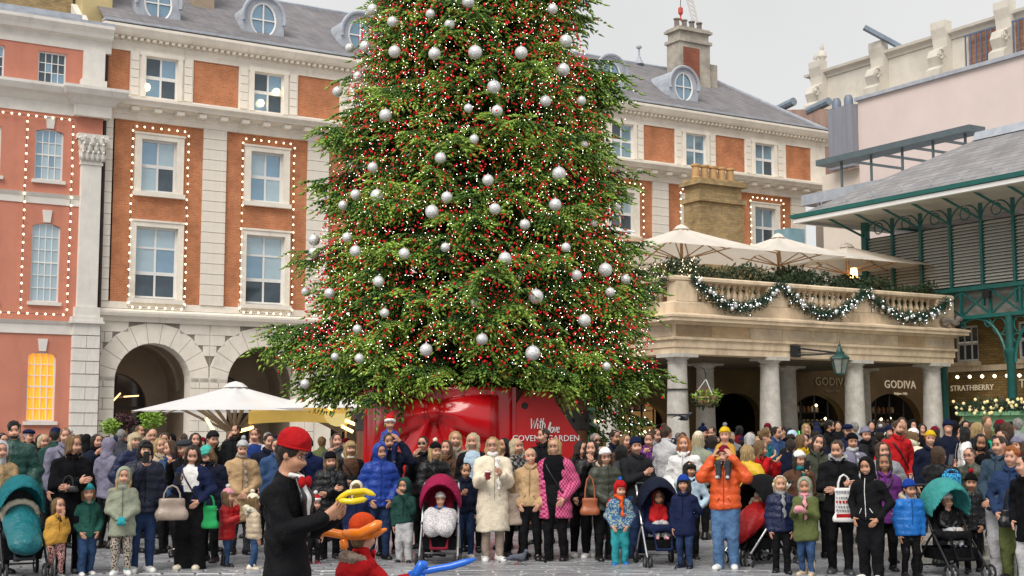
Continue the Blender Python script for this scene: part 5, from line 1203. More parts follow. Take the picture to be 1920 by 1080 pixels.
def bowh(x, z):
    dx, dz = x - BXc, z - BZc; h = 0.0
    for sx, slope in ((-1, -.16), (1, -.14)):
        u = dx * sx; w_ = dz - u * slope
        if u > 0:
            half = .10 + .36 * (1 - math.exp(-u * 2.2)); lim = 1.16
            f = max(0, 1 - (w_ / half) ** 2) * min(1, u * 5) * (1 if u < lim - .15 else max(0, (lim - u) / .15)) if u < lim else 0
            h = max(h, .26 * f ** .5 + (.035 * math.cos(w_ / half * 7) * max(0, 1 - u / .6) * (f > 0)))
    for sx in (-1, 1):
        if dz < .1:
            d = -dz; cx_ = sx * (.10 + .42 * d + .10 * d * d); hw_ = .10 + .22 * d; f = max(0, 1 - ((dx - cx_) / hw_) ** 2) * max(0, min(1, d * 6 + .2))
            h = max(h, .15 * f ** .6 + .03 * math.sin((dx - cx_) / hw_ * 4) * (f > .05))
    k = max(0, 1 - (dx / .17) ** 2 - (dz / .20) ** 2); h = max(h, .34 * k ** .45)
    return h
V = []; F = []
for j in range(nz_ + 1):
    for i in range(nx + 1):
        x = AX0 + (AX1 - AX0) * i / nx; z_ = ZB0 + (ZB1 - ZB0) * j / nz_
        edge = min(1, min(i, nx - i, (nz_ - j) + 2) / 4.0)
        y = -math.sqrt(max(.1, (TR + .10) ** 2 - x * x)) - bowh(x, z_) * edge - .03 * edge
        V.append((x, y, z_))
for j in range(nz_):
    for i in range(nx):
        a = j * (nx + 1) + i; F.append((a, a + 1, a + nx + 2, a + nx + 1))
me = trimesh('wrap_panel', np.array(V, dtype=np.float32), np.array(F, dtype=np.int32), M_GLOSS); me.shade_smooth()
pan = link('wrap_panel', me, bw)
for x, tx_ in ((AX0, -1), (AX1, 1)):
    m = MB(); y = -math.sqrt((TR + .10) ** 2 - x * x); m.box(x - .035, x + .035, y - .02, y + .25, ZB0, ZB1); build(m, 'panel_edge', M_GLOSS, bw)
tg = thing('gift_tag', 'red gift tag sign with a hole and white lettering beside the bow', 'sign', (TX, TY, 0))
def tagy(x): return -TR - .10 + .30 * (x - .8)
def tagpt(px, py):
    p = at(px, py, TY - TR)
    for _ in range(5): p = at(px, py, TY + tagy(p.x - TX))
    return (p.x - TX, p.z)
pl = [tagpt(*q) for q in ((968, 757), (984, 734), (1029, 734), (1092, 830), (1060, 870), (968, 862))]
hc = tagpt(984, 761); cx = sum(p[0] for p in pl) / 6
m = MB(); ang = math.radians(22)
def tp(x, z, d=0.0): return (x, tagy(x) - d, z)
# plate with a round hole: ring of quads from the hole to the outline
NH = 36; O = []
for i in range(NH):
    a = 2 * math.pi * i / NH; d = (math.cos(a), math.sin(a)); best = 1e9
    for q in range(6):
        (x1, z1), (x2, z2) = pl[q], pl[(q + 1) % 6]; ex, ez = x2 - x1, z2 - z1; den = d[0] * ez - d[1] * ex
        if abs(den) < 1e-9: continue
        t = ((x1 - hc[0]) * ez - (z1 - hc[1]) * ex) / den; s_ = ((x1 - hc[0]) * d[1] - (z1 - hc[1]) * d[0]) / den
        if t > 0 and -1e-6 <= s_ <= 1 + 1e-6: best = min(best, t)
    O.append((hc[0] + d[0] * best, hc[1] + d[1] * best))
for q in pl:
    k = min(range(NH), key=lambda i: math.dist(O[i], q)); O[k] = q
I = [(hc[0] + .062 * math.cos(2 * math.pi * i / NH), hc[1] + .062 * math.sin(2 * math.pi * i / NH)) for i in range(NH)]
m = MB(weld=True)
for i in range(NH):
    j = (i + 1) % NH
    for t0, t1 in ((0, .25), (.25, .5), (.5, .75), (.75, 1)):
        g_ = lambda i_, t: (I[i_][0] + (O[i_][0] - I[i_][0]) * t, I[i_][1] + (O[i_][1] - I[i_][1]) * t)
        m.face([tp(*g_(i, t0)), tp(*g_(j, t0)), tp(*g_(j, t1)), tp(*g_(i, t1))])
    m.face([tp(*O[i]), tp(*O[j]), tp(*O[j], -.06), tp(*O[i], -.06)]); m.face([tp(*I[i]), tp(*I[j]), tp(*I[j], -.06), tp(*I[i], -.06)])
build(m, 'tag_plate', mat('matt_red_tag', (.50, .008, .008), .45, .08, 1.5), tg)
box_part(tg, 'tag_back', M_BLACK, hc[0] - .1, hc[0] + .1, tagy(hc[0]) + .07, tagy(hc[0]) + .08, hc[1] - .1, hc[1] + .1)
for xx_ in (.92, 1.0): box_part(tg, 'bracket', M_BLACK, xx_ + .3, xx_ + .34, tagy(xx_ + .3) + .065, -1.8, 1.9, 1.95)
M_LW = mat('white_lettering', (.82, .80, .78), .6, .05, 3)
def strokes(parent, glyphs, x0, z0, sz, rad_, slant=.12, name='hand_lettering'):
    x = x0; m = MB()
    for gl, adv in glyphs:
        for st_ in gl:
            pts = [tp(x + (a + slant * b) * sz, z0 + b * sz, .012) for a, b in st_]
            m.tube(pts, rad_, 5)
        x += adv * sz
    tag(build(m, name, M_LW, parent), kind='stuff')
C_ = lambda cx, cz, rx, rz, a0, a1, n=10: [(cx + rx * math.cos(math.radians(a0 + (a1 - a0) * i / n)), cz + rz * math.sin(math.radians(a0 + (a1 - a0) * i / n))) for i in range(n + 1)]
W_ = ([[(0, 1), (.12, .02), (.3, .8), (.42, .02), (.62, 1.05)]], .68)
i_ = ([[(0.02, .55), (.04, .02), (.12, .05)], [(.05, .78), (.07, .82)]], .2)
t_ = ([[(.1, 1), (.08, .05), (.2, .03)], [(-.05, .66), (.28, .7)]], .3)
h_ = ([[(.02, 1.05), (.0, 0)], [(.02, .4), (.14, .6), (.25, .45), (.25, .02)]], .42)
l_ = ([[(.06, 0), (.02, .4), (.14, 1.1), (.2, 1.0), (.08, .1), (.16, 0)]], .24)
o_g = ([C_(.16, .28, .15, .28, 90, 450)], .36)
v_g = ([[(0, .58), (.12, .0), (.28, .6)]], .3)
e_g = ([[(.02, .25), (.28, .38), (.22, .56), (.08, .5), (.02, .22), (.12, .0), (.3, .08)]], .34)
xa, za = tagpt(994, 804); strokes(tg, [W_, i_, t_, h_], xa, za, .185, .011)
xb, zb = tagpt(1021, 808); strokes(tg, [l_, o_g, v_g, e_g], xb + .06, zb - .03, .175, .011)
xa, za = tagpt(1024, 827)
me = text_mesh('tag_letters', 'COVENT GARDEN', .155, M_LW, .006, 1.0); o = link('tag_letters', me, tg, (xa, tagy(xa) - .012, za)); o.rotation_euler = (math.pi / 2, 0, math.atan(.30))
# ================================================================== PEOPLE: a signed-distance body builder
A3 = lambda *p: np.array(p, dtype=np.float32)
def axis_pts(lo, hi, fl, fh, fine, coarse):
    fl, fh = max(lo, fl), min(hi, fh)
    if fh <= fl: return np.arange(lo, hi + coarse, coarse, dtype=np.float32)
    a = np.arange(fl, lo - coarse, -coarse)[::-1][:-1]; b = np.arange(fl, fh, fine); c = np.arange(b[-1] + fine, hi + coarse, coarse)
    return np.concatenate([a, b, c]).astype(np.float32)
def sdf(prims, step, fine=None, cuts=(), disp=None):
    """prims: ('c', a, b, ra, rb, k, scale) | ('e', c, r, k); a prim whose first letter is upper case is carved away"""
    lo = A3(9, 9, 9); hi = -lo
    for p in prims:
        if p[0] == 'c':
            s_ = A3(*(p[6] if len(p) > 6 else (1, 1, 1))); r = max(p[3], p[4]) * s_
            lo = np.minimum(lo, np.minimum(A3(*p[1]), A3(*p[2])) - r); hi = np.maximum(hi, np.maximum(A3(*p[1]), A3(*p[2])) + r)
        elif p[0] == 'e': lo = np.minimum(lo, A3(*p[1]) - A3(*p[2])); hi = np.maximum(hi, A3(*p[1]) + A3(*p[2]))
    lo -= 2.5 * step; hi += 2.5 * step
    ax = []
    for i in range(3):
        if fine and fine[i]: ax.append(axis_pts(lo[i], hi[i], fine[i][0], fine[i][1], fine[i][2], step))
        else: ax.append(np.arange(lo[i], hi[i] + step, step, dtype=np.float32))
    xs, ys, zs = ax
    F = np.full((len(xs), len(ys), len(zs)), 1.0, dtype=np.float32)
    for p in prims:
        t = p[0].lower()
        if t == 'k':
            F = np.maximum(F, p[1](xs[:, None, None], ys[None, :, None], zs[None, None, :]).astype(np.float32)); continue
        if t == 'c':
            a, b = A3(*p[1]), A3(*p[2]); s_ = A3(*(p[6] if len(p) > 6 else (1, 1, 1))); k = p[5]; r = max(p[3], p[4]) * s_
            l_, h_ = np.minimum(a, b) - r - k - 2 * step, np.maximum(a, b) + r + k + 2 * step
        else:
            a = A3(*p[1]); r = A3(*p[2]); k = p[3]; l_, h_ = a - r - k - 2 * step, a + r + k + 2 * step
        sl_ = tuple(slice(max(0, int(np.searchsorted(ax[i], l_[i])) - 1), int(np.searchsorted(ax[i], h_[i])) + 1) for i in range(3))
        X, Y, Z = xs[sl_[0]][:, None, None], ys[sl_[1]][None, :, None], zs[sl_[2]][None, None, :]
        if X.size == 0 or Y.size == 0 or Z.size == 0: continue
        if t == 'c':
            a2, b2 = a / s_, b / s_; ba = b2 - a2; L = float(ba @ ba) or 1e-9
            px_, py_, pz_ = X / s_[0] - a2[0], Y / s_[1] - a2[1], Z / s_[2] - a2[2]
            tt = np.clip((px_ * ba[0] + py_ * ba[1] + pz_ * ba[2]) / L, 0, 1)
            d = (np.sqrt((px_ - tt * ba[0]) ** 2 + (py_ - tt * ba[1]) ** 2 + (pz_ - tt * ba[2]) ** 2) - (p[3] + (p[4] - p[3]) * tt)) * float(s_.min())
        else:
            q = np.sqrt(((X - a[0]) / r[0]) ** 2 + ((Y - a[1]) / r[1]) ** 2 + ((Z - a[2]) / r[2]) ** 2); d = (q - 1) * float(r.min())
        G = F[sl_]
        if p[0].isupper():
            h = np.clip(.5 - .5 * (G + d) / k, 0, 1); F[sl_] = G * (1 - h) - d * h + k * h * (1 - h)
        else:
            h = np.clip(.5 + .5 * (G - d) / k, 0, 1); F[sl_] = G * (1 - h) + d * h - k * h * (1 - h)
    X, Y, Z = xs[:, None, None], ys[None, :, None], zs[None, None, :]
    if disp is not None: F = F + disp(X, Y, Z).astype(np.float32)
    for c in cuts: F = np.maximum(F, c(X, Y, Z).astype(np.float32))
    return nets(F, xs, ys, zs)
_CO = [(i, j, k) for i in (0, 1) for j in (0, 1) for k in (0, 1)]
_ED = [(a, b) for a in range(8) for b in range(a + 1, 8) if sum(abs(_CO[a][q] - _CO[b][q]) for q in range(3)) == 1]
def nets(F, xs, ys, zs):
    F[0] = F[-1] = 1; F[:, 0] = F[:, -1] = 1; F[:, :, 0] = F[:, :, -1] = 1
    S = F < 0; n = S.shape
    cnt = np.zeros((n[0] - 1, n[1] - 1, n[2] - 1), dtype=np.uint8)
    for i, j, k in _CO: cnt += S[i:n[0] - 1 + i, j:n[1] - 1 + j, k:n[2] - 1 + k]
    act = (cnt > 0) & (cnt < 8); I = np.argwhere(act)
    if len(I) == 0: return np.zeros((0, 3), np.float32), np.zeros((0, 4), np.int32)
    ids = np.full(cnt.shape, -1, dtype=np.int32); ids[act] = np.arange(len(I))
    val = np.stack([F[I[:, 0] + i, I[:, 1] + j, I[:, 2] + k] for i, j, k in _CO], 1)
    acc = np.zeros((len(I), 3), np.float32); m_ = np.zeros(len(I), np.float32)
    for a, b in _ED:
        va, vb = val[:, a], val[:, b]; w_ = (va < 0) != (vb < 0); t = np.where(w_, va / np.where(w_, va - vb, 1), 0)
        A, B = np.array(_CO[a], np.float32), np.array(_CO[b], np.float32)
        acc += w_[:, None] * (A + t[:, None] * (B - A)); m_ += w_
    acc /= m_[:, None]
    V = np.empty_like(acc)
    for q, axx in enumerate((xs, ys, zs)): V[:, q] = axx[I[:, q]] + acc[:, q] * (axx[I[:, q] + 1] - axx[I[:, q]])
    Q = []
    for d in range(3):
        e, f = (d + 1) % 3, (d + 2) % 3
        A = np.swapaxes(S, 0, 0); s0 = [slice(None)] * 3; s1 = [slice(None)] * 3; s0[d] = slice(0, n[d] - 1); s1[d] = slice(1, n[d])
        for q in (e, f): s0[q] = slice(1, n[q] - 1); s1[q] = slice(1, n[q] - 1)
        a, b = S[tuple(s0)], S[tuple(s1)]; J = np.argwhere(a != b)
        if not len(J): continue
        ins = a[tuple(J.T)]; J = J.copy(); J[:, e] += 1; J[:, f] += 1
        def g(de, df): K = J.copy(); K[:, e] -= de; K[:, f] -= df; return ids[tuple(K.T)]
        q4 = np.stack([g(1, 1), g(0, 1), g(0, 0), g(1, 0)], 1); q4[~ins] = q4[~ins][:, ::-1]; Q.append(q4)
    return V, np.concatenate(Q)
def qmesh(name, V, Q, mats, mi=None):
    me = bpy.data.meshes.new(name); me.vertices.add(len(V)); me.vertices.foreach_set('co', np.ascontiguousarray(V, np.float32).ravel())
    me.loops.add(Q.size); me.loops.foreach_set('vertex_index', np.ascontiguousarray(Q, np.int32).ravel()); me.polygons.add(len(Q))
    me.polygons.foreach_set('loop_start', np.arange(0, Q.size, 4, dtype=np.int32))
    for m_ in (mats if isinstance(mats, (list, tuple)) else [mats]): me.materials.append(m_)
    if mi is not None: me.polygons.foreach_set('material_index', mi.astype(np.int32))
    me.polygons.foreach_set('use_smooth', np.ones(len(Q), dtype=bool)); me.update(calc_edges=True); return me
def cube_sphere(n=3):
    V, Q = [], []
    for d in range(3):
        for s in (-1, 1):
            b = len(V)
            for i in range(n + 1):
                for j in range(n + 1):
                    p = [0, 0, 0]; p[d] = s; p[(d + 1) % 3] = (-1 + 2 * i / n) * s; p[(d + 2) % 3] = -1 + 2 * j / n; L = math.sqrt(sum(q * q for q in p)); V.append([q / L for q in p])
            for i in range(n):
                for j in range(n): a = b + i * (n + 1) + j; Q.append((a, a + n + 1, a + n + 2, a + 1))
    return np.array(V, np.float32), np.array(Q, np.int32)
CSV, CSQ = cube_sphere(3)
class Acc:                                                       # collects small extra shapes with a material slot each
    def __init__(s, V, Q, mi): s.V = [V]; s.Q = [Q]; s.M = [mi]; s.n = len(V)
    def add(s, V, Q, m_): s.V.append(V); s.Q.append(Q + s.n); s.M.append(np.full(len(Q), m_)); s.n += len(V)
    def ball(s, c, r, m_): s.add(CSV * A3(*r) + A3(*c), CSQ, m_)
    def finger(s, pts, rad_, m_, n=6):
        P = [Vector(p) for p in pts]; V = []; a = None
        for i, p in enumerate(P):
            t = (P[min(i + 1, len(P) - 1)] - P[max(0, i - 1)]).normalized(); a = t.orthogonal().normalized() if a is None else (a - t * a.dot(t)).normalized(); b = t.cross(a)
            for k in range(n): V.append(p + (a * math.cos(6.2832 * k / n) + b * math.sin(6.2832 * k / n)) * rad_[i])
        Q = [(i * n + k, i * n + (k + 1) % n, (i + 1) * n + (k + 1) % n, (i + 1) * n + k) for i in range(len(P) - 1) for k in range(n)]
        s.add(np.array([tuple(v) for v in V], np.float32), np.array(Q, np.int32), m_)
    def out(s): return np.concatenate(s.V), np.concatenate(s.Q), np.concatenate(s.M)
def cloth(col, kind='wool'):
    k = 'cloth_%s_%d_%d_%d' % (kind, *[int(c * 255) for c in col])
    if k in MATS: return MATS[k]
    P = dict(wool=dict(rough=.92, var=.25, scale=7, bump=1, bscale=8, spec=.12, bdist=.05), puffer=dict(rough=.4, var=.12, scale=5, bump=.8, bscale=13, spec=.3, bdist=.035), denim=dict(rough=.85, var=.4, scale=5, bump=1, bscale=8, spec=.15, bdist=.05),
             leather=dict(rough=.4, var=.2, scale=6, bump=.2, bscale=25), fleece=dict(rough=1, var=.14, scale=22, bump=.5, bscale=30, spec=.1), plain=dict(rough=.8, var=.25, scale=4, bump=1, bscale=7, spec=.16, bdist=.05), fur=dict(rough=1, var=.45, scale=22, bump=1.0, bscale=60, spec=.1), gloss=dict(rough=.3, var=.1, scale=3, spec=.5))[kind]
    return mat(k, col, **P)
def pattern(name, c1, c2, scale, kind='check'):
    if name in MATS: return MATS[name]
    m = bpy.data.materials.new(name); m.use_nodes = True; t = m.node_tree; b = t.nodes['Principled BSDF']; b.inputs['Roughness'].default_value = .9
    co = nn('ShaderNodeTexCoord', t); mp = nn('ShaderNodeMapping', t); mp.inputs['Scale'].default_value = (scale,) * 3; t.links.new(co.outputs['Object'], mp.inputs['Vector'])
    if kind == 'check':
        sx = nn('ShaderNodeSeparateXYZ', t); t.links.new(mp.outputs[0], sx.inputs[0]); ad = nn('ShaderNodeMath', t, operation='ADD'); t.links.new(sx.outputs['X'], ad.inputs[0]); t.links.new(sx.outputs['Y'], ad.inputs[1])
        cx_ = nn('ShaderNodeCombineXYZ', t); t.links.new(ad.outputs[0], cx_.inputs['X']); t.links.new(sx.outputs['Z'], cx_.inputs['Y']); cx_.inputs['Z'].default_value = .5
        ck = nn('ShaderNodeTexChecker', t); ck.inputs['Scale'].default_value = 1; t.links.new(cx_.outputs[0], ck.inputs['Vector']); f = ck.outputs['Fac']
    elif kind == 'stripe':
        wv = nn('ShaderNodeTexWave', t); wv.bands_direction = 'Z'; wv.inputs['Scale'].default_value = 1; wv.inputs['Distortion'].default_value = .6; t.links.new(mp.outputs[0], wv.inputs['Vector'])
        g_ = nn('ShaderNodeMath', t, operation='GREATER_THAN'); g_.inputs[1].default_value = .55; t.links.new(wv.outputs['Fac'], g_.inputs[0]); f = g_.outputs[0]
    else:
        no = nn('ShaderNodeTexVoronoi', t) if kind == 'camo' else nn('ShaderNodeTexNoise', t); t.links.new(mp.outputs[0], no.inputs['Vector'])
        g_ = nn('ShaderNodeMath', t, operation='GREATER_THAN'); g_.inputs[1].default_value = .46 if kind == 'camo' else .52; t.links.new(no.outputs[0], g_.inputs[0]); f = g_.outputs[0]
    mm = nn('ShaderNodeMix', t, data_type='RGBA'); t.links.new(f, mm.inputs['Factor']); mm.inputs['A'].default_value = (*c1, 1); mm.inputs['B'].default_value = (*c2, 1); t.links.new(mm.outputs['Result'], b.inputs['Base Color'])
    MATS[name] = m; return m
CL = dict(black=(.005, .005, .0065), navy=(.008, .014, .05), dnavy=(.006, .009, .024), blue=(.015, .04, .17), bblue=(.012, .14, .48), teal=(.015, .18, .21), green=(.02, .09, .07), dgreen=(.015, .055, .045), olive=(.10, .12, .04), khaki=(.05, .055, .04), sage=(.26, .28, .21),
          red=(.42, .012, .015), orange=(.62, .09, .02), maroon=(.16, .008, .02), yellow=(.62, .40, .015), mustard=(.50, .27, .05), tan=(.46, .31, .17), beige=(.52, .42, .30), cream=(.72, .64, .50), white=(.75, .74, .72), grey=(.24, .25, .27), lgrey=(.46, .46, .47), dgrey=(.04, .043, .05), brown=(.10, .05, .03), taupe=(.33, .26, .21),
          purple=(.13, .03, .17), magenta=(.42, .015, .11), pink=(.68, .30, .34), turq=(.03, .30, .33), mint=(.07, .42, .34), denim=(.035, .075, .17), ldenim=(.085, .17, .32), ddenim=(.02, .04, .10), charcoal=(.014, .015, .018), royal=(.012, .045, .27), lav=(.19, .18, .25), ice=(.42, .55, .66), rust=(.35, .10, .04))
HAIR = dict(black=(.010, .008, .007), dark=(.028, .017, .011), brown=(.075, .040, .020), light=(.21, .125, .055), blonde=(.48, .33, .15), pale=(.62, .50, .31), ginger=(.40, .13, .03), grey=(.30, .29, .28), white=(.62, .60, .58))
SKIN = dict(fair=(.56, .30, .205), mid=(.46, .235, .145), tan=(.33, .16, .09), brown=(.20, .09, .05))
def hairmat(c): return mat('hair_%s' % c, HAIR[c], .48, .55, 9, .9, 14, spec=.45, stretch=(9, 9, .5), bdist=.04)
M_EYEW = mat('eye_white', (.46, .43, .40), .4, 0); M_IRIS = mat('eye_iris', (.03, .02, .015), .2, 0); M_TEETH = mat('teeth', (.75, .72, .66), .3, 0)
def sm(x, a, b): t = np.clip((x - a) / (b - a), 0, 1); return t * t * (3 - 2 * t)
PCOUNT = [0]
SHOES = {}
def mixp(a, b, t): return tuple(a[i] + (b[i] - a[i]) * t for i in range(3))
def person(label, pos, h, yaw=0.0, sex='f', skin='fair', hair=('long', 'brown'), hat=None, coat=('navy', .48, 'plain'), legs=('black', 'slim'), shoes='black', armL='down', armR='down', turn=0.0, nod=0.0, tilt=0.0, smile=False, beard=None, glasses=None, scarf=None, gloves=None, hood=None, fur=None,
           fat=1.0, under='dgrey', seat=False, lod=1, lean=0.0, stance=.0, group='people watching in the square', shirt=None, buttons=False, zipc=None, wide=1.0, cutfront=None, strap=None):
    """one person: a continuous body mesh with the clothes, hair and hat as parts; front is -y"""
    root = thing('person', label, 'person', pos, yaw, group)
    HH = .146 + .042 * h; top = h; zs = h - HH - .05 * h; sw = (.105 if sex == 'm' else .094) * h * (.5 + .5 * fat) * wide
    hc = h * (.47 if h < 1.3 else .50); st = {0: .0115, 1: .0205, 1.5: .025}.get(lod, .029)
    J = {}
    for s, nm, ps in ((-1, 'R', armR), (1, 'L', armL)):
        X = lambda x, y, z: (s * x, y, zs + z * h)
        sh = X(sw, .01 * h, -.035)
        P = dict(down=((sw + .028 * h, .02 * h, -.19), (sw + .022 * h, -.02 * h, -.335)), pocket=((sw + .062 * h, .04 * h, -.18), (sw - .004 * h, -.075 * h, -.30)), crossed=((sw + .028 * h, -.03 * h, -.18), (-.035 * h if s < 0 else -.02 * h, -.135 * h, -.15 if s < 0 else -.185)),
                 clasp=((sw + .035 * h, .0, -.185), (.022 * h, -.125 * h, -.27)), phone=((sw + .0 * h, -.07 * h, -.17), (.03 * h, -.17 * h, -.01)), chest=((sw + .02 * h, -.03 * h, -.18), (.045 * h, -.17 * h, -.12)), face=((sw + .01 * h, -.07 * h, -.165), (.018 * h, -.12 * h, .025)),
                 up=((sw + .075 * h, -.05 * h, -.06), (.085 * h, -.045 * h, .10)), push=((sw + .03 * h, -.02 * h, -.18), (.11 * h, -.16 * h, -.24)), hold=((sw + .02 * h, -.04 * h, -.185), (.10 * h, -.18 * h, -.14)), fwd=((sw + .01 * h, -.10 * h, -.16), (.12 * h, -.26 * h, -.11)), reach=((sw + .012 * h, -.045 * h, -.165), (.06 * h, -.17 * h, -.115)), back=((sw + .05 * h, .06 * h, -.17), (.05 * h, .10 * h, -.29)), hip=((sw + .075 * h, .03 * h, -.17), (sw + .01 * h, -.07 * h, -.26)), lap=((sw + .03 * h, -.05 * h, -.17), (.07 * h, -.17 * h, -.24)), out=((sw + .07 * h, -.04 * h, -.16), (sw + .15 * h, -.14 * h, -.24)))[ps]
        J[nm] = (sh, X(*P[0]), X(*P[1]))
        lx = .052 * h
        if seat: J['l' + nm] = ((s * lx, 0, hc), (s * .075 * h, -.21 * h, hc - .01 * h), (s * .07 * h, -.25 * h, hc - .21 * h))
        else: J['l' + nm] = ((s * lx, .0, hc), (s * (.055 * h), -.012 * h + stance * s * .05 * h, .275 * h), (s * .058 * h, .015 * h + stance * s * .10 * h, .045 * h))
    PCOUNT[0] += 1; px0 = PCOUNT[0] * 1.7
    def headrot(V):
        if not (turn or nod or tilt): return V
        V = V.copy(); w_ = sm(V[:, 2], top - HH * 1.22, top - HH * .8)[:, None]; pv = A3(0, .01, top - HH * .95)
        Rm = (Matrix.Rotation(turn, 3, 'Z') @ Matrix.Rotation(nod, 3, 'X') @ Matrix.Rotation(tilt, 3, 'Y')); Rm = np.array(Rm, np.float32)
        return V + w_ * ((V - pv) @ Rm.T + pv - V)
    def leanrot(V):
        if not lean: return V
        V = V.copy(); w_ = sm(V[:, 2], hc * .95, hc * 1.25); a = lean; V[:, 1] -= w_ * (V[:, 2] - hc) * math.sin(a); V[:, 2] -= w_ * (V[:, 2] - hc) * (1 - math.cos(a)); return V
    fin = lambda V: leanrot(headrot(V))
    E_ = lambda x, y, z: (x * HH, y * HH, top + z * HH)
    # ---------------- body
    B = [('e', E_(0, .02, -.40), (.345 * HH, .42 * HH, .40 * HH), .01), ('e', E_(0, -.11, -.70), (.265 * HH, .27 * HH, .29 * HH), .09 * HH), ('e', E_(0, -.24, -.92), (.11 * HH, .09 * HH, .075 * HH), .08 * HH),
         ('c', E_(0, -.36, -.48), E_(0, -.455, -.65), .035 * HH, .052 * HH, .03 * HH), ('e', E_(.06, -.38, -.67), (.03 * HH, .05 * HH, .03 * HH), .02), ('e', E_(-.06, -.38, -.67), (.03 * HH, .05 * HH, .03 * HH), .02),
         ('e', E_(.345, .05, -.55), (.04 * HH, .08 * HH, .13 * HH), .012), ('e', E_(-.345, .05, -.55), (.04 * HH, .08 * HH, .13 * HH), .012),
         ('e', E_(.16, -.30, -.66), (.11 * HH, .1 * HH, .11 * HH), .04), ('e', E_(-.16, -.30, -.66), (.11 * HH, .1 * HH, .11 * HH), .04),
         ('E', E_(.15, -.44, -.505), (.105 * HH, .105 * HH, .062 * HH), .03), ('E', E_(-.15, -.44, -.505), (.105 * HH, .105 * HH, .062 * HH), .03),
         ('c', E_(0, .04, -.85), (0, .015 * h, zs - .01 * h), .20 * HH if h < 1.4 else .235 * HH, .27 * HH, .03)]
    tb_ = (.099 if h > 1.35 else .103) * h * fat
    B += [('c', (0, .01 * h, zs - .085 * h), (0, .005 * h, .60 * h), tb_, tb_ * .86, .04, (1, .62, 1)), ('c', (0, .012 * h, zs + .005 * h), (-sw * .9, .01 * h, zs - .028 * h), .034 * h, .034 * h, .04), ('c', (0, .012 * h, zs + .005 * h), (sw * .9, .01 * h, zs - .028 * h), .034 * h, .034 * h, .04), ('c', (0, 0, .60 * h), (0, 0, hc), tb_ * .86, tb_ * .92, .05, (1, .68, 1))]
    for nm in 'RL':
        a, b, c = J[nm]; B += [('c', a, b, .034 * h, .028 * h, .03), ('c', b, c, .027 * h, .017 * h, .015)]
        a, b, c = J['l' + nm]; B += [('c', a, b, .055 * h * fat, .036 * h, .03), ('c', b, c, .036 * h, .022 * h, .02), ('c', c, (c[0], c[1] - .075 * h, .02 * h if not seat else c[2] - .02 * h), .022 * h, .018 * h, .02)]
    hands = []
    for s, nm in ((-1, 'R'), (1, 'L')):
        _, b, c = J[nm]; b, c = Vector(b), Vector(c); D = (c - b).normalized()
        if (armR if nm == 'R' else armL) in ('phone', 'face', 'up', 'chest', 'hold', 'fwd', 'reach'): D = (D + Vector((-s * .25, 0, .35))).normalized()
        N = Vector((0, 0, c.z)) - c; N.z *= .1; N = (N - D * N.dot(D)); N = N.normalized() if N.length > 1e-4 else D.orthogonal()
        S = D.cross(N).normalized()
        if S.y > 0: S = -S
        pm = c + D * .05 * h
        for o_ in (-.011, .011): B.append(('c', tuple(c + S * o_ * h * .6), tuple(pm + S * o_ * h), .014 * h, .0125 * h, .008))
        hands.append((c, D, N, S, pm))
    fn = ((-.115, .115, .72 * st), (-.14, -.03, .72 * st), (top - HH * 1.15, top + .05, .72 * st)) if lod != 2 else None
    V, Q = sdf(B, st * 1.5, fn)
    ctr = V[Q].mean(1); mi = np.zeros(len(Q), int)
    mi[(ctr[:, 2] < zs + .012 * h) & (np.abs(ctr[:, 0]) < 9)] = 1
    for c, D, N, S, pm in hands: mi[np.linalg.norm(ctr - A3(*(c + D * .04 * h)), axis=1) < .062 * h] = 0
    acc = Acc(V, Q, mi)
    if lod != 2:
        for sx in (-1, 1):
            acc.ball(E_(.150 * sx, -.336, -.500), (.070 * HH, .038 * HH, .029 * HH), 2); acc.ball(E_(.150 * sx, -.366, -.500), (.036 * HH, .016 * HH, .031 * HH), 3); acc.ball(E_(.152 * sx, -.360, -.472), (.074 * HH, .020 * HH, .009 * HH), 3)
            acc.ball(E_(.155 * sx, -.378, -.405), (.090 * HH, .024 * HH, .017 * HH), 4)
        if smile:
            acc.ball(E_(0, -.355, -.800), (.125 * HH, .045 * HH, .046 * HH), 5); acc.ball(E_(0, -.374, -.795), (.102 * HH, .036 * HH, .027 * HH), 6)
            for sx in (-1, 1): acc.ball(E_(.115 * sx, -.345, -.782), (.03 * HH, .03 * HH, .018 * HH), 5)
        else: acc.ball(E_(0, -.362, -.802), (.098 * HH, .034 * HH, .030 * HH), 5); acc.ball(E_(0, -.392, -.800), (.09 * HH, .008 * HH, .006 * HH), 3)
    for (c, D, N, S, pm), nm in zip(hands, 'RL'):
        if lod == 2: break
        cu = .9 if (armR if nm == 'R' else armL) in ('phone', 'push', 'hold', 'clasp', 'reach', 'fwd') else .42
        for i, L in ((-1.5, .033), (-.5, .043), (.5, .046), (1.5, .039)):
            p = pm + S * i * .0112 * h - D * .012 * h; pts = [p]; d = D.copy()
            for q, f_ in enumerate((.5, .32, .26)): d = (d + N * cu * (.25 + .35 * q)).normalized(); pts.append(pts[-1] + d * L * f_ * h * 1.25)
            acc.finger(pts, [.0066 * h, .0062 * h, .0055 * h, .0032 * h], 0)
        p = c + D * .018 * h + S * .017 * h; d1 = (D * .75 + S * .6 + N * .35).normalized(); acc.finger([p - S * .008 * h, p + d1 * .022 * h, p + (d1 + N * .5).normalized() * .040 * h], [.0085 * h, .0075 * h, .004 * h], 0)
    V, Q, mi = acc.out()
    hcn = hair[1] if hair and hair[1] in HAIR else 'dark'
    SK = mat('skin_%s' % skin, SKIN[skin], .5, .1, 9, .05, 60, spec=.4); LP = mat('lips_%s' % skin, tuple(a * b for a, b in zip(SKIN[skin], (.70, .30, .32))), .45, 0)
    HM = hairmat(hcn)
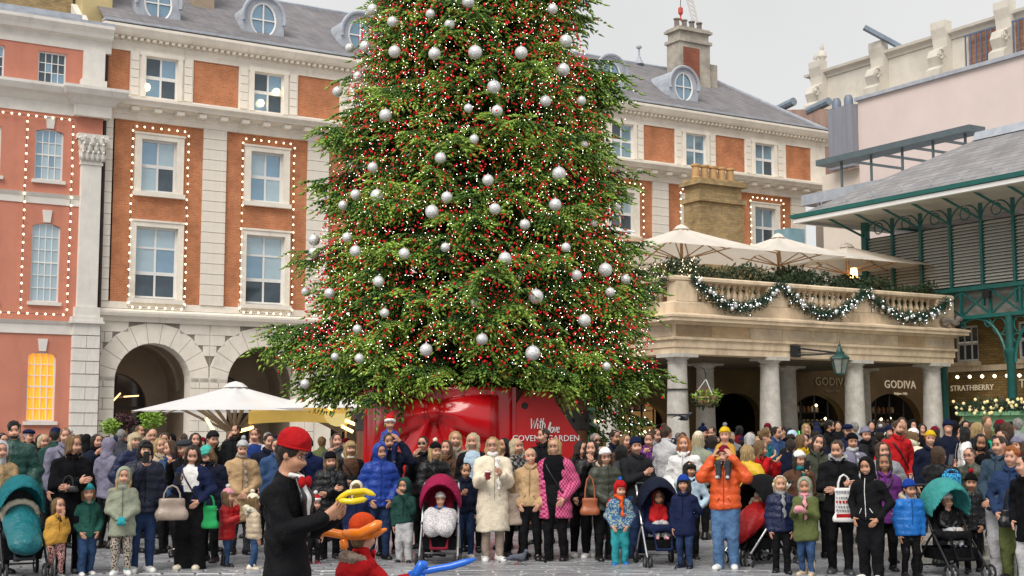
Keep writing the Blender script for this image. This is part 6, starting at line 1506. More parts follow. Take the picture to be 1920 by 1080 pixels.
    link('body', qmesh('body', fin(V), Q, [SK, cloth(CL[under] if isinstance(under, str) else under, 'plain'), M_EYEW, M_IRIS, HM if hcn not in ('pale', 'blonde', 'white') else hairmat('light'), LP, M_TEETH], mi), root)
    def layer(name, prims, m_, cuts=(), disp=None, par=None, stp=None, f=fin):
        V, Q = sdf(prims, stp or st * 1.05, None, cuts, disp)
        return link(name, qmesh(name, f(V), Q, m_), par or root) if len(Q) else None
    # ---------------- trousers and shoes
    lc, lk = legs[0], legs[1]; lm = lc if not isinstance(lc, str) else cloth(CL[lc], 'denim' if 'denim' in lc else 'plain')
    rw = dict(slim=(.062, .040, .028), reg=(.066, .050, .040), wide=(.074, .066, .066))[lk]
    T = [('c', (0, 0, .60 * h), (0, 0, hc + .01 * h), tb_ * .86 + .008, tb_ * .92 + .010, .03, (1, .70, 1))]
    for nm in 'RL':
        a, b, c = J['l' + nm]; c2 = (c[0], c[1], c[2] - (0 if lk == 'slim' else .012 * h))
        T += [('c', a, b, rw[0] * h * fat, rw[1] * h + .002, .02), ('c', b, c2, rw[1] * h + .002, rw[2] * h + .003, .02)]
    wr = lambda X, Y, Z: (.004 * np.sin(Z * 42 / h + 30 * X + 3 * np.sin(19 * Y + px0) + px0) + .003 * np.sin(Z * 23 / h - 40 * X + px0)) * (Z < .45 * h)
    layer('trousers', T, lm, disp=wr, stp=st * 1.2)
    if not (lod == 2):
        for s, nm in ((-1, 'R'), (1, 'L')):
            c = J['l' + nm][2]; k = (shoes, round(h, 1), seat)
            if k not in SHOES:
                Z0 = .0 if not seat else -.045 * h; boot = shoes.endswith('boot'); cname = shoes.replace('_boot', '')
                pr = [('c', (0, .022 * h, Z0 + .034 * h), (0, -.090 * h, Z0 + .027 * h), .034 * h, .030 * h, .02, (1, 1, .9)), ('c', (0, .015 * h, Z0 + .04 * h), (0, .012 * h, Z0 + (.16 if boot else .068) * h), .036 * h, .036 * h if boot else .031 * h, .02)]
                V, Q = sdf(pr, .019, None, [lambda X, Y, Z, z0=Z0: z0 + .004 - Z + 0 * X + 0 * Y]); SHOES[k] = qmesh('shoe', V, Q, cloth(CL[cname], 'leather'))
            o = link('shoe', SHOES[k], root, (c[0], c[1], 0 if not seat else c[2])); o.rotation_euler = (0, 0, s * .18)
    # ---------------- coat
    cc, hem, ck = coat; th = dict(plain=.016, wool=.022, puffer=.034, fleece=.030, fit=.010, denim=.016)[ck]; th *= min(1, h / 1.7)
    cm = cc if not isinstance(cc, str) else cloth(CL[cc], {'fit': 'plain'}.get(ck, ck)); zh = hem * h
    C = [('c', (0, .012 * h, zs - .085 * h), (0, .005 * h, .60 * h), tb_ + th, tb_ * .88 + th, .04, (1, .66, 1)), ('c', (0, .005 * h, .60 * h), (0, .0, min(.56 * h, zh) - .03 * h), tb_ * .88 + th, tb_ * (.99 if zh > .4 * h else 1.08) + th, .05, (1, .70, 1)),
         ('c', (0, .012 * h, zs + .005 * h), (0, .012 * h, zs + (.035 if ck != 'fit' else .022) * h), .30 * HH + th * .3, .29 * HH + th * .3, .03)]
    for sx in (-1, 1): C.append(('c', (0, .014 * h, zs + .002 * h), (sx * sw * .92, .012 * h, zs - .034 * h), .034 * h + th * .6, .036 * h + th * .8, .04))
    if zh < .5 * h: C.append(('c', (0, 0, .5 * h), (0, 0, zh - .05 * h), tb_ * .95 + th, tb_ * (1.0 + .35 * (.5 - hem)) + th, .05, (1, .74, 1)))
    C.append(('E', (0, -.07 * h, zs + .055 * h), (.17 * HH, .28 * HH, .30 * HH), .02))
    if cutfront: C.append(('k', lambda X, Y, Z: np.where(Y < -.01 * h, cutfront * h * (.35 + .65 * np.clip((Z - zh) / max(.1, zs - zh), 0, 1)) + .004 * np.sin(12 * Z + px0) - np.abs(X - .006 * h * np.sin(3 * Z + px0)), -1 + 0 * X + 0 * Z)))
    C.append(('k', lambda X, Y, Z: zh - Z + .006 * np.sin(14 * X) + 0 * Y))
    for nm in 'RL':
        a, b, c = J[nm]; e = mixp(b, c, .93); C += [('c', a, b, .036 * h + th, .031 * h + th, .025), ('c', b, e, .031 * h + th, .023 * h + th * .75, .018)]
    cuts = []
    per = .062 * h if h > 1.3 else .07 * h
    dp = (lambda X, Y, Z: -.011 * np.abs(np.sin(math.pi * Z / per)) + .008 + .002 * np.sin(40 * X + 30 * Y)) if ck == 'puffer' else (lambda X, Y, Z: .0045 * np.sin(44 * Z + 26 * np.abs(X) + 4 * np.sin(9 * Y + px0)) * (np.abs(X) > sw * .85) + .005 * np.sin(19 * X + 9 * Z + 3 * np.sin(5 * Z + 4 * X) + px0) * np.cos(11 * Y + 15 * Z + px0) + .003 * np.sin(31 * Z - 27 * X + 5 * np.sin(6 * Z) + 2 * px0))
    ct = layer('coat', C, cm, cuts, dp)
    if zipc is None and ck != 'fit' and lod != 2 and not cutfront: zipc = 'shade'; CL['shade'] = tuple(.45 * q for q in CL[cc]) if isinstance(cc, str) else (.03, .03, .035)
    if zipc:
        acc = Acc(np.zeros((0, 3), np.float32), np.zeros((0, 4), np.int32), np.zeros(0, int)); yv = -(tb_ * .66 + th * .9 + .004)
        acc.finger([(0, -.30 * HH - .012 - th * .4, zs + .025 * h), (0, yv * .88, zs - .03 * h), (0, yv * 1.0, zs - .09 * h), (0, yv * .97, .62 * h), (0, yv * 1.0, max(zh, .46 * h) + .02)], [.0045] * 5, 0)
        for sx in (-1, 1):
            zc = max(zh + .05 * h, .50 * h); acc.finger([(sx * .035 * h, yv * .98, zc + .05 * h), (sx * .062 * h, yv * .80, zc + .005 * h)], [.005, .005], 0)
        V, Q, _m = acc.out(); link('trim', qmesh('trim', fin(V), Q, cloth(CL[zipc], 'plain')), ct)
        if ck in ('plain', 'wool', 'denim') and not hood and not scarf:
            layer('collar', [('c', (sx * .02 * h, -.30 * HH - .012, zs + .012 * h), (sx * .048 * h, -.16 * HH - .02, zs + .042 * h), .016, .020, .012, (1, .8, 1)) for sx in (-1, 1)] + [('c', (-.045 * h, .0, zs + .046 * h), (-.02 * h, .26 * HH, zs + .05 * h), .018, .02, .012), ('c', (.045 * h, .0, zs + .046 * h), (.02 * h, .26 * HH, zs + .05 * h), .018, .02, .012), ('c', (-.02 * h, .26 * HH, zs + .05 * h), (.02 * h, .26 * HH, zs + .05 * h), .02, .02, .012)], cm, stp=.012, par=ct)
    if strap and lod != 2 and h > 1.4:
        acc = Acc(np.zeros((0, 3), np.float32), np.zeros((0, 4), np.int32), np.zeros(0, int)); yv = tb_ * .66 + th * .95; sg = 1 if strap == 'L' else -1
        acc.finger([(sg * .085 * h, .02, zs + .012 * h + th), (sg * .05 * h, -yv * .86, zs - .045 * h), (0, -yv * 1.03, .70 * h), (-sg * .075 * h, -yv * .88, .58 * h), (-sg * (tb_ + th), -.01, .52 * h)], [.011] * 5, 0); V, Q, _m = acc.out(); link('bag_strap', qmesh('bag_strap', fin(V), Q, cloth(CL['black'], 'leather')), root)
    if shirt and cutfront: layer('jumper', [('c', (0, .0, zs - .06 * h), (0, .0, .55 * h), tb_ * .96, tb_ * .90, .03, (1, .655, 1)), ('c', (0, .006, zs - .02 * h), (0, .01, zs + .02 * h), .26 * HH, .24 * HH, .03)], cloth(CL[shirt], 'wool'))
    # ---------------- head: hair, beard, hat, hood
    hm = None
    if hair and hair[0] != 'bald' and not (hood and hair[0] == 'short'):
        sty = hair[0]; hm = HM
        H = [('e', E_(0, .045, -.385), (.368 * HH, .44 * HH, .405 * HH), .01)]
        if sty in ('long', 'fringe', 'front', 'backlong'):
            L = dict(long=1.55, fringe=1.3, front=1.65, backlong=1.5)[sty]
            H += [('c', E_(0, .20, -.45), E_(0, .22, -L + .1), .33 * HH, .26 * HH, .05, (1, .6, 1))]
            for sx in (-1, 1): H += [('c', E_(.30 * sx, .02, -.42), E_(.34 * sx, -.06, -.85), .13 * HH, .12 * HH, .05), ('c', E_(.34 * sx, -.06, -.85), E_(.33 * sx, -.20 if sty != 'backlong' else .12, -L), .13 * HH, .08 * HH, .05)]
        elif sty == 'bob':
            for sx in (-1, 1): H += [('c', E_(.29 * sx, .03, -.42), E_(.33 * sx, .0, -.95), .14 * HH, .12 * HH, .05)]
            H += [('c', E_(0, .20, -.45), E_(0, .22, -.95), .32 * HH, .28 * HH, .05)]
        elif sty == 'bun': H += [('e', E_(0, .30, .02), (.2 * HH, .2 * HH, .19 * HH), .02), ('c', E_(0, .20, -.45), E_(0, .22, -.75), .26 * HH, .18 * HH, .05)]
        elif sty == 'tail': H += [('c', E_(0, .50, -.35), E_(0, .52, -1.1), .12 * HH, .06 * HH, .04), ('c', E_(0, .20, -.45), E_(0, .22, -.7), .26 * HH, .16 * HH, .05)]
        elif sty == 'curly':
            rr_ = random.Random(len(label)); 
            for _ in range(16):
                a, b = rr_.uniform(0, 6.28), rr_.uniform(-.1, 1.2); H.append(('e', E_(.36 * math.cos(a) * math.cos(b), .06 + .42 * math.sin(a) * math.cos(b), -.30 + .36 * math.sin(b)), (.13 * HH,) * 3, .03))
        else: H += [('c', E_(0, .22, -.45), E_(0, .20, -.72), .27 * HH, .2 * HH, .05)]
        H.append(('E', E_(0, -.44, -.72), (.285 * HH, .36 * HH, .52 * HH) if sty != 'fringe' else (.28 * HH, .34 * HH, .36 * HH), .03))
        if sty in ('short', 'curly'): H.append(('E', E_(0, -.20, -.88), (.5 * HH, .36 * HH, .42 * HH), .02))
        if sty == 'fringe': H += [('e', E_(0, -.34, -.28), (.24 * HH, .11 * HH, .12 * HH), .03)]
        V, Q = sdf(H, st * .9, None, (), lambda X, Y, Z: .004 * np.sin(110 * X + 20 * Y) + .003 * np.sin(70 * Y + 12 * Z)); ha = Acc(V, Q, np.zeros(len(Q), int))
        if lod != 2 and not hood:
            rs = random.Random(label + 'h'); Ls = 1.5 if sty in ('long', 'front', 'fringe', 'backlong') else (.95 if sty == 'bob' else .55)
            for _ in range(34):
                a = rs.uniform(-.35, math.pi + .35); r_ = rs.uniform(1.0, 1.06); cx_, cy_ = math.cos(a), math.sin(a); e_ = Ls * rs.uniform(.75, 1.06); w2 = rs.uniform(.9, 1.15)
                if sty in ('short', 'curly', 'bun', 'tail') and cy_ < .45: continue
                ha.finger([E_(.10 * cx_, .10, .015), E_(.36 * cx_ * r_, .05 + .40 * cy_ * r_, -.25), E_(.38 * cx_ * r_, .03 + .42 * cy_ * r_, -.48), E_(.39 * cx_ * w2, .03 + .36 * cy_ * w2, -.5 - .45 * (e_ - .4)), E_(.36 * cx_ * w2, (.0 if cy_ > .3 else -.13) + .30 * cy_, -e_)], [.004, .009, .010, .010, .003], 0, 4)
        V, Q, _m = ha.out(); link('hair', qmesh('hair', fin(V), Q, HM), root)
    if beard: layer('beard', [('e', E_(0, -.13, -.76), (.285 * HH, .285 * HH, .27 * HH), .02), ('E', E_(0, -.40, -.52), (.34 * HH, .5 * HH, .24 * HH), .02), ('E', E_(0, -.42, -.80), (.09 * HH, .1 * HH, .028 * HH), .01), ('E', E_(0, .25, -.7), (.5 * HH, .32 * HH, .5 * HH), .02)], hairmat(beard), stp=.013)
    if glasses:
        m_ = MATS.get('glasses_frame') or mat('glasses_frame', (.02, .018, .018), .3, 0); g_ = Acc(np.zeros((0, 3), np.float32), np.zeros((0, 4), np.int32), np.zeros(0, int))
        for sx in (-1, 1):
            ring = [E_(.155 * sx + .115 * math.cos(a), -.42, -.51 + .085 * math.sin(a)) for a in [6.2832 * i / 12 for i in range(13)]]; g_.finger(ring, [.0032] * 13, 0, 4); g_.finger([E_(.27 * sx, -.41, -.48), E_(.37 * sx, -.1, -.47), E_(.37 * sx, .06, -.5)], [.003] * 3, 0, 4)
            if glasses == 'dark': g_.ball(E_(.155 * sx, -.415, -.51), (.11 * HH, .008, .08 * HH), 0)
        g_.finger([E_(-.05, -.42, -.49), E_(.05, -.42, -.49)], [.003] * 2, 0, 4); V, Q, _m = g_.out(); link('glasses', qmesh('glasses', fin(V), Q, m_), root)
    if hat:
        kind, hcol = hat[0], hat[1]; hmt = cloth(CL[hcol], 'wool') if isinstance(hcol, str) else hcol
        slope = lambda z0, sl=.28: (lambda X, Y, Z: (top + z0 * HH - sl * Y) - Z + 0 * X)
        if kind in ('beanie', 'bobble', 'bobblefur'):
            o = layer('hat', [('e', E_(0, .03, -.30), (.405 * HH, .475 * HH, .44 * HH), .01)], hmt, [slope(-.36)], lambda X, Y, Z: .002 * np.sin(120 * np.arctan2(X, Y)))
            layer('hat_cuff', [('e', E_(0, .03, -.32), (.432 * HH, .50 * HH, .46 * HH), .01)], hmt if len(hat) < 4 else cloth(CL[hat[3]], 'wool'), [slope(-.42), lambda X, Y, Z: Z - (top - .17 * HH - .28 * Y) + 0 * X], par=o)
            if kind != 'beanie': layer('pompom', [('e', E_(0, .05, .24), (.17 * HH,) * 3, .01)], cloth(CL[hat[2]] if len(hat) > 2 else CL[hcol], 'fur'), disp=lambda X, Y, Z: .006 * np.sin(150 * X) * np.sin(150 * Y) * np.sin(150 * Z), par=o, stp=.013)
        elif kind == 'cap':
            o = layer('hat', [('e', E_(0, .02, -.24), (.41 * HH, .49 * HH, .30 * HH), .02), ('e', E_(0, -.08, -.17), (.38 * HH, .46 * HH, .15 * HH), .04)], hmt, [slope(-.36, .1)])
            layer('peak', [('e', E_(0, -.50, -.31), (.30 * HH, .22 * HH, .035 * HH), .01)], hmt, par=o, stp=.012)
        elif kind == 'bowler':
            hmt = cloth(CL[hcol], 'wool')
            o = layer('hat', [('e', E_(0, .02, -.10), (.40 * HH, .465 * HH, .36 * HH), .02), ('c', E_(0, .02, -.24), E_(0, .02, -.10), .39 * HH, .38 * HH, .05, (1, 1.15, 1))], hmt, [lambda X, Y, Z: (top - .30 * HH) - Z + 0 * X + 0 * Y])
            layer('hat_brim', [('e', E_(0, .0, -.26), (.53 * HH, .62 * HH, .055 * HH), .02)], hmt, par=o, stp=.012)
            layer('hat_band', [('e', E_(0, .02, -.16), (.428 * HH, .492 * HH, .40 * HH), .01)], cloth(CL['maroon'], 'plain'), [lambda X, Y, Z: (top - .26 * HH) - Z + 0 * X + 0 * Y, lambda X, Y, Z: Z - (top - .12 * HH) + 0 * X + 0 * Y], par=o, stp=.012)
        elif kind == 'santa':
            o = layer('hat', [('e', E_(0, .03, -.25), (.40 * HH, .47 * HH, .42 * HH), .01), ('c', E_(0, .05, -.05), E_(.25, .2, .42), .34 * HH, .07 * HH, .05)], hmt, [slope(-.30)])
            layer('hat_trim', [('e', E_(0, .03, -.32), (.47 * HH, .54 * HH, .46 * HH), .01)], cloth(CL['white'], 'fleece'), [slope(-.46), lambda X, Y, Z: Z - (top - .16 * HH - .28 * Y) + 0 * X], par=o)
        elif kind == 'trapper':
            o = layer('hat', [('e', E_(0, .03, -.28), (.42 * HH, .49 * HH, .44 * HH), .01)] + [('c', E_(.37 * sx, .02, -.4), E_(.36 * sx, -.02, -.85), .13 * HH, .09 * HH, .04, (.7, 1, 1)) for sx in (-1, 1)], hmt, [slope(-.9, .1)] and [lambda X, Y, Z: np.where(Y < -.22 * HH, (top - .34 * HH) - Z + 0 * X, -1 + 0 * Z + 0 * X)])
            if len(hat) > 2: layer('pompom', [('e', E_(0, .05, .22), (.15 * HH,) * 3, .01)], cloth(CL[hat[2]], 'fur'), par=o, stp=.013)
        elif kind == 'earmuffs':
            o = layer('earmuff_band', [('c', E_(.40 * math.cos(a), .0, -.42 + .46 * math.sin(a)), E_(.40 * math.cos(b), .0, -.42 + .46 * math.sin(b)), .05 * HH, .05 * HH, .01) for a, b in [(math.pi * i / 8, math.pi * (i + 1) / 8) for i in range(8)]], hmt)
            for sx in (-1, 1): layer('earmuff', [('e', E_(.42 * sx, .0, -.55), (.12 * HH, .2 * HH, .2 * HH), .01)], cloth(CL['cream'], 'fur'), par=o)
    if hood:
        hmt = cloth(CL[hood], {'fit': 'plain'}.get(ck, ck)) if isinstance(hood, str) else hood
        o = layer('hood', [('e', E_(0, .08, -.42), (.47 * HH, .53 * HH, .53 * HH), .02), ('c', E_(0, .10, -.7), (0, .02 * h, zs + .02 * h), .40 * HH, .48 * HH, .05), ('E', E_(0, -.52, -.52), (.315 * HH, .47 * HH, .45 * HH), .03)], hmt)
        ry = [E_(.345 * math.cos(a), -.26 + .10 * math.sin(a) * 0, -.52 + .47 * math.sin(a)) for a in [6.2832 * i / 14 for i in range(15)]]
        layer('hood_trim', [('c', ry[i], ry[i + 1], (.06 if not fur else .10) * HH, (.06 if not fur else .10) * HH, .01) for i in range(14)], cloth(CL[fur], 'fur') if fur else hmt, disp=(lambda X, Y, Z: .008 * np.sin(170 * X) * np.sin(150 * Y + 80 * Z)) if fur else None, par=o, stp=.014)
    elif fur:
        ring = [(.40 * HH * math.cos(a), .03 - .34 * HH * math.sin(a) + .02, zs + .045 * h - .03 * math.sin(a)) for a in [6.2832 * i / 14 for i in range(15)]]
        layer('fur_collar', [('c', ring[i], ring[i + 1], .13 * HH * 1.3, .13 * HH * 1.3, .01) for i in range(14)] + [('e', (0, .10, zs + .03 * h), (.34 * HH, .16 * HH, .34 * HH), .03)], cloth(CL[fur], 'fur'), disp=lambda X, Y, Z: .009 * np.sin(150 * X) * np.sin(130 * Y + 90 * Z), f=leanrot)
    if scarf:
        smt = cloth(CL[scarf], 'wool'); ring = [(.27 * HH * math.cos(a), .012 - .27 * HH * math.sin(a), zs + .045 * h + .012 * math.sin(3 * a)) for a in [6.2832 * i / 12 for i in range(13)]]
        S_ = [('c', ring[i], ring[i + 1], .15 * HH, .15 * HH, .02) for i in range(12)] + [('c', (.02 * h, -tb_ * .7 - th, zs), (.035 * h, -tb_ * .72 - th - .01, .60 * h), .17 * HH, .15 * HH, .03, (1, .45, 1))]
        layer('scarf', S_, smt, disp=lambda X, Y, Z: .004 * np.sin(60 * Z + 30 * X), f=leanrot)
    if gloves:
        for c, D, N, S, pm in hands: layer('glove', [('c', tuple(c), tuple(pm), .026 * h, .029 * h, .02), ('c', tuple(pm), tuple(pm + D * .03 * h + N * .015 * h), .028 * h, .018 * h, .02), ('c', tuple(c + S * .015 * h), tuple(pm + S * .035 * h), .012 * h, .011 * h, .01)], cloth(CL[gloves], 'wool'), f=leanrot)
    root['_h'] = h
    HANDS[root] = [Vector(q[4]) for q in hands]
    return root
HANDS = {}
def hand(p, s):                                                 # world place of a hand: 0 = the person's right, 1 = left
    v = HANDS[p][s]; return p.location + Matrix.Rotation(p.rotation_euler[2], 3, 'Z') @ v
def gz_at(x, y):
    u = x * E1.x + y * E1.y; v = x * E2.x + y * E2.y
    return .28 if (u > 15.35 and (v < 20 or u > 22.5)) else (.14 if (u > 14.93 and v < 20.3) else 0.0)
def stand(label, px, top, Y, face=0.0, extra=0.0, dz=0.0, **k):
    """a person whose head top shows at row `top` when standing Y metres away; face turns them from the camera"""
    g_ = at(px, 812, Y); z = gz_at(g_.x, Y) + dz; h = at(px, top, Y).z - z - extra
    lo, hi = (.85, 1.93); h = min(hi, max(lo, h))
    rv = random.Random(label)
    fr = k.pop('fixed', False)
    if not fr:
        face += rv.uniform(-.45, .45); k['turn'] = k.get('turn', 0) + rv.uniform(-.35, .35); k['nod'] = k.get('nod', 0) + rv.uniform(-.06, .14); k['tilt'] = k.get('tilt', 0) + rv.uniform(-.10, .10)
        k.setdefault('stance', rv.uniform(-.5, .5)); k.setdefault('lean', rv.uniform(-.03, .10)); k.setdefault('fat', rv.uniform(.92, 1.07))
        if rv.random() < .3: k.setdefault('strap', rv.choice('LR'))
        if 'armL' not in k and 'armR' not in k:
            k['armL'], k['armR'] = rv.choice((('pocket', 'pocket'), ('down', 'pocket'), ('pocket', 'down'), ('down', 'down'), ('crossed', 'crossed'), ('hip', 'down'), ('down', 'phone'), ('pocket', 'pocket'), ('back', 'down'), ('down', 'hip')))
    if k.get('lod') == 1: k['lod'] = 1.5
    if Y > 20.2 and 'lod' not in k: k['lod'] = 1.5
    return person(label, (g_.x, Y, z), h, math.atan2(-g_.x, Y) * .6 + face, **k)
# ================================================================== THE CROWD
B_ = lambda **k: k
PAT_CAMO = pattern('camo_print', (.02, .018, .016), (.42, .36, .30), 9, 'camo'); PAT_HOUND = pattern('magenta_houndstooth', (.36, .006, .095), (.55, .14, .25), 32)
PAT_KIDJ = pattern('blue_patterned_jacket', (.02, .10, .26), (.30, .36, .30), 9, 'blot'); PAT_LEG = pattern('brown_pink_leggings', (.10, .035, .03), (.60, .33, .31), 16, 'blot'); PAT_CHK = pattern('dark_check_shirt', (.02, .02, .022), (.25, .24, .23), 22)
PAT_BLUEP = pattern('blue_camo_print', (.01, .10, .35), (.05, .45, .62), 9, 'blot')
S = stand
CL['redorange'] = (.50, .055, .012)
# ---- left side, front rows
S('tall man with dark curly hair in a dark green puffer jacket, far left', 27, 793, 19.4, .25, sex='m', hair=('curly', 'black'), coat=('dgreen', .5, 'puffer'), legs=('black', 'reg'), beard='dark', armL='pocket', armR='down', turn=.1, fur=None)
S('dark haired person in navy at the left edge behind the tan coat', 5, 812, 20.6, .3, sex='m', hair=('short', 'black'), coat=('dnavy', .5, 'plain'))
p_tan = S('person in a tan coat with grey hood cut off by the left edge', 2, 828, 17.6, 1.0, sex='f', hair=('long', 'light'), coat=('tan', .42, 'wool'), armL='push', armR='push', hood='lgrey')
S('tall blonde woman with crossed arms in a long black coat', 137, 816, 17.5, .15, hair=('front', 'light'), coat=('black', .30, 'wool'), armL='crossed', armR='crossed', turn=.55, shoes='black_boot', legs=('black', 'slim'), shirt='cream', group='people watching in the square')
S('toddler in a mustard coat with a hand at the mouth and patterned leggings', 113, 933, 17.2, .35, hair=('bob', 'light'), coat=('mustard', .43, 'plain'), legs=(PAT_LEG, 'slim'), armL='face', armR='down', turn=.4, shoes='grey')
S('small boy in a teal beanie, green coat and jeans', 169, 905, 17.5, .1, extra=.02, hair=('bob', 'light'), hat=('beanie', 'turq'), coat=('green', .42, 'plain'), legs=('denim', 'reg'), shoes='white', sex='m')
S('girl in a sage hooded parka with turquoise gloves and camouflage leggings', 234, 872, 17.5, .1, extra=.03, hair=('front', 'blonde'), coat=('sage', .37, 'plain'), hood='sage', gloves='turq', armL='clasp', armR='clasp', legs=(PAT_CAMO, 'slim'), shoes='white', under='turq')
p_ph1 = S('woman in a dark hood filming with a phone, navy padded jacket', 272, 823, 17.8, .15, extra=.03, hair=('fringe', 'black'), coat=('dnavy', .46, 'puffer'), hood='black', armR='phone', armL='down', legs=('ddenim', 'slim'), shoes='white', fat=1.1)
p_ph2 = S('brown haired woman in a navy bomber looking down at her phone', 361, 834, 18.2, .1, hair=('long', 'dark'), coat=('navy', .50, 'plain'), shirt='white', cutfront=.05, armR='chest', armL='hip', nod=.35, legs=('black', 'wide'), shoes='cream')
p_mint = S('woman in a mint green beanie looking down behind the navy bomber', 397, 831, 19.2, -.3, extra=.02, hair=('long', 'light'), hat=('beanie', 'mint'), coat=('dnavy', .46, 'plain'), nod=.5, turn=-.2)
p_redg = S('girl in a red puffer coat and pink bobble hat facing the performer', 430, 912, 18.6, 1.0, extra=.04, hair=('long', 'light'), hat=('bobble', 'pink', 'white'), coat=('red', .36, 'puffer'), legs=('denim', 'slim'), shoes='black_boot', armL='face', armR='chest')
S('child in a beige padded coat and cream bobble hat behind the performer', 480, 920, 18.2, 2.2, extra=.05, hair=('long', 'light'), hat=('bobble', 'cream', 'cream'), coat=('beige', .42, 'puffer'), legs=('denim', 'slim'), shoes='cream', fur='cream')
S('woman in a grey bobble beanie with taupe scarf and camel coat', 454, 815, 20.3, .2, extra=.09, hair=('short', 'brown'), hat=('bobble', 'lgrey', 'lgrey'), coat=('tan', .30, 'wool'), scarf='taupe', fat=1.15, legs=('dgrey', 'slim'), armL='clasp', armR='clasp')
S('man in a black beanie behind the woman with the mint hat', 394, 805, 20.8, .5, extra=.03, sex='m', hair=('short', 'black'), hat=('beanie', 'charcoal'), coat=('black', .48, 'plain'), armL='hold')
S('smiling brown haired woman in a denim jacket', 321, 826, 20.4, -.3, hair=('long', 'brown'), coat=('denim', .5, 'denim'), smile=True, turn=-.2, under='cream')
S('blonde woman with a fringe in a navy padded coat', 251, 811, 20.6, .6, hair=('fringe', 'pale'), coat=('navy', .42, 'puffer'), smile=True)
S('bald man with glasses in the left rear crowd', 286, 804, 23.5, .2, sex='m', hair=('bald', 'white'), coat=('dgrey', .48, 'plain'), glasses='clear', skin='fair')
S('red faced man in a grey flat cap', 348, 822, 19.9, -.5, extra=.02, sex='m', hair=('short', 'grey'), hat=('cap', 'dgrey'), coat=('black', .48, 'plain'), turn=-.2, nod=.1)
S('man with cropped hair by the bright shrub nearest the umbrella', 264, 793, 30, .9, sex='m', hair=('short', 'light'), coat=('cream', .48, 'plain'), lod=1)
S('smiling dark haired woman in navy behind the blonde woman in black', 181, 814, 22.2, .1, hair=('bob', 'dark'), coat=('dnavy', .42, 'plain'), scarf='black', smile=True)
S('person seen from behind in a purple grey hooded jacket', 206, 822, 21.4, 2.6, hair=('bob', 'dark'), coat=('lav', .46, 'plain'), hood='lav')
S('grey haired person from behind left of the bald man', 229, 805, 25.5, 2.8, hair=('short', 'grey'), coat=('dgrey', .46, 'plain'), lod=1)
S('person in a dark green hooded coat and navy beanie, left rear', 103, 800, 22.5, 2.4, extra=.03, sex='m', hair=('short', 'dark'), hat=('beanie', 'navy'), coat=('dgreen', .46, 'plain'))
S('fair haired man beside the dark green hooded coat', 121, 803, 21.5, .9, sex='m', hair=('short', 'light'), coat=('lav', .48, 'plain'))
S('person in a navy flat cap behind the man in the green puffer', 53, 804, 25, .2, extra=.02, sex='m', hair=('short', 'grey'), hat=('cap', 'navy'), coat=('charcoal', .48, 'plain'), lod=1)
S('blonde woman between navy cap and green hood, left rear', 79, 814, 23.5, .6, hair=('bob', 'pale'), coat=('black', .46, 'plain'))
S('man in a grey hoodie with blue jumper beneath the wooden struts', 479, 802, 23.6, .0, sex='m', hair=('short', 'brown'), coat=('lgrey', .48, 'plain'), cutfront=.06, shirt='blue', under='blue')
S('dark bearded man under the big white umbrella', 441, 796, 27.5, .1, sex='m', hair=('short', 'black'), beard='black', coat=('black', .48, 'plain'), lod=1)
S('laughing woman behind the red faced man', 366, 812, 22.6, -.2, hair=('long', 'dark'), coat=('maroon', .46, 'plain'), smile=True)
S('dark haired person right of the bald man', 309, 811, 24.3, .3, hair=('short', 'dark'), coat=('brown', .46, 'plain'), lod=1)
S('fair haired woman smiling behind the woman in denim', 302, 822, 21.2, .1, hair=('long', 'blonde'), coat=('beige', .46, 'wool'), smile=True)
# ---- centre
S('bearded man in a navy beanie and long navy coat behind the performer', 577, 816, 20.4, -.5, extra=.03, sex='m', hair=('short', 'dark'), hat=('beanie', 'dnavy'), beard='dark', coat=('navy', .36, 'wool'), under='grey')
S('dark haired man in navy at the back of the performer', 503, 814, 22.2, .4, sex='m', hair=('short', 'black'), coat=('dnavy', .48, 'plain'))
S('man in a grey blue sweater beside the performer hat', 520, 822, 21.3, .2, sex='m', hair=('short', 'brown'), coat=('denim', .48, 'plain'))
S('woman in a black beanie and glossy black padded jacket', 621, 844, 19.6, .0, extra=.03, hair=('front', 'light'), hat=('beanie', 'black'), coat=('black', .46, 'puffer'), shoes='black_boot', scarf='dgrey', nod=.1)
S('young man with cropped brown hair left of the tub', 632, 812, 22.8, .1, sex='m', hair=('short', 'brown'), coat=('dgrey', .48, 'plain'))
S('blonde woman with fringe and fur hood left of the tub', 655, 826, 20.8, .1, hair=('fringe', 'blonde'), coat=('black', .44, 'plain'), fur='cream', cutfront=.05, shirt='brown')
S('child in a dark coat and red bobble hat behind the yellow balloon', 592, 925, 18.9, .2, extra=.03, hair=('bob', 'brown'), hat=('bobble', 'red', 'white', 'white'), coat=('dnavy', .42, 'plain'), shoes='maroon_boot')
S('small boy in a navy coat with a cream hood, pale face', 668, 898, 18.8, .1, extra=.03, hair=('fringe', 'light'), coat=('navy', .42, 'plain'), hood='cream', sex='m', skin='fair')
S('smiling woman in a bright blue hooded padded jacket by the bow', 712, 829, 19.6, .1, extra=.02, hair=('short', 'dark'), coat=('royal', .46, 'puffer'), hood='royal', skin='mid', smile=True, legs=('ddenim', 'slim'))
p_dad = S('bearded man carrying a child on his shoulders by the bow', 731, 812, 20.3, .1, sex='m', hair=('short', 'dark'), beard='dark', coat=('dnavy', .48, 'plain'), armL='up', armR='pocket', skin='mid')
S('boy in a green hooded jacket and grey joggers covering his mouth', 759, 892, 19.1, .1, extra=.03, hair=('short', 'dark'), coat=('dgreen', .48, 'plain'), hood='dgreen', armL='face', armR='down', legs=('lgrey', 'reg'), shoes='black', sex='m', skin='mid')
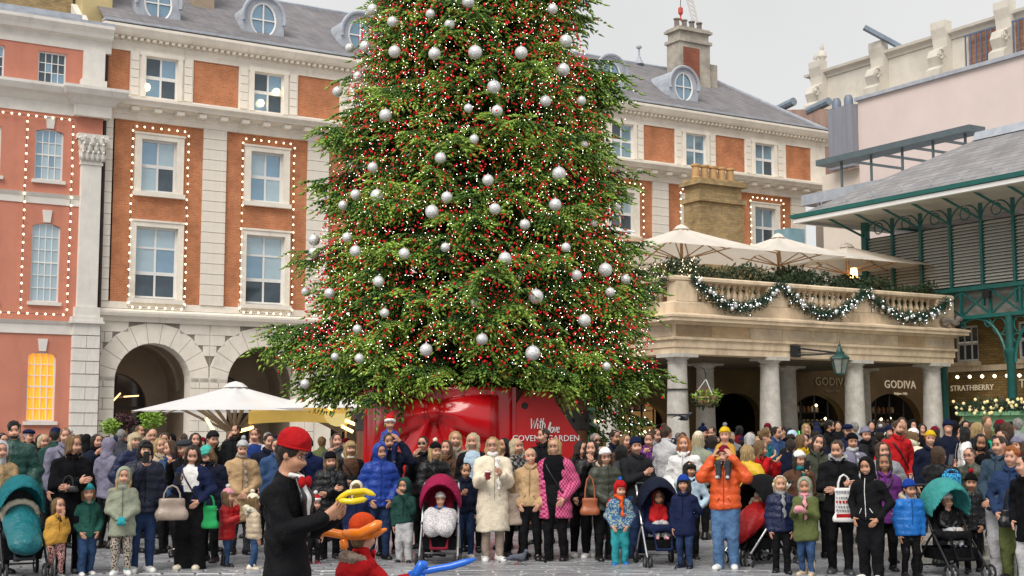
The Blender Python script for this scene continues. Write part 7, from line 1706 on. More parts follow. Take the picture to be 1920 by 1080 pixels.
p_mum = S('blonde woman in a black bobble hat pushing the pink pushchair', 813, 826, 20.0, .0, extra=.04, hair=('front', 'blonde'), hat=('bobble', 'black', 'cream'), coat=('black', .48, 'puffer'), armL='push', armR='push', smile=True)
S('man in dark sunglasses in front of the bow', 794, 818, 21.3, .1, sex='m', hair=('short', 'dark'), glasses='dark', coat=('black', .48, 'plain'))
S('brunette woman partly hidden in front of the bow knot', 836, 826, 21.2, .1, hair=('long', 'brown'), coat=('brown', .46, 'wool'), smile=True)
S('blonde woman with a centre parting in front of the bow', 853, 809, 21.4, .0, hair=('front', 'blonde'), coat=('taupe', .46, 'wool'), smile=True)
S('smiling blonde woman in a black jacket and pale blue top', 888, 812, 20.8, -.05, hair=('front', 'pale'), coat=('black', .48, 'plain'), cutfront=.05, shirt='ice', under='ice', smile=True)
S('boy in a plain navy jacket with short hair by the pink pushchair', 873, 868, 19.8, -.1, sex='m', hair=('short', 'dark'), coat=('dnavy', .48, 'plain'), armL='down', armR='chest', legs=('ddenim', 'slim'), shoes='white', skin='mid', smile=True)
p_cream = S('woman in a long cream teddy coat holding a red cup', 924, 820, 19.3, .05, hair=('front', 'blonde'), coat=('cream', .25, 'fleece'), legs=('taupe', 'slim'), shoes='white', armL='chest', armR='hold', glasses='clear', scarf='white', smile=True, wide=1.05)
S('blonde woman with rosy cheeks in a dark check shirt', 967, 822, 20.0, .0, hair=('front', 'pale'), coat=(PAT_CHK, .46, 'plain'), smile=True, shoes='black')
S('dark haired person in black between the two blonde women', 946, 821, 21.2, -.1, hair=('bob', 'black'), coat=('black', .46, 'plain'), smile=True, skin='mid')
S('girl in a short beige jacket with black trousers', 995, 841, 19.4, .0, hair=('short', 'pale'), coat=('tan', .49, 'wool'), legs=('black', 'slim'), armL='pocket', armR='pocket', shoes='black', fat=1.05, smile=True, under='cream')
S('blonde woman in a magenta houndstooth coat over black dress', 1041, 822, 19.3, -.1, hair=('bob', 'blonde'), coat=(PAT_HOUND, .36, 'plain'), cutfront=.075, shirt='black', under='black', legs=('black', 'slim'), shoes='black_boot', smile=True, fat=1.2, armR='down', armL='pocket', glasses='clear')
S('dark haired man in profile in front of the red gift tag', 1018, 803, 22.2, -.9, sex='m', hair=('short', 'dark'), coat=('black', .48, 'plain'), turn=-.4)
# ---- right of centre
S('dark haired woman in black with white trainers beside the magenta coat', 1088, 827, 20.0, .5, hair=('long', 'dark'), coat=('black', .46, 'plain'), shoes='white', turn=.4)
S('smiling woman with a black hood of hair next to the fur hood', 1109, 826, 19.8, .0, hair=('long', 'black'), coat=('black', .46, 'puffer'), smile=True, shoes='white')
p_khaki = S('woman in a white beanie and khaki fur hooded coat with red gloves', 1133, 837, 19.4, -.05, extra=.03, hair=('long', 'brown'), hat=('beanie', 'white'), coat=('khaki', .46, 'puffer'), fur='beige', gloves='red', armL='clasp', armR='clasp', glasses='clear', smile=True, shoes='black_boot')
S('small child in a red hat, orange scarf and patterned blue jacket', 1161, 896, 18.8, -.1, extra=.05, hair=('short', 'light'), hat=('trapper', 'red', 'bblue'), coat=(PAT_KIDJ, .44, 'plain'), scarf='orange', legs=('turq', 'reg'), shoes='bblue', armL='pocket', armR='pocket')
p_nav = S('man in a navy beanie and black coat pushing the navy pushchair', 1194, 817, 19.7, .1, extra=.03, sex='m', hair=('short', 'dark'), hat=('beanie', 'navy'), coat=('charcoal', .44, 'plain'), armL='push', armR='chest', turn=-.1, legs=('ddenim', 'reg'), fat=1.1)
S('boy in a long navy coat and royal blue beanie', 1281, 888, 18.3, -.15, extra=.03, sex='m', hair=('fringe', 'black'), hat=('beanie', 'royal'), coat=('navy', .36, 'plain'), legs=('ddenim', 'slim'), shoes='dnavy', skin='mid')
S('woman with long ginger hair in a cream jumper', 1283, 818, 20.6, -.1, hair=('front', 'ginger'), coat=('white', .46, 'wool'), skin='fair')
S('dark haired boy in pale blue behind the blue beanie', 1291, 866, 19.6, -.2, sex='m', hair=('fringe', 'black'), coat=('ice', .46, 'plain'), skin='mid', turn=.2)
S('balding man in a dark jacket left of the green shop door', 1149, 806, 23.2, .3, sex='m', hair=('short', 'dark'), coat=('dnavy', .48, 'plain'), skin='mid', turn=.3)
S('person with sunglasses behind the dark haired women', 1113, 812, 24, .1, sex='m', hair=('short', 'grey'), glasses='dark', coat=('grey', .48, 'plain'))
S('sandy haired person behind the khaki fur hood', 1172, 814, 23, .3, hair=('bob', 'light'), coat=('brown', .46, 'plain'), turn=.3)
S('man looking down near the navy beanie, purple jumper', 1217, 810, 22.8, -.2, sex='m', hair=('short', 'brown'), coat=('purple', .48, 'plain'), nod=.2)
S('man in a grey top behind the purple jumper', 1227, 803, 24.5, .4, sex='m', hair=('short', 'brown'), coat=('grey', .48, 'plain'), turn=.2)
S('person with a brown hair bun in a grey hoodie, back turned', 1251, 798, 22.6, 2.3, hair=('bun', 'brown'), coat=('lgrey', .46, 'plain'))
S('dark haired woman with back turned beside the navy beanie', 1165, 834, 21.4, 2.9, hair=('backlong', 'black'), coat=('dgrey', .46, 'plain'))
S('person in a cream beanie with pale hair, back turned', 1308, 807, 23, 2.6, extra=.03, hair=('backlong', 'pale'), hat=('beanie', 'cream'), coat=('sage', .46, 'plain'))
S('person in a navy bobble hat by the first column', 1317, 796, 28, 1.0, extra=.05, hair=('short', 'dark'), hat=('bobble', 'navy', 'navy'), coat=('dnavy', .46, 'plain'), lod=1)
S('dark haired man by the dark passage, left side', 1334, 801, 28, .2, sex='m', hair=('short', 'black'), coat=('black', .48, 'plain'), lod=1)
S('grey haired person with back turned behind the orange jacket', 1334, 816, 24, 2.8, hair=('bob', 'dark'), coat=('denim', .46, 'plain'))
S('person in a dark grey beanie before the dark passage', 1357, 799, 25.5, 2.0, extra=.03, sex='m', hair=('short', 'dark'), hat=('beanie', 'charcoal'), coat=('black', .48, 'plain'), lod=1)
p_org = S('man in an orange puffer jacket and maroon beanie carrying a child', 1358, 834, 18.2, -.1, extra=.03, sex='m', hair=('short', 'dark'), hat=('beanie', 'maroon'), coat=('orange', .49, 'puffer'), legs=('ldenim', 'reg'), shoes='white', armL='up', armR='up', beard='dark', fat=1.08, stance=.3)
p_yel = S('woman in a yellow puffer jacket behind the orange jacket', 1399, 834, 19.5, 2.4, hair=('long', 'blonde'), coat=('yellow', .47, 'puffer'), armL='chest', armR='hip')
S('long haired woman in profile with a red sleeve', 1424, 826, 19.9, .9, hair=('long', 'light'), coat=('red', .46, 'wool'), armL='phone', armR='face', turn=.4)
S('girl in white ear muffs and a navy coat with grey scarf', 1461, 893, 17.7, -.1, hair=('bob', 'blonde'), hat=('earmuffs', 'white'), coat=('navy', .43, 'puffer'), scarf='grey', legs=('black', 'slim'), shoes='black_boot', armL='down', armR='down')
S('girl in an olive hooded coat with a pink scarf and mittens', 1507, 891, 17.4, -.35, extra=.03, hair=('short', 'dark'), coat=('olive', .36, 'plain'), hood='sage', scarf='pink', gloves='pink', armR='chest', armL='chest', legs=('denim', 'slim'), shoes='beige_boot', skin='mid')
p_wb = S('woman in a white beanie holding up a phone', 1497, 843, 19.2, .1, extra=.03, hair=('long', 'dark'), hat=('beanie', 'white'), coat=('brown', .46, 'wool'), scarf='teal', armL='phone', armR='pocket', smile=True, skin='mid')
S('long dark haired woman tilting her head', 1530, 815, 19.8, .2, hair=('long', 'dark'), coat=('khaki', .46, 'plain'), tilt=.3, smile=True)
p_blk = S('woman in a black hooded jacket with arms crossed and printed bag', 1570, 823, 17.5, .15, hair=('tail', 'brown'), coat=('black', .47, 'plain'), armL='crossed', armR='crossed', nod=.2, legs=('black', 'slim'), shoes='dgrey', fur='lgrey', wide=1.05)
p_tee = S('grinning boy in a black hooded tracksuit with white piping', 1627, 853, 16.9, -.15, extra=.03, sex='m', hair=('short', 'dark'), coat=('black', .49, 'fit'), hood='black', zipc='white', armL='pocket', armR='pocket', legs=('black', 'reg'), shoes='white', smile=True, skin='mid')
S('dark haired girl in a purple jacket behind the boy in black', 1656, 853, 17.9, -.4, hair=('long', 'dark'), coat=('purple', .42, 'plain'), legs=('black', 'slim'), smile=True, skin='tan', armL='pocket')
S('tall bearded man in a red and grey anorak', 1680, 789, 21.4, .0, sex='m', hair=('short', 'brown'), beard='brown', coat=('red', .48, 'plain'), scarf=None, fur=None, hood=None, wide=1.05, under='maroon')
S('smiling woman just behind the boy in the tracksuit hood', 1654, 829, 19.1, -.2, hair=('long', 'brown'), coat=('grey', .46, 'puffer'), smile=True)
S('woman in a black hat with pale grey scarf', 1598, 814, 20.6, -.1, hair=('short', 'black'), hat=('beanie', 'black'), coat=('lav', .46, 'plain'), scarf='lgrey', skin='mid')
S('person in a slate grey beanie behind the pale grey scarf', 1624, 798, 21.8, .0, extra=.03, hair=('short', 'dark'), hat=('beanie', 'lav'), coat=('charcoal', .46, 'plain'), scarf='black', smile=True)
S('bearded man turned aside in front of the green lit display', 1556, 787, 26, .7, sex='m', hair=('short', 'black'), beard='black', coat=('black', .48, 'plain'), skin='mid', turn=.5, lod=1)
S('man in a navy flat cap in front of the third column', 1588, 794, 25, .6, extra=.02, sex='m', hair=('short', 'grey'), hat=('cap', 'navy'), coat=('navy', .48, 'plain'), lod=1)
S('person in a black and white bobble hat, back turned', 1650, 799, 22.4, 2.7, extra=.05, hair=('short', 'dark'), hat=('bobble', 'dnavy', 'lgrey', 'white'), coat=('black', .46, 'plain'))
S('person in a white knitted hat turning away behind the red anorak', 1707, 801, 22.2, 2.1, extra=.03, hair=('bob', 'light'), hat=('beanie', 'white'), coat=('cream', .46, 'plain'), fur='cream')
S('grinning man in a mustard yellow beanie', 1741, 805, 21.1, -.1, extra=.03, sex='m', hair=('short', 'ginger'), hat=('beanie', 'yellow'), coat=('dnavy', .48, 'plain'), smile=True, under='lgrey')
p_brn = S('woman with long wavy brown hair filming, black padded coat', 1756, 837, 18.6, 2.5, hair=('backlong', 'brown'), coat=('black', .46, 'puffer'), armL='phone', armR='phone', wide=1.05)
S('boy in a bright blue padded jacket and blue beanie', 1701, 896, 17.2, .0, extra=.03, sex='m', hair=('short', 'black'), hat=('beanie', 'royal'), coat=('bblue', .44, 'puffer'), legs=('black', 'slim'), skin='mid', fur='beige', armL='down', armR='down')
S('woman in glasses and a dark green padded coat', 1818, 840, 18.8, -.3, hair=('tail', 'brown'), coat=('khaki', .44, 'puffer'), glasses='clear', tilt=-.15, smile=True)
S('child in a black and red bobble hat and dark padded coat', 1817, 882, 17.7, -.4, extra=.05, sex='m', hair=('short', 'dark'), hat=('bobble', 'black', 'red'), coat=('charcoal', .44, 'puffer'), legs=('black', 'slim'), skin='mid')
S('teenage boy in a slate blue jacket and pale grey joggers', 1873, 818, 17.2, -.5, sex='m', hair=('short', 'dark'), coat=(cloth((.035, .06, .09), 'plain'), .48, 'plain'), legs=('lgrey', 'reg'), shoes='white', armL='clasp', armR='clasp', turn=-.2)
p_gin = S('ginger haired teenager in a denim jacket with a black shoulder bag', 1894, 840, 16.9, -.7, sex='m', hair=('curly', 'ginger'), coat=('ddenim', .46, 'denim'), legs=('olive', 'reg'), armR='pocket', armL='pocket', turn=-.2)
S('person in a long black coat cut off by the right edge', 1924, 855, 16.0, -1.2, hair=('short', 'black'), coat=('black', .36, 'wool'), legs=('lgrey', 'reg'))
S('dark haired woman looking down behind the glasses wearer', 1836, 813, 19.9, -.4, hair=('long', 'black'), coat=('black', .46, 'plain'), nod=.3, skin='tan')
S('dark haired woman in a white puffer, head turned left', 1807, 800, 21.2, -1.2, hair=('long', 'black'), coat=('white', .46, 'puffer'), turn=-.4)
S('person in bright green by the kiosk', 1846, 799, 23, -.6, hair=('bob', 'light'), coat=(cloth((.02, .30, .14), 'plain'), .46, 'plain'))
S('man in a black baseball cap near the right edge', 1896, 789, 24, .5, extra=.02, sex='m', hair=('short', 'dark'), hat=('cap', 'black'), coat=('charcoal', .48, 'plain'))
S('brown haired person behind the teenage boys', 1880, 807, 20.4, -.5, sex='m', hair=('short', 'brown'), coat=('dgrey', .48, 'plain'))
S('person in a mauve beanie at the right edge', 1908, 817, 19.2, -.8, extra=.03, hair=('long', 'brown'), hat=('beanie', 'lav'), coat=('maroon', .46, 'plain'))
S('short haired man by the second column, left of two', 1453, 800, 26, .6, sex='m', hair=('short', 'dark'), coat=('denim', .48, 'plain'), turn=.5, lod=1)
S('short haired man by the second column, right of two', 1470, 799, 27, -.5, sex='m', hair=('short', 'black'), coat=('black', .48, 'plain'), turn=-.4, lod=1)
S('person in a pale blue beanie, back turned', 1484, 805, 23.2, 2.8, extra=.03, hair=('short', 'dark'), hat=('beanie', 'ice'), coat=('charcoal', .46, 'plain'))
S('grey haired man in a navy coat, back turned', 1481, 823, 20.7, 2.9, sex='m', hair=('short', 'dark'), coat=('dnavy', .46, 'wool'))
S('fair haired person in profile right of the pale blue beanie', 1504, 814, 22, .8, hair=('bob', 'light'), coat=('yellow', .46, 'plain'), turn=.5)
S('person in a navy beanie near the green lit display', 1530, 800, 24.2, 2.6, extra=.03, hair=('short', 'dark'), hat=('beanie', 'navy'), coat=('dnavy', .46, 'plain'))
S('curly haired woman with rosy face above the red sleeve', 1429, 807, 22, .9, hair=('curly', 'light'), coat=('teal', .46, 'plain'), turn=.5)
S('person with pale hair behind the child in the yellow hat', 1405, 811, 24, 2.5, hair=('bob', 'white'), coat=('black', .46, 'plain'))
# ---- background heads: a small set of shapes copied with their parts
def copy_tree(o, parent=None):
    c = o.copy(); COL.objects.link(c); c.parent = parent
    for ch in [q for q in COL.objects if q.parent == o]: copy_tree(ch, c)
    return c
BG = [('cropped dark hair', 'black', B_(sex='m', hair=('short', 'black'))), ('long brown hair', 'charcoal', B_(hair=('long', 'brown'))), ('navy beanie', 'dnavy', B_(hair=('short', 'dark'), hat=('beanie', 'navy'))), ('short brown hair', 'brown', B_(sex='m', hair=('short', 'brown'))), ('grey hair', 'grey', B_(sex='m', hair=('short', 'grey'))),
      ('long blonde hair', 'dnavy', B_(hair=('long', 'blonde'))), ('black hood', 'black', B_(hair=('short', 'black'), hood='black')), ('red beanie', 'dgrey', B_(hair=('bob', 'dark'), hat=('beanie', 'maroon'))), ('dark bob', 'maroon', B_(hair=('bob', 'black'))), ('grey bobble hat', 'black', B_(hair=('short', 'dark'), hat=('bobble', 'grey', 'lgrey'))), ('light brown hair', 'olive', B_(sex='m', hair=('short', 'light')))]
PROTO = []
for i, (d_, c_, k) in enumerate(BG): PROTO.append(person('background', (0, -200 - i, 0), 1.72 if k.get('sex') == 'm' else 1.65, 0, coat=(c_, .46, 'plain'), lod=2, **k))
rb = random.Random(77); used = set(); first = [True] * len(BG)
ZONES = [(0, 150, 25, 33, 9, 'before the pink house'), (150, 240, 26, 38, 8, 'before the left arch'), (240, 400, 25, 36, 11, 'in front of the big white umbrella'), (400, 520, 25, 33, 8, 'between umbrella and performer'), (600, 665, 24.5, 30, 3, 'just left of the tree tub'), (1095, 1240, 26, 33, 9, 'before the green shop door'), (1240, 1330, 29, 36, 7, 'by the corner column'), (1330, 1430, 26, 35, 8, 'before the dark passage'), (1430, 1600, 26, 35, 12, 'between second and third column'), (1600, 1770, 24, 34, 11, 'between third and last column'), (1770, 1915, 22, 25.5, 10, 'before the green kiosk')]
PLACED = [(o.location.x, o.location.y) for o in COL.objects if o.get('category') == 'person' and o.location.y > 0]
AREA = {}
for a, b, y0, y1, n, wh in ZONES:
    for q in range(n):
        for _ in range(30):
            px = a + (b - a) * (q + rb.random()) / n; Y = rb.uniform(y0, y1); g_ = at(px, 812, Y)
            if all((g_.x - x) ** 2 + (g_.y - y) ** 2 > .26 for x, y in PLACED): break
        else: continue
        PLACED.append((g_.x, g_.y)); i = rb.randrange(len(BG))
        for _ in range(12):
            if (i, wh) not in AREA: break
            i = (i + 1) % len(BG)
        src = PROTO[i]
        if first[i]: o = src; first[i] = False
        else: o = copy_tree(src)
        o.location = (g_.x, g_.y, gz_at(g_.x, g_.y)); away = rb.random() < .4; o.rotation_euler = (0, 0, (math.pi if away else 0) + rb.uniform(-.8, .8)); s_ = rb.uniform(.97, 1.06); o.scale = (s_,) * 3
        AREA.setdefault((i, wh), []).append(o)
        o['label'] = 'person with %s and %s coat %s%s' % (BG[i][0], {'dnavy': 'navy', 'charcoal': 'dark grey', 'dgrey': 'dark grey'}.get(BG[i][1], BG[i][1]), wh, ''); o['group'] = 'people in the rear crowd'
for L in AREA.values():
    if len(L) > 1:
        for k, o in enumerate(sorted(L, key=lambda q: q.location.x)): o['label'] += ', ' + ['leftmost', 'second', 'third', 'fourth'][min(k, 3)]
for i, f_ in enumerate(first):
    if f_:
        for ch in list(PROTO[i].children_recursive): bpy.data.objects.remove(ch)
        bpy.data.objects.remove(PROTO[i])
# ---- children carried on shoulders
def on_shoulders(carrier, label, h, **k):
    z = carrier.location.z + carrier['_h'] * .845; d = Matrix.Rotation(carrier.rotation_euler[2], 3, 'Z') @ Vector((0, .05, 0)); hc = h * .47
    return person(label, (carrier.location.x + d.x, carrier.location.y + d.y, z - hc + .05), h, carrier.rotation_euler[2], seat=True, **k)
on_shoulders(p_dad, 'small child in a Santa hat riding on shoulders', .86, hair=('short', 'dark'), hat=('santa', 'red'), coat=('royal', .44, 'puffer'), legs=('navy', 'reg'), shoes='dgrey', armL='lap', armR='lap', skin='mid')
on_shoulders(p_org, 'small child in a yellow bobble hat riding on shoulders', .84, hair=('short', 'blonde'), hat=('bobble', 'yellow', 'grey'), coat=('mustard', .44, 'fleece'), legs=('dgrey', 'reg'), shoes='lgrey', armL='lap', armR='lap')
# ---- the balloon performer and the child in red
p_man = stand('balloon performer in a red bowler hat, black suit and red bow tie', 543, 813, 9.0, 1.2, extra=.02, fixed=True, sex='m', hair=('short', 'dark'), hat=('bowler', 'red'), coat=('black', .40, 'fit'), under='black', legs=('black', 'reg'), armL='reach', armR='reach', nod=.22, lod=0, fat=1.02, group='balloon performer and helper', skin='mid')
hm_ = p_man['_h']; MR = Matrix.Rotation(p_man.rotation_euler[2], 3, 'Z')
def on_man(x, y, z): return tuple(p_man.location + MR @ Vector((x, y, z)))
HHm = .152 + .042 * hm_; zsm = hm_ - HHm - .05 * hm_; tbm = .105 * hm_ * 1.02; yv = -(tbm * .66 + .02)
def mpart(name, prims, m_, st_=.007):
    V, Q = sdf(prims, st_); link(name, qmesh(name, V, Q, m_), p_man)
RED_, BLK_ = cloth(CL['red'], 'wool'), cloth((.012, .012, .015), 'gloss')
for sx in (-1, 1):
    mpart('bow_tie_loop', [('e', (sx * .034, yv * .80, zsm + .026), (.032, .020, .028), .01), ('e', (sx * .056, yv * .80, zsm + .026), (.018, .018, .036), .02)], RED_)
    mpart('lapel', [('c', (sx * .034, yv * .50, zsm + .045), (sx * .062, yv * .92, zsm - .08), .022, .030, .02, (1, .5, 1)), ('c', (sx * .062, yv * .92, zsm - .08), (sx * .012, yv * 1.0, .64 * hm_), .030, .010, .02, (1, .5, 1))], BLK_)
    mpart('shirt_collar', [('c', (sx * .014, yv * .62, zsm + .055), (sx * .052, yv * .25, zsm + .07), .015, .017, .01)], cloth(CL['white'], 'plain'))
mpart('bow_tie_knot', [('e', (0, yv * .84, zsm + .026), (.015, .016, .017), .01)], RED_)
mpart('shirt_front', [('c', (0, yv * .60, zsm + .03), (0, yv * .92, zsm - .09), .034, .036, .02, (1, .5, 1)), ('c', (0, yv * .92, zsm - .09), (0, yv * .98, .66 * hm_), .036, .010, .02, (1, .4, 1))], cloth(CL['white'], 'plain'))
M_BY = mat('yellow_balloon', (.75, .55, .01), .18, .05, 3, spec=.6); M_BO = mat('orange_balloon', (.80, .20, .01), .18, .05, 3, spec=.6); M_BB = mat('blue_balloon', (.01, .13, .62), .18, .05, 3, spec=.6)
def balloon(label, pieces, m_, name='balloon'):
    o = thing(name, label, 'balloon', pieces[0][0][0]); b0 = Vector(o.location)
    for pts, r_ in pieces:
        m = MB(); P = [Vector(p) - b0 for p in pts]; n = len(P); D_ = []
        for i in range(n - 1):
            for q in range(4): t = q / 4; D_.append(P[i].lerp(P[i + 1], t))
        D_.append(P[-1]); N_ = len(D_) - 1
        m.tube(D_, [r_ * min(1, .35 + 5 * (i / N_), .25 + 6 * (1 - i / N_)) for i in range(N_ + 1)], 12); build(m, 'balloon_tube', m_, o, smooth='all')
    return o
hL, hR = hand(p_man, 1), hand(p_man, 0); mid_ = (hL + hR) / 2 + Vector((.06, -.03, .06))
balloon('yellow modelling balloon twisted in the hands of the performer', [([mid_ + Vector((-.08, 0, .0)), mid_ + Vector((0, -.02, .05)), mid_ + Vector((.10, 0, .06)), mid_ + Vector((.17, 0, .03))], .019), ([mid_ + Vector((-.06, -.04, .0)), mid_ + Vector((.03, -.06, -.005)), mid_ + Vector((.12, -.03, .01))], .019), ([mid_ + Vector((.02, .03, .02)), mid_ + Vector((.10, .04, .04))], .022)], M_BY)
p_kid = stand('child in a red fur trimmed coat and orange balloon hat, seen from behind', 683, 978, 9.6, 2.15, extra=.0, fixed=True, hair=('short', 'light'), coat=('red', .40, 'wool'), fur='taupe', armL='down', armR='fwd', lod=0, group='balloon performer and helper', legs=('dnavy', 'reg'), hat=('bowler', 'redorange'), turn=.35)
for _o in p_kid.children:
    if _o.name.startswith('fur_collar'): _o.location.z += .045; _o.scale = (1.12, 1.12, .9)
V, Q = sdf([('e', (0, .11, .70 * p_kid['_h']), (.13, .075, .10), .03), ('c', (-.11, .06, .745 * p_kid['_h']), (.11, .06, .745 * p_kid['_h']), .055, .055, .04)], .012); link('hood_down', qmesh('hood_down', V, Q, cloth(CL['red'], 'wool')), p_kid)
hk = p_kid['_h']; K0 = Vector(p_kid.location); topz = K0.z + hk
R_k = lambda px, py, Y=9.45: at(px, py, Y + (1.08 if Y < 8.9 else 0))
balloon('orange modelling balloon bent round the hat of the child', [([R_k(590, 1003), R_k(610, 997), R_k(650, 1004), R_k(690, 1004, 8.36), R_k(725, 992, 8.3)], .030), ([R_k(640, 1000, 8.36), R_k(675, 1000, 8.3), R_k(700, 988, 8.28), R_k(716, 978, 8.3)], .032), ([R_k(644, 1008), R_k(646, 1032)], .03)], M_BO)
hk_r = hand(p_kid, 0)
balloon('blue balloon sword held by the child in red', [([R_k(765, 1075, 8.2), R_k(800, 1070, 8.2), R_k(845, 1062, 8.2), R_k(893, 1048, 8.2)], .024), ([R_k(775, 1082, 8.18), R_k(790, 1058, 8.18), R_k(800, 1062, 8.2)], .03), ([R_k(768, 1078, 8.2), R_k(800, 1085, 8.2)], .03)], M_BB)
# ---- pushchairs with their babies
M_CHR = mat('aluminium_tube', (.55, .55, .56), .3, .05, metal=.8); M_TYRE = mat('black_tyre', (.014, .014, .015), .8, .1)
def pram(label, px, Y, rz, hoodc, seatc, muffc=None, scale=1.0, frame=None, hood_deep=1.0, bassinet=False):
    g_ = at(px, 812, Y); o = thing('pushchair', label, 'pushchair', (g_.x, Y, gz_at(g_.x, Y)), rz, 'pushchairs in the front row'); o.scale = (scale,) * 3
    fm = frame or M_BLACK; hmx = cloth(CL[hoodc], 'plain'); smx = cloth(CL[seatc], 'plain')
    for sx in (-1, 1):
        x = sx * .24
        m = MB(); m.tube([(x, -.36, .14), (x * .96, -.02, .50), (x * .95, .30, .95), (x * .92, .40, 1.03)], .014, 8); build(m, 'side_tube', fm, o)
        m = MB(); m.tube([(x, .34, .13), (x, .10, .42), (x * .97, -.05, .56)], .013, 8); build(m, 'rear_leg', fm, o)
        for y, r in ((-.38, .095), (.36, .12)):
            for dx in ((-.035, .035) if y < 0 else (0,)):
                m = MB(); m.tube([(x + dx, y + r * .86 * math.cos(a), r + r * .86 * math.sin(a)) for a in [6.2832 * i / 16 for i in range(17)]], r * .16, 7, False); w_ = build(m, 'wheel', M_TYRE, o, smooth='all')
                m = MB(); m.tube([(x + dx - .012, y, r), (x + dx + .012, y, r)], r * .34, 10); build(m, 'hub', M_CHR, w_)
                m = MB()
                for q in range(5): a = 6.2832 * q / 5; m.tube([(x + dx, y, r), (x + dx, y + r * .8 * math.cos(a), r + r * .8 * math.sin(a))], .006, 4)
                build(m, 'spokes', M_CHR, w_)
    m = MB(); m.tube([(-.22, .40, 1.03), (-.2, .45, 1.06), (.2, .45, 1.06), (.22, .40, 1.03)], .018, 8); build(m, 'handle', M_BLACK, o)
    m = MB(); m.tube([(-.24, .34, .13), (.24, .34, .13)], .011, 6); build(m, 'axle', fm, o)
    m = MB(weld=True); m.face([(-.2, -.2, .22), (.2, -.2, .22), (.2, .26, .22), (-.2, .26, .22)])
    for a, b in (((-.2, -.2), (.2, -.2)), ((.2, -.2), (.2, .26)), ((.2, .26), (-.2, .26)), ((-.2, .26), (-.2, -.2))): m.face([(*a, .22), (*b, .22), (b[0] * 1.1, b[1] * 1.1, .36), (a[0] * 1.1, a[1] * 1.1, .36)])
    build(m, 'basket', cloth(CL['black'], 'plain'), o)
    if not bassinet:
        V, Q = sdf([('c', (-.13, -.16, .50), (.13, -.16, .50), .055, .055, .04), ('c', (-.13, .06, .50), (.13, .06, .50), .07, .07, .05), ('c', (-.12, -.1, .49), (.12, .02, .49), .06, .06, .05), ('c', (-.12, .12, .56), (-.11, .22, .92), .06, .05, .05), ('c', (.12, .12, .56), (.11, .22, .92), .06, .05, .05), ('c', (0, .12, .56), (0, .23, .93), .10, .08, .06), ('c', (-.12, -.2, .46), (-.10, -.30, .24), .018, .018, .02), ('c', (.12, -.2, .46), (.10, -.30, .24), .018, .018, .02), ('c', (-.10, -.31, .24), (.10, -.31, .24), .022, .022, .02)], .02)
        link('seat', qmesh('seat', V, Q, smx), o)
    V, Q = sdf([('e', (0, .10, .80), (.27, .36, .36), .02), ('E', (0, -.02, .72), (.24, .36, .33), .02)], .016, None, [lambda X, Y, Z: (.76 - .25 * hood_deep * 0) - Z + .55 * (Y - .10) + 0 * X, lambda X, Y, Z: -Y - .16 * hood_deep + 0 * X + 0 * Z], lambda X, Y, Z: -.004 * np.abs(np.sin(5.5 * np.arctan2(Z - .72, Y - .10))) + 0 * X)
    hd_ = link('hood', qmesh('hood', V, Q, hmx), o)
    if muffc:
        V, Q = sdf([('c', (-.08, -.02, .62), (-.07, -.34, .40), .13, .11, .06, (1, 1, .8)), ('c', (.08, -.02, .62), (.07, -.34, .40), .13, .11, .06, (1, 1, .8)), ('c', (0, .06, .70), (0, -.38, .40), .15, .13, .06, (1, 1, .85))], .018, None, (), lambda X, Y, Z: -.012 * np.abs(np.sin(26 * (Y - Z * .6))) + .008 + 0 * X)
        link('footmuff', qmesh('footmuff', V, Q, muffc if not isinstance(muffc, str) else cloth(CL[muffc], 'puffer')), o)
        ring = [(.19 * math.cos(a), .10 - .04 * math.sin(a), .72 + .14 * math.sin(a)) for a in [6.2832 * i / 14 for i in range(15)]]; V, Q = sdf([('c', ring[i], ring[i + 1], .035, .035, .01) for i in range(14)], .014); link('muff_trim', qmesh('muff_trim', V, Q, cloth(CL['cream'], 'fleece')), o)
    return o
def baby(pm, label, h, z=.50, y=.06, **k):
    k.setdefault('armL', 'lap'); k.setdefault('armR', 'lap'); rz = pm.rotation_euler[2]; s_ = pm.scale[0]; d = Matrix.Rotation(rz, 3, 'Z') @ Vector((0, y * s_, 0))
    return person(label, (pm.location.x + d.x, pm.location.y + d.y, pm.location.z + z * s_ - h * .47 + .06), h, rz, seat=True, **k)
CL['pinkhood'] = (.27, .010, .055); CL['tealhood'] = (.012, .135, .16); CL['minthood'] = (.045, .27, .26)
pr1 = pram('teal pushchair with a padded teal footmuff, far left', 46, 17.3, .5, 'tealhood', 'dgrey', 'tealhood', 1.08); 
pr2 = pram('pink hooded pushchair with silver frame in front of the bow', 826, 18.9, .0, 'pinkhood', 'maroon', None, 1.05, M_CHR)
pr3 = pram('navy pushchair with black wheels right of the child in red hat', 1234, 18.8, .12, 'dnavy', 'navy', None, 1.02, M_CHR)
pr4 = pram('black pushchair with a red padded footmuff behind the orange jacket', 1415, 18.9, -1.0, 'black', 'charcoal', 'red', 1.05, M_CHR)
pr5 = pram('pushchair with a mint and white hood near the right edge', 1776, 17.3, .25, 'minthood', 'black', None, 1.05)
baby(pr2, 'baby in a white hat tucked in the pink pushchair', .72, hair=('short', 'light'), hat=('beanie', 'white'), coat=('bblue', .44, 'puffer'), legs=('lgrey', 'reg'), shoes='brown')
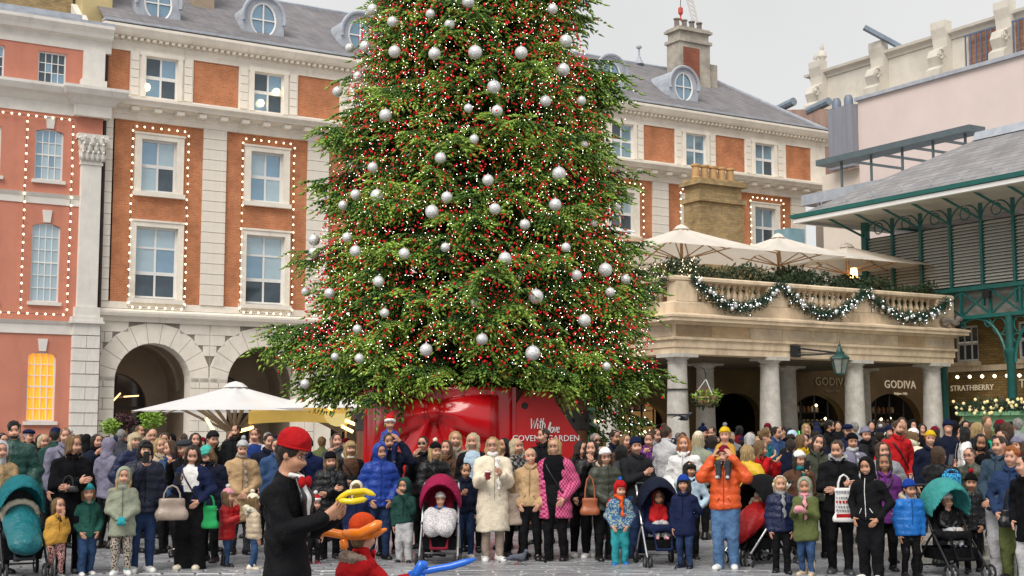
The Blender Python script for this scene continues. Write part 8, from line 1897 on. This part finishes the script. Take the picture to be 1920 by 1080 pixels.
V, Q = sdf([('c', (-.1, -.05, .62), (-.09, -.30, .48), .12, .10, .06), ('c', (.1, -.05, .62), (.09, -.30, .48), .12, .10, .06)], .02, None, (), lambda X, Y, Z: .01 * np.sin(40 * X) * np.sin(40 * Y)); o = link('blanket', qmesh('blanket', V, Q, pattern('pale_printed_blanket', (.60, .60, .60), (.35, .30, .33), 14, 'blot')), None, tuple(pr2.location)); o.scale = pr2.scale; tag(o, 'pale printed blanket over the baby in the pink pushchair', 'blanket')
baby(pr3, 'toddler in a red hooded coat sitting in the navy pushchair', .82, hair=('short', 'light'), coat=('red', .44, 'plain'), hood='red', fur='brown', legs=('lgrey', 'reg'), shoes='pink')
baby(pr5, 'baby in a white bobble hat and white mittens in the mint pushchair', .84, hair=('short', 'light'), hat=('bobble', 'white', 'white'), coat=('black', .44, 'puffer'), gloves='white', legs=('lgrey', 'reg'), shoes='dnavy')
baby(pr4, 'baby half hidden in the red footmuff', .62, z=.56, hair=('short', 'light'), hat=('beanie', 'cream'), coat=('red', .44, 'plain'), legs=('red', 'reg'), shoes='red')
# ---- things held or carried
def bag(label, px, py, Y, wd, ht, dp, m_, handle=.14, rz=0, name='handbag', cat='bag', slack=.85, pr=None):
    c = at(px, py, Y); o = thing(name, label, cat, (c.x, Y, c.z - ht / 2), rz, 'bags carried by the crowd')
    V, Q = sdf([('c', (-wd / 2 + dp / 2, 0, dp * .5), (wd / 2 - dp / 2, 0, dp * .5), dp * .55, dp * .55, .03), ('c', (-wd / 2 * slack + dp / 2, 0, ht - dp * .3), (wd / 2 * slack - dp / 2, 0, ht - dp * .3), dp * .34, dp * .34, .03), ('c', (0, 0, dp * .5), (0, 0, ht - dp * .3), wd * .44, wd * .40, .03, (1, dp / wd * .95, 1))], .016, None, [lambda X, Y_, Z: Z - ht + 0 * X + 0 * Y_, lambda X, Y_, Z: .004 - Z + 0 * X + 0 * Y_])
    link('bag_body', qmesh('bag_body', V, Q, m_), o)
    for sy in (-1, 1):
        m = MB(); m.tube([(-wd * .26, sy * dp * .25, ht * .96)] + [(wd * .26 * math.sin(a), sy * dp * .2, ht + handle * math.cos(a)) for a in (-1.2, -.6, 0, .6, 1.2)] + [(wd * .26, sy * dp * .25, ht * .96)], .010, 6); build(m, 'strap', m_, o)
    return o
bag('taupe leather handbag on the arm of the woman filming', 322, 955, 17.75, .40, .28, .14, cloth(CL['taupe'], 'leather'), .16, .2)
GB = cloth((.02, .30, .09), 'plain')
bag('green carrier bag left of the black wide trousers', 352, 955, 18.35, .17, .30, .1, GB, .10)
bag('green carrier bag hanging right of the black wide trousers', 392, 970, 18.15, .24, .30, .1, GB, .14)
bag('navy shoulder bag behind the girl in the red coat', 423, 955, 18.75, .24, .22, .1, cloth(CL['dnavy'], 'plain'), .1)
bag('beige cloth tote bag beside the cream teddy coat', 957, 955, 19.35, .33, .44, .10, cloth(CL['taupe'], 'wool'), .22)
bag('tan leather shoulder bag on the woman with red gloves', 1106, 950, 19.2, .26, .24, .10, cloth(CL['rust'], 'leather'), .3)
wb_ = bag('white plastic shopping bag with grey and red print', 1583, 947, 17.2, .28, .42, .08, cloth(CL['white'], 'gloss'), .16, .0, 'shopping_bag')
for q, (s_, sz, mm) in enumerate((('AUTHENTIC', .034, 'black'), ('BOX', .034, 'black'), ('Original', .055, 'red'), ('BOX', .034, 'black'), ('IT IS YOURS', .034, 'black'))): pass
for z_, hgt, col in ((.36, .022, 'grey'), (.29, .022, 'grey'), (.235, .03, 'red'), (.18, .022, 'grey'), (.135, .022, 'grey'), (.06, .045, 'red')):
    m = MB(); x = -.11
    while x < .10:
        wd = RN.uniform(.012, .03) if hgt < .04 else .2; m.box(x, min(.11, x + wd), -.0445, -.0425, z_, z_ + hgt); x += wd + RN.uniform(.006, .016)
    tag(build(m, 'print_line', cloth(CL[col], 'plain'), wb_), kind='stuff')
bag('black shoulder bag on the ginger haired teenager', 1898, 972, 16.75, .32, .22, .12, cloth(CL['black'], 'leather'), .25)
bag('blue patterned backpack on the woman with wavy brown hair', 1785, 915, 18.3, .30, .38, .16, PAT_BLUEP, .05, 0, 'backpack', 'backpack', .95)
bag('small black belt bag on the tall blonde woman', 128, 917, 17.25, .24, .09, .06, cloth(CL['black'], 'leather'), .12)
def phone(label, p, s, off=(0, -.02, .05)):
    q = hand(p, s); o = thing('phone', label, 'phone', q + Vector(off), p.rotation_euler[2], 'phones held up by the crowd'); o.rotation_euler[0] = .25
    m = MB(); m.box(-.038, .038, -.005, .005, -.075, .075); build(m, 'case', M_BLACK, o); m = MB(); m.box(-.034, .034, .0052, .007, -.070, .070); build(m, 'screen', mat('phone_screen', (.05, .06, .08), .1, .1, 2), o)
    m = MB(); m.box(-.030, -.010, -.008, -.0052, .035, .066); build(m, 'camera_bump', MATS['dark_glass'], o)
phone('black phone held before the hooded face', p_ph1, 0); phone('phone in the hand of the woman in the bomber', p_ph2, 0, (.0, -.03, .02)); phone('phone held up beside the white beanie', p_wb, 1); phone('phone raised by the wavy haired woman', p_brn, 1, (0, .0, .06))
cup = thing('paper_cup', 'red takeaway cup in the hand of the cream coat wearer', 'cup', hand(p_cream, 0) + Vector((.01, -.03, -.02)))
m = MB(); m.lathe([(.03, -.05), (.038, .05)], 12); build(m, 'cup_body', cloth(CL['maroon'], 'gloss'), cup); m = MB(); m.lathe([(.040, .05), (.040, .06), (.034, .066)], 12); build(m, 'lid', M_WHITE, cup)
# ---- birds and litter
def pigeon(label, loc, rz, fly):
    o = thing('pigeon', label, 'pigeon', loc, rz); G = cloth((.10, .11, .14), 'plain')
    P = [('c', (0, -.06, .10), (0, .08, .09), .052, .038, .03), ('c', (0, .08, .09), (0, .19, .075), .03, .016, .03, (1, 1, .5)), ('c', (0, -.09, .12), (0, -.12, .17), .03, .022, .02), ('e', (0, -.125, .185), (.024, .03, .026), .01), ('c', (0, -.145, .183), (0, -.175, .178), .009, .004, .005)]
    if fly: P += [('c', (s * .03, -.02, .12), (s * .20, .0, .22 if s > 0 else .17), .03, .02, .02, (1, 1.6, .5)) for s in (-1, 1)] + [('c', (s * .20, .0, .22 if s > 0 else .17), (s * .34, .09, .20 if s > 0 else .10), .022, .006, .02, (1, 1.8, .5)) for s in (-1, 1)]
    else: P += [('c', (s * .045, -.03, .11), (s * .04, .13, .085), .028, .01, .02, (.6, 1, 1)) for s in (-1, 1)]
    V, Q = sdf(P, .009); link('body', qmesh('body', V, Q, G), o)
    if not fly:
        for s in (-1, 1): m = MB(); m.tube([(s * .02, 0, .07), (s * .022, -.005, .01), (s * .022, -.035, .004)], .005, 5); build(m, 'leg', mat('pigeon_leg', (.35, .10, .09), .6, .1), o)
pigeon('grey pigeon in flight in front of the corner column', at(1283, 793, 30), .7, True)
pigeon('grey pigeon standing on the setts below the beige jacket', (at(970, 812, 18.7).x, 18.7, .03), 1.2, False)
for o in list(COL.objects):
    if '_h' in o.keys(): del o['_h']
